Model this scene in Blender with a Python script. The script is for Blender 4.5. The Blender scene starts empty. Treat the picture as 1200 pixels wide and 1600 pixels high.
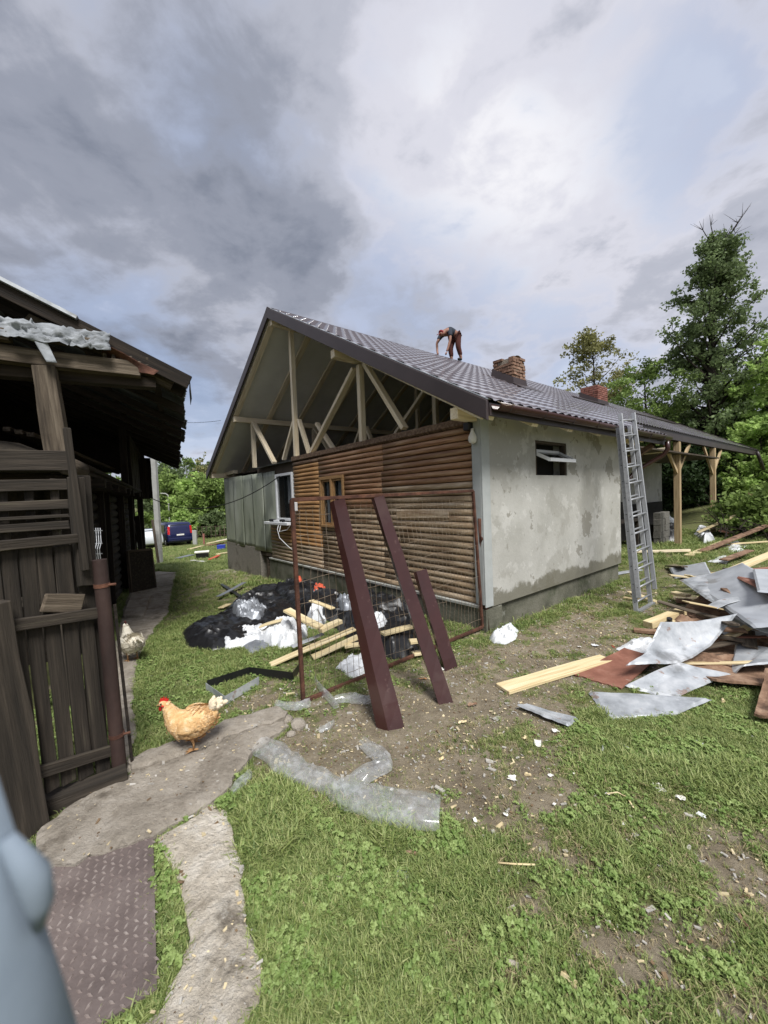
import bpy, math, random
import numpy as np
from mathutils import Vector, Matrix, noise as mnoise

# ------------------------------------------------------------------ camera, sky, sun, exposure
sc = bpy.context.scene
F_PX, EYE, PITCH, ROLL = 615.0, 1.75, -2.1, -2.2
cam_data = bpy.data.cameras.new('camera')
cam_data.sensor_fit = 'HORIZONTAL'; cam_data.sensor_width = 36.0
cam_data.lens = F_PX / 1200.0 * 36.0
cam_data.clip_start = 0.02; cam_data.clip_end = 3000
cam_data.dof.use_dof = True; cam_data.dof.focus_distance = 5.0; cam_data.dof.aperture_fstop = 5.0
cam = bpy.data.objects.new('camera', cam_data)
sc.collection.objects.link(cam)
CAM_R = (Matrix.Rotation(math.radians(90 + PITCH), 3, 'X') @ Matrix.Rotation(math.radians(ROLL), 3, 'Z'))
cam.matrix_world = Matrix.Translation((0, 0, EYE)) @ CAM_R.to_4x4()
sc.camera = cam

SUN_EL, SUN_AZ = 54.0, 160.0          # azimuth clockwise from +Y
sun_data = bpy.data.lights.new('sun', 'SUN')
sun_data.energy = 3.0; sun_data.angle = math.radians(20); sun_data.color = (1.0, 0.98, 0.95)
sun = bpy.data.objects.new('sun', sun_data)
sc.collection.objects.link(sun)
_sd = Vector((math.sin(math.radians(SUN_AZ)) * math.cos(math.radians(SUN_EL)),
              math.cos(math.radians(SUN_AZ)) * math.cos(math.radians(SUN_EL)), math.sin(math.radians(SUN_EL))))
sun.rotation_euler = (-_sd).to_track_quat('-Z', 'Y').to_euler()
sun.location = (20, -5, 30)

sc.view_settings.view_transform = 'Standard'; sc.view_settings.look = 'None'
sc.view_settings.gamma = 1.0; sc.view_settings.use_curve_mapping = False
sc.view_settings.exposure = 0.65
sc.cycles.use_denoising = True
sc.cycles.max_bounces = 6; sc.cycles.diffuse_bounces = 4; sc.cycles.transparent_max_bounces = 12
sc.cycles.caustics_reflective = False; sc.cycles.caustics_refractive = False


def ray(px, py):
    return CAM_R @ Vector(((px - 600) / F_PX, -(py - 800) / F_PX, -1.0))


world = bpy.data.worlds.new('World'); sc.world = world; world.use_nodes = True


def build_sky():
    nt = world.node_tree; N = nt.nodes; L = nt.links
    for n in list(N): N.remove(n)
    out = N.new('ShaderNodeOutputWorld'); bg = N.new('ShaderNodeBackground')
    bg.inputs['Strength'].default_value = 0.1
    L.new(bg.outputs[0], out.inputs[0])
    sky = N.new('ShaderNodeTexSky'); sky.sky_type = 'NISHITA'; sky.sun_disc = False
    sky.sun_elevation = math.radians(SUN_EL); sky.sun_rotation = math.radians(SUN_AZ)
    tc = N.new('ShaderNodeTexCoord')
    def math_(op, a, b=None, c=None, clamp=False):
        m = N.new('ShaderNodeMath'); m.operation = op; m.use_clamp = clamp
        for i, v in enumerate((a, b, c)):
            if v is None: continue
            if isinstance(v, (int, float)): m.inputs[i].default_value = v
            else: L.new(v, m.inputs[i])
        return m.outputs[0]
    sep = N.new('ShaderNodeSeparateXYZ'); L.new(tc.outputs['Generated'], sep.inputs[0])
    X, Y, Z = sep.outputs
    zz = math_('ADD', math_('MAXIMUM', Z, 0.0), 0.22)
    cmb = N.new('ShaderNodeCombineXYZ')
    L.new(math_('DIVIDE', X, zz), cmb.inputs[0]); L.new(math_('DIVIDE', Y, zz), cmb.inputs[1])
    def noise(scale, detail, rough, dist, off):
        mp = N.new('ShaderNodeMapping'); L.new(cmb.outputs[0], mp.inputs[0]); mp.inputs['Location'].default_value = off
        n = N.new('ShaderNodeTexNoise'); n.inputs['Scale'].default_value = scale; n.inputs['Detail'].default_value = detail
        n.inputs['Roughness'].default_value = rough; n.inputs['Distortion'].default_value = dist
        L.new(mp.outputs[0], n.inputs['Vector']); return n.outputs['Fac']
    big = noise(0.9, 4, 0.5, 0.3, (3.1, 1.7, 0.4))
    mid = noise(2.0, 9, 0.55, 0.25, (7.3, 2.1, 1.0))
    fine = noise(5.5, 9, 0.58, 0.2, (1.2, 9.4, 2.0))
    def blob(px, py, width, amp):
        d = ray(px, py).normalized()
        vd = N.new('ShaderNodeVectorMath'); vd.operation = 'DOT_PRODUCT'
        nm = N.new('ShaderNodeVectorMath'); nm.operation = 'NORMALIZE'
        L.new(tc.outputs['Generated'], nm.inputs[0]); L.new(nm.outputs[0], vd.inputs[0]); vd.inputs[1].default_value = d
        ang = math_('ARCCOSINE', math_('MINIMUM', vd.outputs['Value'], 0.99999))
        t = math_('DIVIDE', ang, math.radians(width))
        e = math_('POWER', 2.718, math_('MULTIPLY', math_('MULTIPLY', t, t), -1.0))
        return math_('MULTIPLY', e, amp)
    # cloud brightness field (where the deck is thin and lit, where it is thick)
    b = math_('ADD', math_('MULTIPLY', math_('SUBTRACT', big, 0.5), 0.55), math_('MULTIPLY', math_('SUBTRACT', mid, 0.5), 1.35))
    b = math_('ADD', b, math_('MULTIPLY', math_('SUBTRACT', fine, 0.5), 0.85))
    b = math_('ADD', b, 0.50)
    for args in ((300, 160, 12, -0.18), (360, 270, 9, -0.20), (60, 420, 13, -0.20), (640, 110, 13, 0.12), (770, 270, 15, 0.17), (330, 400, 6, 0.14),
                 (500, 430, 9, -0.12), (860, 440, 20, 0.12), (270, 600, 9, -0.16), (60, 560, 10, -0.10), (90, 60, 11, 0.05), (300, 710, 5, 0.30), (1050, 300, 14, 0.12), (1000, 60, 14, 0.16), (640, 480, 10, -0.05)):
        b = math_('ADD', b, blob(*args))
    ramp = N.new('ShaderNodeValToRGB'); L.new(b, ramp.inputs[0])
    cr = ramp.color_ramp; cr.interpolation = 'EASE'
    st = [(0.0, (0.170, 0.190, 0.242)), (0.25, (0.245, 0.264, 0.322)), (0.5, (0.38, 0.395, 0.458)), (0.72, (0.55, 0.553, 0.615)), (1.0, (0.74, 0.735, 0.76))]
    while len(cr.elements) < len(st): cr.elements.new(0.5)
    for e, (p, c) in zip(cr.elements, st): e.position = p; e.color = (*c, 1)
    # thin places where blue shows
    h = math_('MULTIPLY', math_('SUBTRACT', mid, 0.5), 2.3)
    h = math_('ADD', h, math_('MULTIPLY', math_('SUBTRACT', fine, 0.45), 1.6))
    for args in ((1020, 150, 8, 0.34), (1130, 60, 8, 0.26), (1080, 290, 7, 0.32), (620, 510, 10, 0.28), (860, 60, 5, 0.25), (255, 610, 9, 0.70), (300, 660, 5, 0.6), (130, 520, 8, 0.25), (880, 560, 9, 0.45), (700, 520, 9, 0.25)):
        h = math_('ADD', h, blob(*args))
    hole = N.new('ShaderNodeMapRange'); hole.interpolation_type = 'SMOOTHSTEP'
    L.new(h, hole.inputs[0]); hole.inputs[1].default_value = 0.1; hole.inputs[2].default_value = 0.9; hole.inputs[3].default_value = 0.0; hole.inputs[4].default_value = 0.62
    blue = N.new('ShaderNodeMixRGB'); blue.inputs[0].default_value = 0.75
    L.new(sky.outputs[0], blue.inputs[1]); blue.inputs[2].default_value = (2.35, 2.95, 4.35, 1)
    scl = N.new('ShaderNodeVectorMath'); scl.operation = 'SCALE'; scl.inputs['Scale'].default_value = 8.4
    L.new(ramp.outputs[0], scl.inputs[0])
    mx = N.new('ShaderNodeMixRGB'); L.new(hole.outputs[0], mx.inputs[0]); L.new(scl.outputs[0], mx.inputs[1]); L.new(blue.outputs[0], mx.inputs[2])
    L.new(mx.outputs[0], bg.inputs['Color'])


build_sky()

# ------------------------------------------------------------------ terrain and picking helpers
def sst(a, b, x):
    t = np.clip((x - a) / (b - a), 0, 1); return t * t * (3 - 2 * t)


def gh(x, y):
    d = np.maximum(0, y - 4.5); d = d * d / (d + 2.0)
    z = -0.062 * d * (1 - sst(-1, 6, x))
    z = np.maximum(z, -1.55)
    z = z + 0.9 * sst(11.5, 17, x - 0.15 * y) * sst(3, 9, y)          # low bank on the right
    z = z + 14 * sst(70, 260, y)
    return z


def _s(a, b, x):
    t = min(1.0, max(0.0, (x - a) / (b - a))); return t * t * (3 - 2 * t)


def gz(x, y):
    d = max(0.0, y - 4.5); d = d * d / (d + 2.0)
    z = max(-1.55, -0.062 * d * (1 - _s(-1, 6, x)))
    return z + 0.9 * _s(11.5, 17, x - 0.15 * y) * _s(3, 9, y) + 14 * _s(70, 260, y)


def G(px, py, dz=0.0):
    """world point on the ground (dz above it) seen at a photo pixel"""
    d = ray(px, py); t = 0.4; o = Vector((0, 0, EYE))
    while t < 400:
        p = o + d * t
        if p.z <= gz(p.x, p.y) + dz: break
        t *= 1.004
    lo, hi = t / 1.004, t
    for _ in range(12):
        m = (lo + hi) / 2; p = o + d * m
        if p.z <= gz(p.x, p.y) + dz: hi = m
        else: lo = m
    return o + d * hi


def AT(px, py, y):
    d = ray(px, py); return Vector((0, 0, EYE)) + d * (y / d.y)


def PL(px, py, p0, n):
    d = ray(px, py); o = Vector((0, 0, EYE)); n = Vector(n)
    return o + d * ((Vector(p0) - o).dot(n) / d.dot(n))


HA = math.radians(39.1)
HU = Vector((-math.sin(HA), math.cos(HA), 0)); HV = Vector((math.cos(HA), math.sin(HA), 0))
HC = Vector((1.272, 4.995, 0.0))
HM = Matrix.Translation(HC) @ Matrix.Rotation(HA, 4, 'Z')     # house frame: x along the plaster wall, y along the log gable
BA = math.radians(117.8)
BC = Vector((-2.015, 4.2, 0.0))
BM = Matrix.Translation(BC) @ Matrix.Rotation(BA, 4, 'Z')     # barn frame: x away along the eave, y to the left
I4 = Matrix.Identity(4)

# ------------------------------------------------------------------ mesh helpers
MW = {}
col = sc.collection


def link(o, parent=None, M=None):
    M = M if M is not None else I4
    col.objects.link(o)
    if parent is not None:
        o.parent = parent; o.matrix_parent_inverse = MW[parent.name].inverted()
    o.matrix_basis = M
    MW[o.name] = M.copy()
    return o


def empty(name, loc=(0, 0, 0), M=None, parent=None):
    o = bpy.data.objects.new(name, None); o.empty_display_size = 0.2
    return link(o, parent, M if M is not None else Matrix.Translation(loc))


def tag(o, label=None, cat=None, group=None, kind=None):
    if label: o['label'] = label
    if cat: o['category'] = cat
    if group: o['group'] = group
    if kind: o['kind'] = kind
    return o


class MB:
    def __init__(s): s.v = []; s.f = []
    def add(s, vs, fs):
        b = len(s.v); s.v += [tuple(v) for v in vs]; s.f += [tuple(i + b for i in f) for f in fs]; return s
    def box(s, x0, x1, y0, y1, z0, z1, j=0.0):
        vs = [(x, y, z) for z in (z0, z1) for x, y in ((x0, y0), (x1, y0), (x1, y1), (x0, y1))]
        if j: vs = [tuple(c + random.uniform(-j, j) for c in v) for v in vs]
        return s.add(vs, [(3, 2, 1, 0), (4, 5, 6, 7), (0, 1, 5, 4), (1, 2, 6, 5), (2, 3, 7, 6), (3, 0, 4, 7)])
    def beam(s, p0, p1, w, h, up=(0, 0, 1)):
        p0 = Vector(p0); p1 = Vector(p1); d = (p1 - p0).normalized(); up = Vector(up)
        sd = d.cross(up)
        if sd.length < 1e-4: sd = d.cross(Vector((1, 0, 0)))
        sd.normalize(); u = sd.cross(d)
        vs = [p + sd * a * w / 2 + u * b * h / 2 for p in (p0, p1) for a, b in ((-1, -1), (1, -1), (1, 1), (-1, 1))]
        return s.add(vs, [(0, 1, 2, 3), (7, 6, 5, 4), (0, 4, 5, 1), (1, 5, 6, 2), (2, 6, 7, 3), (3, 7, 4, 0)])
    def tube(s, pts, r, n=8, cap=True):
        pts = [Vector(p) for p in pts]; m = len(pts)
        rs = r if isinstance(r, (list, tuple)) else [r] * m
        b = len(s.v); prev = None
        for i, p in enumerate(pts):
            d = (pts[min(i + 1, m - 1)] - pts[max(i - 1, 0)]).normalized()
            if prev is None:
                a = d.orthogonal().normalized()
            else:
                a = (prev - d * prev.dot(d)).normalized()
            prev = a; c = d.cross(a)
            for k in range(n):
                t = 2 * math.pi * k / n
                s.v.append(tuple(p + (a * math.cos(t) + c * math.sin(t)) * rs[i]))
        for i in range(m - 1):
            for k in range(n):
                k2 = (k + 1) % n
                s.f.append((b + i * n + k, b + i * n + k2, b + (i + 1) * n + k2, b + (i + 1) * n + k))
        if cap:
            s.f.append(tuple(b + k for k in range(n))[::-1]); s.f.append(tuple(b + (m - 1) * n + k for k in range(n)))
        return s
    def prism(s, poly, vec):
        n = len(poly); vec = Vector(vec); a = [Vector(p) for p in poly]
        return s.add(a + [p + vec for p in a], [tuple(range(n))[::-1], tuple(range(n, 2 * n))] + [(i, (i + 1) % n, n + (i + 1) % n, n + i) for i in range(n)])
    def loft(s, rings, cap=True):
        n = len(rings[0]); b = len(s.v)
        for r in rings: s.v += [tuple(p) for p in r]
        for i in range(len(rings) - 1):
            for k in range(n):
                k2 = (k + 1) % n
                s.f.append((b + i * n + k, b + i * n + k2, b + (i + 1) * n + k2, b + (i + 1) * n + k))
        if cap:
            s.f.append(tuple(b + k for k in range(n))[::-1]); s.f.append(tuple(b + (len(rings) - 1) * n + k for k in range(n)))
        return s
    def grid(s, fn, nu, nv):
        b = len(s.v)
        for j in range(nv + 1):
            for i in range(nu + 1): s.v.append(tuple(fn(i / nu, j / nv)))
        for j in range(nv):
            for i in range(nu):
                a = b + j * (nu + 1) + i; s.f.append((a, a + 1, a + nu + 2, a + nu + 1))
        return s
    def mesh(s, name, m, smooth=False):
        me = bpy.data.meshes.new(name); me.from_pydata(s.v, [], s.f); me.update()
        if m is not None: me.materials.append(m)
        if smooth: me.polygons.foreach_set('use_smooth', [True] * len(me.polygons))
        return me
    def build(s, name, m, parent=None, M=None, smooth=False, bevel=0.0, solid=0.0, sub=0):
        o = bpy.data.objects.new(name, s.mesh(name, m, smooth))
        link(o, parent, M)
        if solid:
            md = o.modifiers.new('solid', 'SOLIDIFY'); md.thickness = solid; md.offset = 0
        if bevel:
            md = o.modifiers.new('bevel', 'BEVEL'); md.width = bevel; md.segments = 1; md.limit_method = 'ANGLE'
        if sub:
            md = o.modifiers.new('sub', 'SUBSURF'); md.levels = sub; md.render_levels = sub
        return o


def frame_from(p0, p1, up=(0, 0, 1)):
    p0 = Vector(p0); p1 = Vector(p1); x = (p1 - p0).normalized(); up = Vector(up)
    y = up.cross(x)
    if y.length < 1e-3: y = Vector((0, 1, 0)).cross(x)
    y.normalize(); z = x.cross(y)
    M = Matrix((x, y, z)).transposed().to_4x4(); M.translation = p0
    return M, (p1 - p0).length


def plank(name, p0, p1, w, t, m, parent=None, up=(0, 0, 1), base=None, warp=0.0, rough_ends=0.0, bevel=0.004):
    """a board of its own, grain along its local x; base: frame the points are given in"""
    p0 = Vector(p0); p1 = Vector(p1); up = Vector(up)
    if base is not None:
        p0 = base @ p0; p1 = base @ p1; up = base.to_3x3() @ up
    M, L = frame_from(p0, p1, up)
    mb = MB(); n = 4 if warp or rough_ends else 1
    ph = random.random() * 9
    rings = []
    for i in range(n + 1):
        x = L * i / n; dz = warp * math.sin(ph + i * 1.3); ww = w * (1 + (random.uniform(-.06, .06) if n > 1 else 0))
        ex = [random.uniform(-rough_ends, rough_ends) if i in (0, n) else 0 for _ in range(4)]
        rings.append([(x + ex[0], -ww / 2, -t / 2 + dz), (x + ex[1], ww / 2, -t / 2 + dz), (x + ex[2], ww / 2, t / 2 + dz), (x + ex[3], -ww / 2, t / 2 + dz)])
    mb.loft(rings)
    return mb.build(name, m, parent, M, bevel=min(bevel, t * .3))


# ------------------------------------------------------------------ materials
MATS = {}


def srgb(r, g, b):
    f = lambda c: (c / 255 / 12.92) if c / 255 <= .04045 else ((c / 255 + .055) / 1.055) ** 2.4
    return (f(r), f(g), f(b))


def mat(name, cols, scale=4.0, detail=6, nrough=.6, dist=0.0, rough=.8, bump=.25, bscale=None, coords='world', stretch=(1, 1, 1), metal=0.0,
        rnd=0.0, spots=(), spec=.4, coat=0.0, ramp=(.3, .7), trans=0.0, alpha=1.0, rough_var=0.0, bdist=.02, disp=None):
    m = bpy.data.materials.new(name); m.use_nodes = True; MATS[name] = m
    nt = m.node_tree; N = nt.nodes; L = nt.links
    bs = N['Principled BSDF']; out = N['Material Output']
    if coords == 'world':
        src = N.new('ShaderNodeNewGeometry').outputs['Position']
    else:
        src = N.new('ShaderNodeTexCoord').outputs['Object']
    oi = N.new('ShaderNodeObjectInfo')
    mp = N.new('ShaderNodeMapping'); mp.inputs['Scale'].default_value = stretch; L.new(src, mp.inputs[0])
    if coords == 'object':
        cm = N.new('ShaderNodeMath'); cm.operation = 'MULTIPLY'; cm.inputs[1].default_value = 37.0; L.new(oi.outputs['Random'], cm.inputs[0])
        cx = N.new('ShaderNodeCombineXYZ')
        for i in range(3): L.new(cm.outputs[0], cx.inputs[i])
        L.new(cx.outputs[0], mp.inputs['Location'])
    vec = mp.outputs[0]
    def noise(sca, det=detail, v=vec):
        n = N.new('ShaderNodeTexNoise'); n.inputs['Scale'].default_value = sca; n.inputs['Detail'].default_value = det
        n.inputs['Roughness'].default_value = nrough; n.inputs['Distortion'].default_value = dist; L.new(v, n.inputs['Vector']); return n.outputs['Fac']
    nz = noise(scale)
    cr = N.new('ShaderNodeValToRGB'); L.new(nz, cr.inputs[0]); els = cr.color_ramp.elements
    while len(els) < len(cols): els.new(.5)
    for i, c in enumerate(cols):
        els[i].position = ramp[0] + (ramp[1] - ramp[0]) * (i / max(1, len(cols) - 1)); els[i].color = (*c, 1)
    c = cr.outputs[0]
    for (sc_col, ss, lo, hi, amt) in spots:
        s2 = noise(ss, 5)
        mr = N.new('ShaderNodeMapRange'); mr.interpolation_type = 'SMOOTHSTEP'; L.new(s2, mr.inputs[0])
        mr.inputs[1].default_value = lo; mr.inputs[2].default_value = hi; mr.inputs[4].default_value = amt
        mx = N.new('ShaderNodeMixRGB'); L.new(mr.outputs[0], mx.inputs[0]); L.new(c, mx.inputs[1]); mx.inputs[2].default_value = (*sc_col, 1); c = mx.outputs[0]
    if rnd:
        mr = N.new('ShaderNodeMapRange'); L.new(oi.outputs['Random'], mr.inputs[0]); mr.inputs[3].default_value = 1 - rnd; mr.inputs[4].default_value = 1 + rnd
        hs = N.new('ShaderNodeHueSaturation'); L.new(c, hs.inputs['Color']); L.new(mr.outputs[0], hs.inputs['Value']); c = hs.outputs[0]
    L.new(c, bs.inputs['Base Color'])
    bs.inputs['Roughness'].default_value = rough; bs.inputs['Metallic'].default_value = metal
    bs.inputs['Specular IOR Level'].default_value = spec; bs.inputs['Coat Weight'].default_value = coat; bs.inputs['Alpha'].default_value = alpha
    if rough_var:
        mr = N.new('ShaderNodeMapRange'); L.new(noise(scale * 2.3), mr.inputs[0]); mr.inputs[1].default_value = .3; mr.inputs[2].default_value = .7
        mr.inputs[3].default_value = rough - rough_var; mr.inputs[4].default_value = min(1, rough + rough_var); L.new(mr.outputs[0], bs.inputs['Roughness'])
    if bump:
        bn = N.new('ShaderNodeBump'); bn.inputs['Strength'].default_value = bump; bn.inputs['Distance'].default_value = bdist
        L.new(noise(bscale or scale * 4, 8), bn.inputs['Height']); L.new(bn.outputs[0], bs.inputs['Normal'])
    if trans:
        tr = N.new('ShaderNodeBsdfTranslucent'); L.new(c, tr.inputs['Color']); ms = N.new('ShaderNodeMixShader'); ms.inputs[0].default_value = trans
        L.new(bs.outputs[0], ms.inputs[1]); L.new(tr.outputs[0], ms.inputs[2]); L.new(ms.outputs[0], out.inputs['Surface'])
    return m


def bc(m): return m.node_tree.nodes['Principled BSDF']


GRAIN = (0.5, 9, 9)
mat('new_wood', [srgb(200, 182, 150), srgb(226, 211, 182), srgb(238, 227, 204)], 3, coords='object', stretch=GRAIN, rough=.75, bump=.15, rnd=.12, spots=[(srgb(120, 88, 52), 5, .66, .74, .6)])
mat('grey_pine', [srgb(140, 118, 86), srgb(172, 150, 116), srgb(190, 170, 138)], 3, coords='object', stretch=GRAIN, rough=.8, bump=.15, rnd=.1)
mat('fresh_board', [srgb(184, 162, 120), srgb(212, 194, 152), srgb(226, 212, 178)], 3, coords='object', stretch=GRAIN, rough=.75, bump=.15, rnd=.1, spots=[(srgb(140, 104, 60), 4, .68, .75, .5)])
mat('grey_wood', [srgb(50, 43, 36), srgb(84, 74, 62), srgb(114, 103, 89)], 3, coords='object', stretch=GRAIN, rough=.9, bump=.5, rnd=.25, spots=[(srgb(40, 34, 28), 2.2, .55, .7, .7)])
mat('dark_wood', [srgb(24, 20, 16), srgb(42, 35, 29), srgb(60, 51, 42)], 3, coords='object', stretch=GRAIN, rough=.92, bump=.5, rnd=.3)
mat('gate_wood', [srgb(34, 30, 25), srgb(52, 46, 39), srgb(74, 66, 57)], 2.6, coords='object', stretch=GRAIN, rough=.9, bump=.45, rnd=.22, spots=[(srgb(34, 28, 22), 1.8, .55, .72, .75), (srgb(92, 96, 72), 2.6, .6, .75, .35)])  # planks toned down so the colour carries the shade on the gate
mat('log_orange', [srgb(132, 96, 60), srgb(168, 128, 84), srgb(190, 152, 106)], 3, coords='object', stretch=GRAIN, rough=.6, bump=.3, rnd=.16, spots=[(srgb(86, 56, 32), 3, .58, .72, .6)])
mat('log_brown', [srgb(108, 76, 52), srgb(150, 112, 82), srgb(184, 152, 120)], 3, coords='object', stretch=GRAIN, rough=.42, bump=.35, rnd=.26, spots=[(srgb(160, 132, 104), 2.4, .6, .75, .6)])
mat('log_grey', [srgb(122, 98, 74), srgb(164, 142, 114), srgb(200, 184, 160)], 2.4, coords='object', stretch=(.7, 7, 7), rough=.55, bump=.45, rnd=.24, spots=[(srgb(92, 66, 42), 2.0, .52, .68, .75), (srgb(198, 188, 170), 3.4, .6, .72, .6)])
mat('old_timber', [srgb(70, 52, 40), srgb(112, 90, 72), srgb(146, 124, 104)], 3, coords='object', stretch=GRAIN, rough=.85, bump=.5, rnd=.1)
mat('plaster', [srgb(160, 159, 151), srgb(176, 175, 168), srgb(187, 186, 180)], 1.3, detail=8, rough=.9, bump=.22, bscale=22, nrough=.62,
    spots=[(srgb(150, 148, 139), .9, .53, .56, .5), (srgb(196, 195, 189), 1.7, .575, .595, .5), (srgb(132, 129, 118), 1.3, .59, .598, .75), (srgb(120, 117, 104), 5.0, .62, .68, .5), (srgb(196, 195, 188), 7, .64, .67, .5)])
def stain_low(m, z0, colr, nscale=2.2, spread=.28, amt=.85):
    # rising damp: dirt with a ragged upper edge near the bottom of the wall
    N = m.node_tree.nodes; L = m.node_tree.links; bs = N['Principled BSDF']; src = bs.inputs['Base Color'].links[0].from_socket
    geo = N.new('ShaderNodeNewGeometry'); sp = N.new('ShaderNodeSeparateXYZ'); L.new(geo.outputs['Position'], sp.inputs[0])
    n = N.new('ShaderNodeTexNoise'); n.inputs['Scale'].default_value = nscale; n.inputs['Detail'].default_value = 7; n.inputs['Roughness'].default_value = .65; L.new(geo.outputs['Position'], n.inputs['Vector'])
    a = N.new('ShaderNodeMath'); a.operation = 'MULTIPLY_ADD'; L.new(n.outputs['Fac'], a.inputs[0]); a.inputs[1].default_value = -spread * 2; a.inputs[2].default_value = spread; 
    b = N.new('ShaderNodeMath'); b.operation = 'ADD'; L.new(sp.outputs[2], b.inputs[0]); L.new(a.outputs[0], b.inputs[1])
    mr = N.new('ShaderNodeMapRange'); mr.interpolation_type = 'SMOOTHSTEP'; L.new(b.outputs[0], mr.inputs[0]); mr.inputs[1].default_value = z0 - .035; mr.inputs[2].default_value = z0 + .045; mr.inputs[3].default_value = amt; mr.inputs[4].default_value = 0
    mx = N.new('ShaderNodeMixRGB'); L.new(mr.outputs[0], mx.inputs[0]); L.new(src, mx.inputs[1]); mx.inputs[2].default_value = (*colr, 1); L.new(mx.outputs[0], bs.inputs['Base Color'])
stain_low(MATS['plaster'], .46, srgb(104, 101, 86))
mat('plaster_trim', [srgb(158, 162, 160), srgb(176, 180, 178)], 3, rough=.85, bump=.15)
mat('concrete_base', [srgb(74, 74, 62), srgb(104, 103, 90), srgb(124, 122, 110)], 2.2, rough=.95, bump=.5, bscale=30, spots=[(srgb(58, 66, 44), 1.6, .5, .68, .8), (srgb(150, 150, 140), 3, .62, .7, .5)])
mat('base_ledge', [srgb(150, 150, 142), srgb(186, 186, 180)], 3, rough=.9, bump=.3, bscale=25, spots=[(srgb(110, 112, 96), 2.5, .55, .7, .6)])  # paler than the footing: the lit ledge line is put into the colour
mat('pebbledash', [srgb(96, 92, 84), srgb(132, 127, 117), srgb(156, 150, 140)], 60, detail=3, rough=.95, bump=.8, bscale=70, spots=[(srgb(70, 68, 52), 1.2, .5, .62, .65)])
mat('concrete', [srgb(164, 153, 136), srgb(208, 198, 181), srgb(234, 227, 214)], 7, detail=9, nrough=.68, rough=.95, bump=1.0, bscale=30, bdist=.045,
    spots=[(srgb(94, 84, 70), 2.3, .56, .68, .7), (srgb(206, 200, 188), 9, .60, .70, .7), (srgb(78, 72, 60), 30, .66, .72, .6)])
mat('concrete_path', [srgb(122, 114, 102), srgb(160, 151, 138), srgb(188, 180, 168)], 4.0, detail=12, nrough=.75, rough=.95, bump=.9, bscale=34, bdist=.03,
    spots=[(srgb(84, 75, 62), 1.8, .50, .66, .75), (srgb(186, 178, 165), 12, .60, .68, .6), (srgb(76, 68, 56), 40, .62, .68, .6)])
mat('brown_metal', [srgb(52, 29, 26), srgb(64, 36, 33)], 2, rough=.34, coat=.15, spots=[(srgb(98, 76, 70), 14, .64, .70, .4), (srgb(84, 66, 60), 1.7, .55, .7, .35)], bump=.05, bscale=8, spec=.5, rough_var=.06)
mat('roof_metal', [srgb(76, 68, 72), srgb(86, 78, 82)], 1.5, rough=.22, bump=.03, bscale=6, spec=1.0, coat=1.0, rough_var=.06)
mat('barge_metal', [srgb(52, 44, 44), srgb(62, 53, 53)], 2, rough=.45, bump=.03, bscale=8)
mat('trim_white', [srgb(206, 208, 210), srgb(220, 222, 224)], 4, rough=.4, bump=.02)
mat('membrane', [srgb(226, 225, 220), srgb(238, 237, 233)], 2, rough=.8, bump=.25, bscale=5)
mat('attic_dark', [srgb(60, 52, 44), srgb(82, 72, 60)], 3, rough=.95, bump=.3)
mat('brick_old', [srgb(98, 74, 60), srgb(134, 104, 86), srgb(158, 132, 114)], 14, rough=.95, bump=.6, bscale=40, rnd=.25, spots=[(srgb(170, 160, 140), 9, .6, .7, .6), (srgb(50, 44, 38), 6, .62, .72, .6)])
mat('brick_red', [srgb(112, 68, 58), srgb(136, 90, 79), srgb(154, 112, 101)], 14, rough=.95, bump=.5, bscale=40, rnd=.18)
mat('mortar', [srgb(120, 112, 100), srgb(150, 140, 126)], 12, rough=.98, bump=.6, bscale=50)
mat('glass_dark', [(.012, .016, .016), (.02, .026, .026)], 2, rough=.06, bump=0, spec=.7)
mat('pane_glass', [(.02, .025, .025), (.03, .035, .035)], 2, rough=.05, bump=0, spec=.8, alpha=.3)
mat('interior_dark', [(.012, .011, .01), (.02, .018, .016)], 2, rough=.95, bump=0)  # near-black tone stands in for the darkness of unlit interiors
mat('curtain', [srgb(190, 198, 205), srgb(214, 220, 225)], 8, stretch=(9, 9, 1), rough=.9, bump=.2)
mat('amber_wood', [srgb(138, 104, 66), srgb(170, 136, 94)], 4, coords='object', stretch=GRAIN, rough=.6, bump=.15, rnd=.08)
mat('fibreglass', [srgb(160, 168, 148), srgb(186, 192, 174), srgb(202, 207, 194)], 1.6, stretch=(1, 1, .35), rough=.42, bump=.12, bscale=3, spots=[(srgb(118, 126, 116), 1.5, .5, .6, .6), (srgb(206, 210, 202), 6, .64, .7, .6)], trans=.3, rough_var=.1)
mat('rust', [srgb(58, 36, 28), srgb(84, 54, 42), srgb(112, 76, 58)], 9, rough=.9, bump=.4, bscale=60, spots=[(srgb(46, 40, 36), 5, .58, .7, .6)])
mat('rust_pipe', [srgb(40, 29, 26), srgb(56, 41, 37), srgb(72, 55, 49)], 4, stretch=(1, 1, .4), rough=.75, bump=.25, bscale=40)
mat('wire', [srgb(110, 92, 76), srgb(150, 136, 118)], 20, rough=.6, metal=.3, bump=0)
mat('zinc', [srgb(140, 144, 148), srgb(178, 182, 186), srgb(206, 208, 210)], 5, detail=8, rough=.5, metal=.3, bump=.15, bscale=9, rough_var=.14,
    spots=[(srgb(104, 104, 104), 2.6, .56, .66, .65), (srgb(136, 98, 72), 6, .62, .67, .6), (srgb(212, 214, 216), 11, .64, .70, .5)])
mat('zinc_bright', [srgb(168, 172, 178), srgb(200, 204, 209)], 3, spots=[(srgb(128, 124, 118), 3, .58, .68, .6), (srgb(146, 112, 88), 8, .66, .70, .5)], rough=.45, metal=.3, bump=.08, bscale=7, rough_var=.1)
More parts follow.
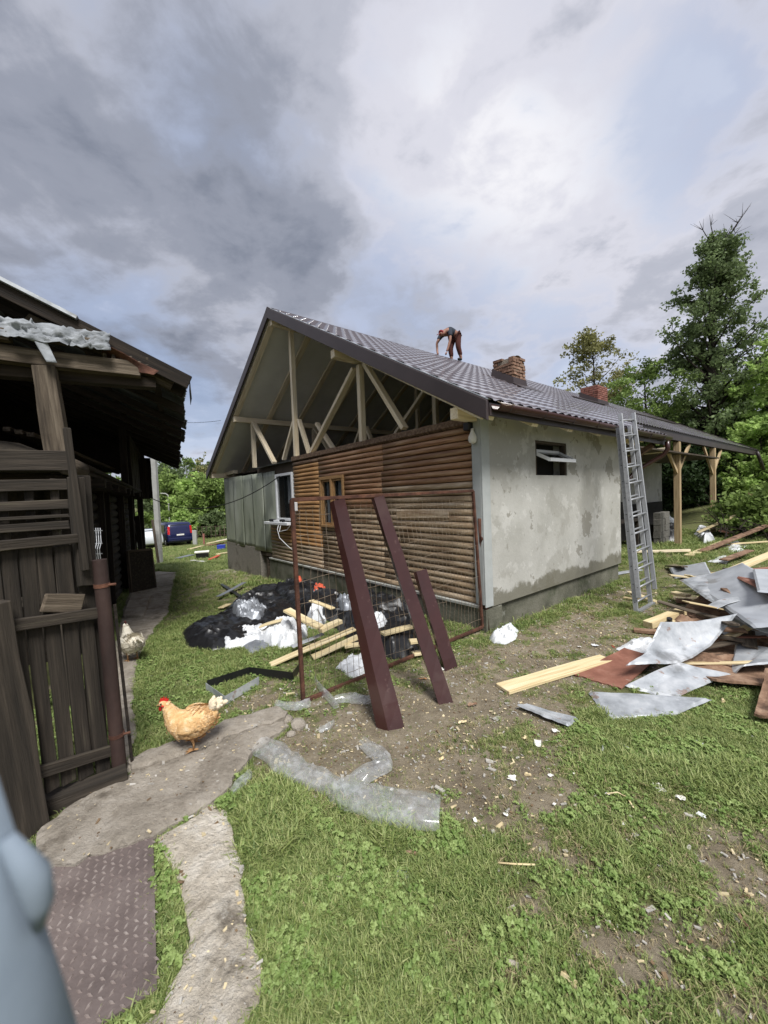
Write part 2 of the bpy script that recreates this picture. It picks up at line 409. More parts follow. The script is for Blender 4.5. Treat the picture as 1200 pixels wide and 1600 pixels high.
mat('rust_sheet', [srgb(108, 68, 54), srgb(134, 90, 74), srgb(158, 118, 102)], 4, detail=8, rough=.85, bump=.2, bscale=20, spots=[(srgb(176, 150, 136), 5, .60, .68, .6), (srgb(90, 58, 48), 3, .58, .7, .6)])
mat('rot_board', [srgb(96, 74, 58), srgb(132, 104, 84), srgb(162, 136, 114)], 7, detail=8, rough=.95, bump=.6, bscale=30, spots=[(srgb(66, 50, 40), 4, .56, .66, .7)])
mat('aluminium', [srgb(150, 152, 154), srgb(176, 178, 180)], 5, coords='object', stretch=(.5, 4, 4), rough=.45, metal=.55, bump=.06, bscale=20, rough_var=.1, spots=[(srgb(210, 208, 200), 9, .66, .7, .6)])
mat('black_plastic', [(.009, .009, .010), (.016, .016, .017)], 4, rough=.34, bump=.2, bscale=9, spec=.5, bdist=.02)
mat('white_plastic', [srgb(196, 199, 202), srgb(222, 224, 226)], 4, rough=.5, bump=.35, bscale=12, bdist=.03)
mat('grey_sheet', [srgb(120, 124, 130), srgb(150, 154, 160)], 4, rough=.45, metal=.3, bump=.1, bscale=10)
mat('orange_cloth', [srgb(186, 76, 50), srgb(204, 98, 70)], 6, rough=.7, bump=.2)
mat('paper', [srgb(214, 212, 204), srgb(232, 230, 224)], 8, rough=.8, bump=.1)
mat('corrugated', [srgb(66, 68, 70), srgb(92, 95, 98), srgb(118, 121, 124)], 2, rough=.6, metal=.3, bump=.15, bscale=10, spots=[(srgb(70, 52, 42), 2, .58, .7, .6)])
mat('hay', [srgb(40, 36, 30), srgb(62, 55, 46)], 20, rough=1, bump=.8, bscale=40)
mat('rag', [srgb(110, 114, 118), srgb(160, 164, 168)], 7, rough=.9, bump=.4, bscale=20, spots=[(srgb(90, 90, 88), 5, .58, .7, .6)])
mat('plate_steel', [srgb(92, 82, 79), srgb(112, 101, 97), srgb(130, 119, 114)], 4, detail=8, rough=.62, metal=.25, bump=.2, bscale=60, spots=[(srgb(74, 58, 50), 2.4, .56, .7, .6), (srgb(146, 134, 124), 16, .66, .7, .4)])
mat('plate_worn', [srgb(120, 106, 102), srgb(150, 138, 132), srgb(170, 160, 154)], 9, rough=.5, metal=.3, bump=.05)
mat('post_paint', [srgb(108, 120, 132), srgb(136, 148, 160)], 9, rough=.8, bump=.05)
mat('bark', [srgb(34, 29, 24), srgb(58, 50, 42)], 5, stretch=(1, 1, .3), rough=.95, bump=.8, bscale=14, bdist=.05)
mat('cement_pole', [srgb(150, 150, 146), srgb(176, 176, 172)], 3, rough=.9, bump=.2)
mat('cable', [(.012, .012, .012), (.02, .02, .02)], 3, rough=.6, bump=0)
mat('black_rubber', [(.012, .012, .012), (.02, .02, .02)], 9, rough=.8, bump=.1)
mat('van_paint', [srgb(18, 24, 62), srgb(22, 29, 72)], 2, rough=.3, bump=0, coat=.6)
mat('car_white', [srgb(196, 200, 204), srgb(206, 210, 214)], 2, rough=.3, bump=0, coat=.5)
mat('lamp_red', [srgb(170, 22, 26), srgb(190, 36, 34)], 6, rough=.2, bump=0)
mat('lamp_clear', [srgb(206, 200, 204), srgb(222, 218, 220)], 6, rough=.2, bump=0)
mat('hen_buff', [srgb(196, 152, 100), srgb(222, 184, 132), srgb(240, 218, 180)], 20, coords='object', rough=.95, bump=.7, bscale=42, spots=[(srgb(180, 124, 72), 7, .57, .68, .45)])
mat('hen_cream', [srgb(222, 204, 172), srgb(242, 230, 206)], 16, coords='object', rough=.95, bump=.7, bscale=42)
mat('hen_white', [srgb(196, 188, 170), srgb(228, 222, 206)], 14, coords='object', rough=.95, bump=.7, bscale=42, spots=[(srgb(150, 140, 118), 6, .6, .72, .5)])
mat('hen_red', [srgb(176, 26, 26), srgb(206, 46, 40)], 12, rough=.6, bump=.3)
mat('hen_dark', [srgb(52, 24, 20), srgb(84, 34, 28)], 12, rough=.8, bump=.3)
mat('hen_leg', [srgb(150, 112, 74), srgb(178, 140, 98)], 18, rough=.8, bump=.3)
mat('skin', [srgb(136, 98, 82), srgb(156, 116, 98)], 5, rough=.6, bump=.05)
mat('shirt', [srgb(42, 48, 58), srgb(56, 62, 72)], 6, rough=.9, bump=.2)
mat('shorts', [srgb(66, 34, 29), srgb(86, 46, 38)], 6, rough=.9, bump=.2)
mat('cap_red', [srgb(120, 38, 40), srgb(140, 52, 52)], 6, rough=.9, bump=.1)
mat('blue_tub', [srgb(40, 56, 150), srgb(56, 74, 176)], 6, rough=.4, bump=0)
mat('brown_box', [srgb(150, 110, 72), srgb(176, 136, 96)], 6, rough=.9, bump=.1)
mat('cinder_block', [srgb(92, 90, 84), srgb(120, 117, 110)], 20, rough=.98, bump=.6, bscale=50, rnd=.12)


def clear_plastic():
    m = bpy.data.materials.new('clear_plastic'); m.use_nodes = True; MATS['clear_plastic'] = m
    nt = m.node_tree; N = nt.nodes; L = nt.links; out = N['Material Output']; N.remove(N['Principled BSDF'])
    tr = N.new('ShaderNodeBsdfTransparent'); tr.inputs[0].default_value = (.97, .98, .98, 1)
    gl = N.new('ShaderNodeBsdfGlossy'); gl.inputs['Roughness'].default_value = .14; gl.inputs['Color'].default_value = (1, 1, 1, 1)
    df = N.new('ShaderNodeBsdfDiffuse'); df.inputs[0].default_value = (.86, .88, .89, 1)
    lw = N.new('ShaderNodeLayerWeight'); lw.inputs[0].default_value = .5; fr = N.new('ShaderNodeMath'); fr.operation = 'POWER'; fr.inputs[1].default_value = 3.0; L.new(lw.outputs['Facing'], fr.inputs[0])
    mu = N.new('ShaderNodeMath'); mu.operation = 'MULTIPLY_ADD'; mu.use_clamp = True; mu.inputs[1].default_value = .75; mu.inputs[2].default_value = .05; L.new(fr.outputs[0], mu.inputs[0])
    m1 = N.new('ShaderNodeMixShader'); L.new(mu.outputs[0], m1.inputs[0]); L.new(tr.outputs[0], m1.inputs[1]); L.new(gl.outputs[0], m1.inputs[2])
    geo = N.new('ShaderNodeNewGeometry'); n = N.new('ShaderNodeTexNoise'); n.inputs['Scale'].default_value = 14; n.inputs['Detail'].default_value = 6; n.inputs['Distortion'].default_value = 1.2; L.new(geo.outputs['Position'], n.inputs['Vector'])
    mr = N.new('ShaderNodeMapRange'); mr.inputs[1].default_value = .48; mr.inputs[2].default_value = .68; mr.inputs[3].default_value = .10; mr.inputs[4].default_value = .24; L.new(n.outputs['Fac'], mr.inputs[0])
    m2 = N.new('ShaderNodeMixShader'); L.new(mr.outputs[0], m2.inputs[0]); L.new(m1.outputs[0], m2.inputs[1]); L.new(df.outputs[0], m2.inputs[2]); L.new(m2.outputs[0], out.inputs['Surface'])


clear_plastic()


def leaf_mat(name, c0, c1, trans=.35):
    m = mat(name, [c0, c1], 3, rough=.6, bump=0, spec=.3, trans=trans)
    nt = m.node_tree; N = nt.nodes; L = nt.links; bs = N['Principled BSDF']
    at = N.new('ShaderNodeAttribute'); at.attribute_name = 'tint'
    src = bs.inputs['Base Color'].links[0].from_socket
    hs = N.new('ShaderNodeHueSaturation'); mr = N.new('ShaderNodeMapRange'); mr.inputs[3].default_value = .55; mr.inputs[4].default_value = 1.45
    L.new(at.outputs['Fac'], mr.inputs[0]); L.new(mr.outputs[0], hs.inputs['Value']); L.new(src, hs.inputs['Color'])
    L.new(hs.outputs[0], bs.inputs['Base Color'])
    for n in N:
        if n.type == 'BSDF_TRANSLUCENT': L.new(hs.outputs[0], n.inputs['Color'])
    return m


leaf_mat('leaf_dark', srgb(92, 110, 70), srgb(128, 144, 98), .45)
leaf_mat('leaf_mid', srgb(100, 124, 62), srgb(142, 162, 92), .42)
leaf_mat('leaf_pale', srgb(134, 164, 84), srgb(182, 204, 124), .5)
leaf_mat('leaf_olive', srgb(124, 124, 76), srgb(156, 154, 104))
leaf_mat('leaf_shade', srgb(36, 52, 28), srgb(58, 78, 40))  # shaded copy of the leaf colours: shade is put into the darker green
# ------------------------------------------------------------------ ground
random.seed(7); rng = np.random.default_rng(7)


def poly_px(pts): return np.array([(lambda p: (p.x, p.y))(G(*q)) for q in pts])


def inside(poly, x, y):
    x = np.asarray(x); y = np.asarray(y); c = np.zeros(x.shape, bool); n = len(poly); j = n - 1
    for i in range(n):
        xi, yi = poly[i]; xj, yj = poly[j]
        c ^= ((yi > y) != (yj > y)) & (x < (xj - xi) * (y - yi) / (yj - yi + 1e-12) + xi); j = i
    return c


def vnoise(x, y, s, seed=0):
    """smooth value noise, vectorised"""
    x = np.asarray(x) / s + 131.7 + seed * 17.3; y = np.asarray(y) / s + 71.3 + seed * 9.1
    xi = np.floor(x).astype(np.int64); yi = np.floor(y).astype(np.int64); fx = x - xi; fy = y - yi
    fx = fx * fx * (3 - 2 * fx); fy = fy * fy * (3 - 2 * fy)
    def hsh(a, b):
        h = (a * 374761393 + b * 668265263 + seed * 1442695) & 0xffffffff
        h = ((h ^ (h >> 13)) * 1274126177) & 0xffffffff
        return ((h ^ (h >> 16)) & 0xffff) / 65535.0
    return (hsh(xi, yi) * (1 - fx) + hsh(xi + 1, yi) * fx) * (1 - fy) + (hsh(xi, yi + 1) * (1 - fx) + hsh(xi + 1, yi + 1) * fx) * fy


def fbm(x, y, s, seed=0, o=4):
    t = 0; a = .5; n = 0
    for k in range(o): t = t + a * vnoise(x, y, s / 2 ** k, seed + k); n += a; a *= .55
    return t / n


STRIP_PX = [(338, 1258), (362, 1296), (376, 1350), (384, 1420), (398, 1480), (412, 1530), (405, 1575), (370, 1640), (180, 1640), (255, 1580), (288, 1500), (290, 1440), (282, 1390), (262, 1350), (245, 1318), (290, 1290)]
PATH_PX = [(58, 1312), (120, 1262), (206, 1216), (300, 1184), (400, 1148), (446, 1130), (452, 1140), (398, 1178), (352, 1246), (330, 1262), (285, 1290), (240, 1316), (160, 1345), (60, 1372)]
KERB_PX = [(202, 1196), (300, 1160), (380, 1128), (432, 1114), (450, 1124), (446, 1132), (400, 1148), (300, 1184), (206, 1216)]
WALK_PX = [(186, 1210), (205, 1185), (212, 1140), (208, 1085), (216, 1030), (240, 985), (262, 960), (270, 920), (276, 895), (222, 893), (196, 940), (186, 985), (170, 1060)]
STRIP, PATH, KERB, WALK = map(poly_px, (STRIP_PX, PATH_PX, KERB_PX, WALK_PX))
PLATE_PX = [(240, 1316), (246, 1556), (100, 1648), (-40, 1460), (84, 1342)]
PLATE = poly_px(PLATE_PX)
SLABS = [STRIP, PATH, KERB, WALK, PLATE]
HOUSE_FOOT = np.array([tuple((HM @ Vector((x, y, 0)))[:2]) for x, y in ((-.08, -.05), (4.4, -.05), (4.4, 2), (20, 2), (20, 10.3), (-.08, 10.3))])
BARN_FOOT = np.array([tuple((BM @ Vector((x, y, 0)))[:2]) for x, y in ((-.4, 1.35), (10, 1.35), (10, 8), (-.4, 8))])
DIRT = [(600, 1150, .55, .9), (690, 1110, .45, .8), (520, 1190, .5, .75), (450, 1150, .4, .7), (820, 1010, .7, .75), (900, 965, .8, .7), (960, 930, .8, .7), (760, 1060, .55, .7), (860, 1060, .5, .5),
        (720, 1180, .4, .55), (830, 1120, .45, .6), (740, 1240, .3, .5), (500, 1290, .28, .45), (640, 1190, .4, .6), (960, 1010, .6, .6), (330, 905, 1.5, .55), (400, 1090, .35, .6),
        (830, 1250, .25, .5), (880, 1330, .2, .4), (980, 1250, .25, .4), (1130, 1390, .16, .6), (930, 1480, .09, .5), (1100, 1470, .10, .6), (820, 1390, .12, .5), (1180, 1350, .2, .4)]
DIRT = [(G(a, b).x, G(a, b).y, r, s) for a, b, r, s in DIRT]
LUSH = [(280, 1080, .9), (240, 1010, 1.0), (420, 1300, .5), (400, 1420, .5), (480, 1480, .45), (330, 1000, 1.0), (300, 880, 2.5), (1060, 1150, .5), (1120, 1130, .5), (460, 1400, .4), (560, 1560, .3)]
LUSH = [(G(a, b).x, G(a, b).y, r) for a, b, r in LUSH]
PALE = [(1145, 1435, .10), (1175, 1440, .09), (1110, 1440, .05)]
PALE = [(G(a, b).x, G(a, b).y, r) for a, b, r in PALE]


def grassiness(x, y):
    v = .68 + .35 * (fbm(x, y, 1.0, 3) - .5) + .9 * (fbm(x, y, .34, 5) - .5) + .7 * (vnoise(x, y, .11, 13) - .5)
    for (a, b, r, s) in DIRT: v = v - .62 * s * np.exp(-((x - a) ** 2 + (y - b) ** 2) / (r * r)) * (.55 + .9 * fbm(x, y, .3, 9))
    for (a, b, r) in LUSH: v = v + .5 * np.exp(-((x - a) ** 2 + (y - b) ** 2) / (r * r))
    v = v + .35 * sst(9, 16, y)
    return np.clip(v * 1.2, 0, 1)


NOGRASS = [poly_px(q) for q in ([(915, 1075), (950, 1128), (1058, 1118), (1118, 1088), (1017, 1085)], [(805, 1103), (888, 1139), (906, 1121), (820, 1098)], [(778, 1076), (800, 1090), (956, 1034), (940, 1018)], [(893, 1054), (971, 1080), (1150, 1060), (1250, 1090), (1250, 880), (1070, 905), (1000, 1010)],
    [(282, 992), (345, 960), (400, 922), (500, 925), (520, 960), (470, 990), (400, 1012), (300, 1016)], [(505, 965), (600, 925), (662, 960), (672, 1000), (655, 1024), (575, 1022)])]


def bare_mask(x, y):
    m = solid_mask(x, y)
    for p in NOGRASS: m |= inside(p, x, y)
    return m


def solid_mask(x, y):
    m = np.zeros(np.shape(x), bool)
    for p in SLABS + [HOUSE_FOOT, BARN_FOOT]: m |= inside(p, x, y)
    return m


def make_ground():
    def axis(dense0, dense1, step, lo, hi):
        a = list(np.arange(dense0, dense1, step)); s = step
        while a[-1] < hi: s *= 1.14; a.append(a[-1] + s)
        s = step; b = []; c = dense0
        while c > lo: s *= 1.14; c -= s; b.append(c)
        return np.array(b[::-1] + a)
    xs = axis(-4.5, 5.0, .055, -700, 700); ys = axis(.6, 7.5, .055, -40, 900)
    X, Y = np.meshgrid(xs, ys)
    Z = gh(X, Y)
    near = np.exp(-((X / 14) ** 2 + (Y / 20) ** 2))
    Z = Z + near * ((fbm(X, Y, .35, 1) - .5) * .030 + (fbm(X, Y, .09, 2, 3) - .5) * .014)
    sm = solid_mask(X, Y); Z = np.where(sm, Z - .04, Z)
    g_ = grassiness(X, Y)
    nx, ny = len(xs), len(ys)
    v = np.stack([X.ravel(), Y.ravel(), Z.ravel()], 1)
    i = np.arange(nx - 1)[None, :] + nx * np.arange(ny - 1)[:, None]
    f = np.stack([i, i + 1, i + nx + 1, i + nx], -1).reshape(-1, 4)
    me = bpy.data.meshes.new('ground'); me.vertices.add(len(v)); me.vertices.foreach_set('co', v.ravel())
    me.loops.add(f.size); me.loops.foreach_set('vertex_index', f.ravel()); me.polygons.add(len(f))
    me.polygons.foreach_set('loop_start', np.arange(0, f.size, 4)); me.update(calc_edges=True)
    me.polygons.foreach_set('use_smooth', [True] * len(f))
    at = me.attributes.new('grassy', 'FLOAT', 'POINT'); at.data.foreach_set('value', g_.ravel().astype(np.float32))
    m = mat('ground_soil', [srgb(92, 82, 66), srgb(130, 119, 100), srgb(160, 149, 129)], 3.4, detail=12, nrough=.75, rough=.97, bump=1.0, bscale=44, bdist=.02,
            spots=[(srgb(176, 164, 140), 22, .60, .68, .55), (srgb(74, 60, 44), 6, .58, .7, .6)])
    N = m.node_tree.nodes; L = m.node_tree.links; bs = N['Principled BSDF']
    src = bs.inputs['Base Color'].links[0].from_socket
    a = N.new('ShaderNodeAttribute'); a.attribute_name = 'grassy'
    gn = N.new('ShaderNodeTexNoise'); gn.inputs['Scale'].default_value = 9; gn.inputs['Detail'].default_value = 8
    geo = N.new('ShaderNodeNewGeometry'); L.new(geo.outputs['Position'], gn.inputs['Vector'])
    cr = N.new('ShaderNodeValToRGB'); L.new(gn.outputs['Fac'], cr.inputs[0])
    cr.color_ramp.elements[0].position = .3; cr.color_ramp.elements[0].color = (*srgb(66, 72, 36), 1)
    cr.color_ramp.elements[1].position = .72; cr.color_ramp.elements[1].color = (*srgb(112, 120, 62), 1)
    ad = N.new('ShaderNodeMath'); ad.operation = 'ADD'; L.new(a.outputs['Fac'], ad.inputs[0])
    n3 = N.new('ShaderNodeTexNoise'); n3.inputs['Scale'].default_value = 14; n3.inputs['Detail'].default_value = 7; L.new(geo.outputs['Position'], n3.inputs['Vector'])
    mr = N.new('ShaderNodeMapRange'); mr.inputs[1].default_value = .25; mr.inputs[2].default_value = .75; mr.inputs[3].default_value = -.5; mr.inputs[4].default_value = .5; L.new(n3.outputs['Fac'], mr.inputs[0])
    L.new(mr.outputs[0], ad.inputs[1])
    m2 = N.new('ShaderNodeMapRange'); m2.interpolation_type = 'SMOOTHSTEP'; m2.inputs[1].default_value = .25; m2.inputs[2].default_value = .75; m2.inputs[4].default_value = .85; L.new(ad.outputs[0], m2.inputs[0])
    mx = N.new('ShaderNodeMixRGB'); L.new(m2.outputs[0], mx.inputs[0]); L.new(src, mx.inputs[1]); L.new(cr.outputs[0], mx.inputs[2])
    L.new(mx.outputs[0], bs.inputs['Base Color'])
    me.materials.append(m)
    o = bpy.data.objects.new('ground', me); link(o); tag(o, kind='structure')


make_ground()


def instancer(name, protos, pts, rot, scl, idx, label, cat):
    """geometry-nodes cloud of small pieces that nobody could count"""
    me = bpy.data.meshes.new(name); me.vertices.add(len(pts)); me.vertices.foreach_set('co', np.asarray(pts, np.float32).ravel())
    a = me.attributes.new('rot', 'FLOAT_VECTOR', 'POINT'); a.data.foreach_set('vector', np.asarray(rot, np.float32).ravel())
    a = me.attributes.new('scl', 'FLOAT', 'POINT'); a.data.foreach_set('value', np.asarray(scl, np.float32))
    a = me.attributes.new('idx', 'INT', 'POINT'); a.data.foreach_set('value', np.asarray(idx, np.int32))
    c = bpy.data.collections.new(name + '_kinds')
    for p in protos: c.objects.link(p)
    o = bpy.data.objects.new(name, me); link(o); tag(o, label, cat, kind='stuff')
    ng = bpy.data.node_groups.new(name, 'GeometryNodeTree')
    ng.interface.new_socket('Geometry', in_out='INPUT', socket_type='NodeSocketGeometry'); ng.interface.new_socket('Geometry', in_out='OUTPUT', socket_type='NodeSocketGeometry')
    N = ng.nodes; L = ng.links
    gi = N.new('NodeGroupInput'); go = N.new('NodeGroupOutput'); ip = N.new('GeometryNodeInstanceOnPoints')
    m2p = N.new('GeometryNodeMeshToPoints'); L.new(gi.outputs[0], m2p.inputs['Mesh'])
    ci = N.new('GeometryNodeCollectionInfo'); ci.inputs['Collection'].default_value = c; ci.inputs['Separate Children'].default_value = True; ci.inputs['Reset Children'].default_value = True
    def na(n, t):
        q = N.new('GeometryNodeInputNamedAttribute'); q.data_type = t; q.inputs['Name'].default_value = n; return q.outputs['Attribute']
    L.new(m2p.outputs[0], ip.inputs['Points']); L.new(ci.outputs[0], ip.inputs['Instance']); ip.inputs['Pick Instance'].default_value = True
    L.new(na('idx', 'INT'), ip.inputs['Instance Index'])
    e2r = N.new('FunctionNodeEulerToRotation'); L.new(na('rot', 'FLOAT_VECTOR'), e2r.inputs[0]); L.new(e2r.outputs[0], ip.inputs['Rotation'])
    L.new(na('scl', 'FLOAT'), ip.inputs['Scale'])
    L.new(ip.outputs[0], go.inputs[0])
    md = o.modifiers.new('scatter', 'NODES'); md.node_group = ng
    return o


def grass_mat(name, c0, c1):
    m = bpy.data.materials.new(name); m.use_nodes = True; N = m.node_tree.nodes; L = m.node_tree.links; bs = N['Principled BSDF']
    oi = N.new('ShaderNodeObjectInfo'); mx = N.new('ShaderNodeMixRGB'); mx.inputs[1].default_value = (*c0, 1); mx.inputs[2].default_value = (*c1, 1); L.new(oi.outputs['Random'], mx.inputs[0])
    L.new(mx.outputs[0], bs.inputs['Base Color']); bs.inputs['Roughness'].default_value = .55; bs.inputs['Specular IOR Level'].default_value = .35
    tr = N.new('ShaderNodeBsdfTranslucent'); L.new(mx.outputs[0], tr.inputs[0]); ms = N.new('ShaderNodeMixShader'); ms.inputs[0].default_value = .35
    L.new(bs.outputs[0], ms.inputs[1]); L.new(tr.outputs[0], ms.inputs[2]); L.new(ms.outputs[0], N['Material Output'].inputs[0]); return m


GM = [grass_mat('grass_green', srgb(102, 124, 66), srgb(146, 162, 98)), grass_mat('grass_yellow', srgb(132, 148, 80), srgb(176, 182, 124)), grass_mat('grass_dry', srgb(164, 150, 112), srgb(198, 184, 148)), grass_mat('clover_green', srgb(122, 148, 78), srgb(166, 184, 116))]


def tuft(i, n, h, spread, m, bend=.6, w=.0035):
    mb = MB(); r = random.Random(i)
    for k in range(n):
        a = r.uniform(0, 6.283); d = r.uniform(0, spread); x, y = d * math.cos(a), d * math.sin(a)
        hh = h * r.uniform(.45, 1.15); b = r.uniform(0, 6.283); l = hh * bend * r.uniform(.2, 1.3); ww = w * r.uniform(.7, 1.3)
        tx, ty = math.cos(b), math.sin(b); sx, sy = -ty * ww, tx * ww
        p0 = (x - sx, y - sy, -.01); p1 = (x + sx, y + sy, -.01)
        mx_, my_ = x + tx * l * .35, y + ty * l * .35; z1 = hh * .6
        p2 = (mx_ + sx * .8, my_ + sy * .8, z1); p3 = (mx_ - sx * .8, my_ - sy * .8, z1); p4 = (x + tx * l, y + ty * l, hh * .92)
        mb.add([p0, p1, p2, p3, p4], [(0, 1, 2, 3), (3, 2, 4)])
    o = bpy.data.objects.new('blade_%02d' % i, mb.mesh('tuft', m)); return o


def clover(i):
    mb = MB(); r = random.Random(100 + i)
    for k in range(4):
        a = r.uniform(0, 6.283); d = r.uniform(0, .045); x, y = d * math.cos(a), d * math.sin(a); z = r.uniform(.012, .035)
        for q in range(3):
            t = a + q * 2.094; s = r.uniform(.0045, .008); cx, cy = x + math.cos(t) * s, y + math.sin(t) * s
            pts = [(cx + math.cos(u) * s, cy + math.sin(u) * s, z + .004 * math.sin(u * 2 + t)) for u in [j * math.pi / 3 for j in range(6)]]
            mb.add(pts, [tuple(range(6))])
    return bpy.data.objects.new('blade_%02d' % i, mb.mesh('clover', GM[3]))


def make_grass():
    protos = [tuft(0, 13, .031, .04, GM[0], .9, .0024), tuft(1, 11, .040, .035, GM[0], .8, .0024), tuft(2, 13, .032, .045, GM[1], 1.2, .0024), tuft(3, 8, .03, .045, GM[2], 1.6, .002), tuft(4, 10, .042, .035, GM[1], .9, .0024), clover(5), clover(6)]
    P = []; S = []; K = []
    # density falls with distance
    for (n, x0, x1, y0, y1) in ((66000, -1.6, 3.0, .95, 3.2), (70000, -3.2, 6.2, 2.6, 6.4), (50000, -9, 12, 5.5, 16), (30000, -26, 0, 13, 40)):
        x = rng.uniform(x0, x1, n); y = rng.uniform(y0, y1, n)
        g_ = grassiness(x, y); keep = (rng.random(n) < g_ ** 1.5 * .95 + .10) & ~bare_mask(x, y) & (np.abs(x) < y * 1.15 + .4)
        if y1 <= 3.3: keep &= y < 3.0
        x, y, g_ = x[keep], y[keep], g_[keep]; n = len(x)
        far = y > 9
        k = np.where(rng.random(n) < .55, rng.integers(0, 2, n), np.where(rng.random(n) < .6, 2, 4))
        k = np.where(rng.random(n) < .55 * (1 - g_), 3, k)
        cl = (fbm(x, y, .22, 31) > .52) & (rng.random(n) < .34) & (y < 4.5) & (g_ > .3); k = np.where(cl, rng.integers(5, 7, n), k)
        s = rng.uniform(.55, 1.15, n) * (.55 + .55 * g_) * np.where(far, 1.9, 1.0) * np.where(y > 5.5, 1.25, 1.0)
        tall = vnoise(x, y, .35, 41) > .8; s = np.where(tall & ~cl, s * 1.5, s)
        P.append(np.stack([x, y, gh(x, y) - .002], 1)); S.append(s); K.append(k)
    # fringe along slab edges and house foot
    for poly in (STRIP, PATH, KERB, WALK):
        for i in range(len(poly)):
            a = poly[i]; b = poly[(i + 1) % len(poly)]; L = np.hypot(*(b - a)); m = int(L * 170)
            if m < 2: continue
            t = rng.random(m); p = a + (b - a) * t[:, None] + rng.normal(0, .018, (m, 2))
            ok = (~solid_mask(p[:, 0], p[:, 1])) & (p[:, 1] > .9)
            p = p[ok]; P.append(np.stack([p[:, 0], p[:, 1], gh(p[:, 0], p[:, 1])], 1)); S.append(rng.uniform(.6, 1.1, len(p))); K.append(rng.integers(0, 3, len(p)))
    # grass and moss strip between plate and slab
    q = poly_px([(243, 1340), (262, 1352), (282, 1395), (289, 1450), (286, 1500), (262, 1560), (250, 1565), (248, 1440)])
    x = rng.uniform(-1.4, -.7, 2600); y = rng.uniform(1.2, 2.1, 2600); ok = inside(q, x, y)
    P.append(np.stack([x[ok], y[ok], gh(x[ok], y[ok]) - .01], 1)); S.append(rng.uniform(.4, .85, ok.sum())); K.append(rng.choice([0, 2, 3, 4], ok.sum()))
    # weeds at the foot of the log wall and round the scrap heap
    w = []
    for a, b, n, sp in (((-.22, .1), (-.18, 3.2), 260, .12), ((.2, -.18), (4.2, -.16), 260, .10)):
        t = rng.random(n); pp = np.array([HM @ Vector((a[0] + (b[0] - a[0]) * u, a[1] + (b[1] - a[1]) * u, 0)) for u in t])[:, :2] + rng.normal(0, sp, (n, 2)); w.append(pp)
    p = np.concatenate(w); ok = ~solid_mask(p[:, 0], p[:, 1]); p = p[ok]
    P.append(np.stack([p[:, 0], p[:, 1], gh(p[:, 0], p[:, 1])], 1)); S.append(rng.uniform(.8, 2.4, len(p))); K.append(rng.integers(0, 3, len(p)))
    P = np.concatenate(P); S = np.concatenate(S); K = np.concatenate(K); n = len(P)
    R = np.stack([rng.normal(0, .12, n), rng.normal(0, .12, n), rng.uniform(0, 6.283, n)], 1)
    instancer('grass', protos, P, R, S, K, 'short patchy grass and clover growing over the yard', 'grass')
    print('grass', n)


make_grass()


def make_litter():
    """wood chips, sawdust flecks and stems trodden into the yard"""
    ms = [mat('chip_pale', [srgb(186, 168, 130), srgb(212, 198, 164)], 6, rough=.9, bump=0, rnd=.15), mat('chip_dark', [srgb(96, 78, 58), srgb(124, 104, 80)], 6, rough=.95, bump=0, rnd=.2), mat('chip_grey', [srgb(150, 146, 138), srgb(182, 178, 170)], 6, rough=.95, bump=0, rnd=.15)]
    protos = []
    for i in range(6):
        r = random.Random(i); mb = MB(); l = r.uniform(.003, .009); w = r.uniform(.0012, .0032)
        mb.box(-l, l, -w, w, -.001, .002, .001); protos.append(bpy.data.objects.new('chip_%02d' % i, mb.mesh('chip', ms[i % 3])))
    n = 60000; x = rng.uniform(-2.5, 6, n); y = rng.uniform(1.0, 7.5, n)
    g_ = grassiness(x, y); keep = (rng.random(n) < (1 - g_) * .7 + .10) & ~solid_mask(x, y) & (np.abs(x) < y * 1.1 + .3)
    x, y = x[keep], y[keep]; zz = gh(x, y) + .006
    for poly, tp_, k in ((PATH, .05, 220), (STRIP, .03, 260), (KERB, .07, 50), (WALK, .03, 120)):
        a = rng.uniform(poly.min(0), poly.max(0), (k * 3, 2)); a = a[inside(poly, a[:, 0], a[:, 1])][:k]; x = np.concatenate([x, a[:, 0]]); y = np.concatenate([y, a[:, 1]]); zz = np.concatenate([zz, gh(a[:, 0], a[:, 1]) + tp_])
    n = len(x)
    s = rng.lognormal(-.3, .55, n)
    instancer('wood_chips', protos, np.stack([x, y, zz], 1), np.stack([rng.normal(0, .2, n), rng.normal(0, .2, n), rng.uniform(0, 6.28, n)], 1), s, rng.integers(0, 6, n), 'wood chips and sawdust trodden into the bare soil', 'wood chips')


make_litter()


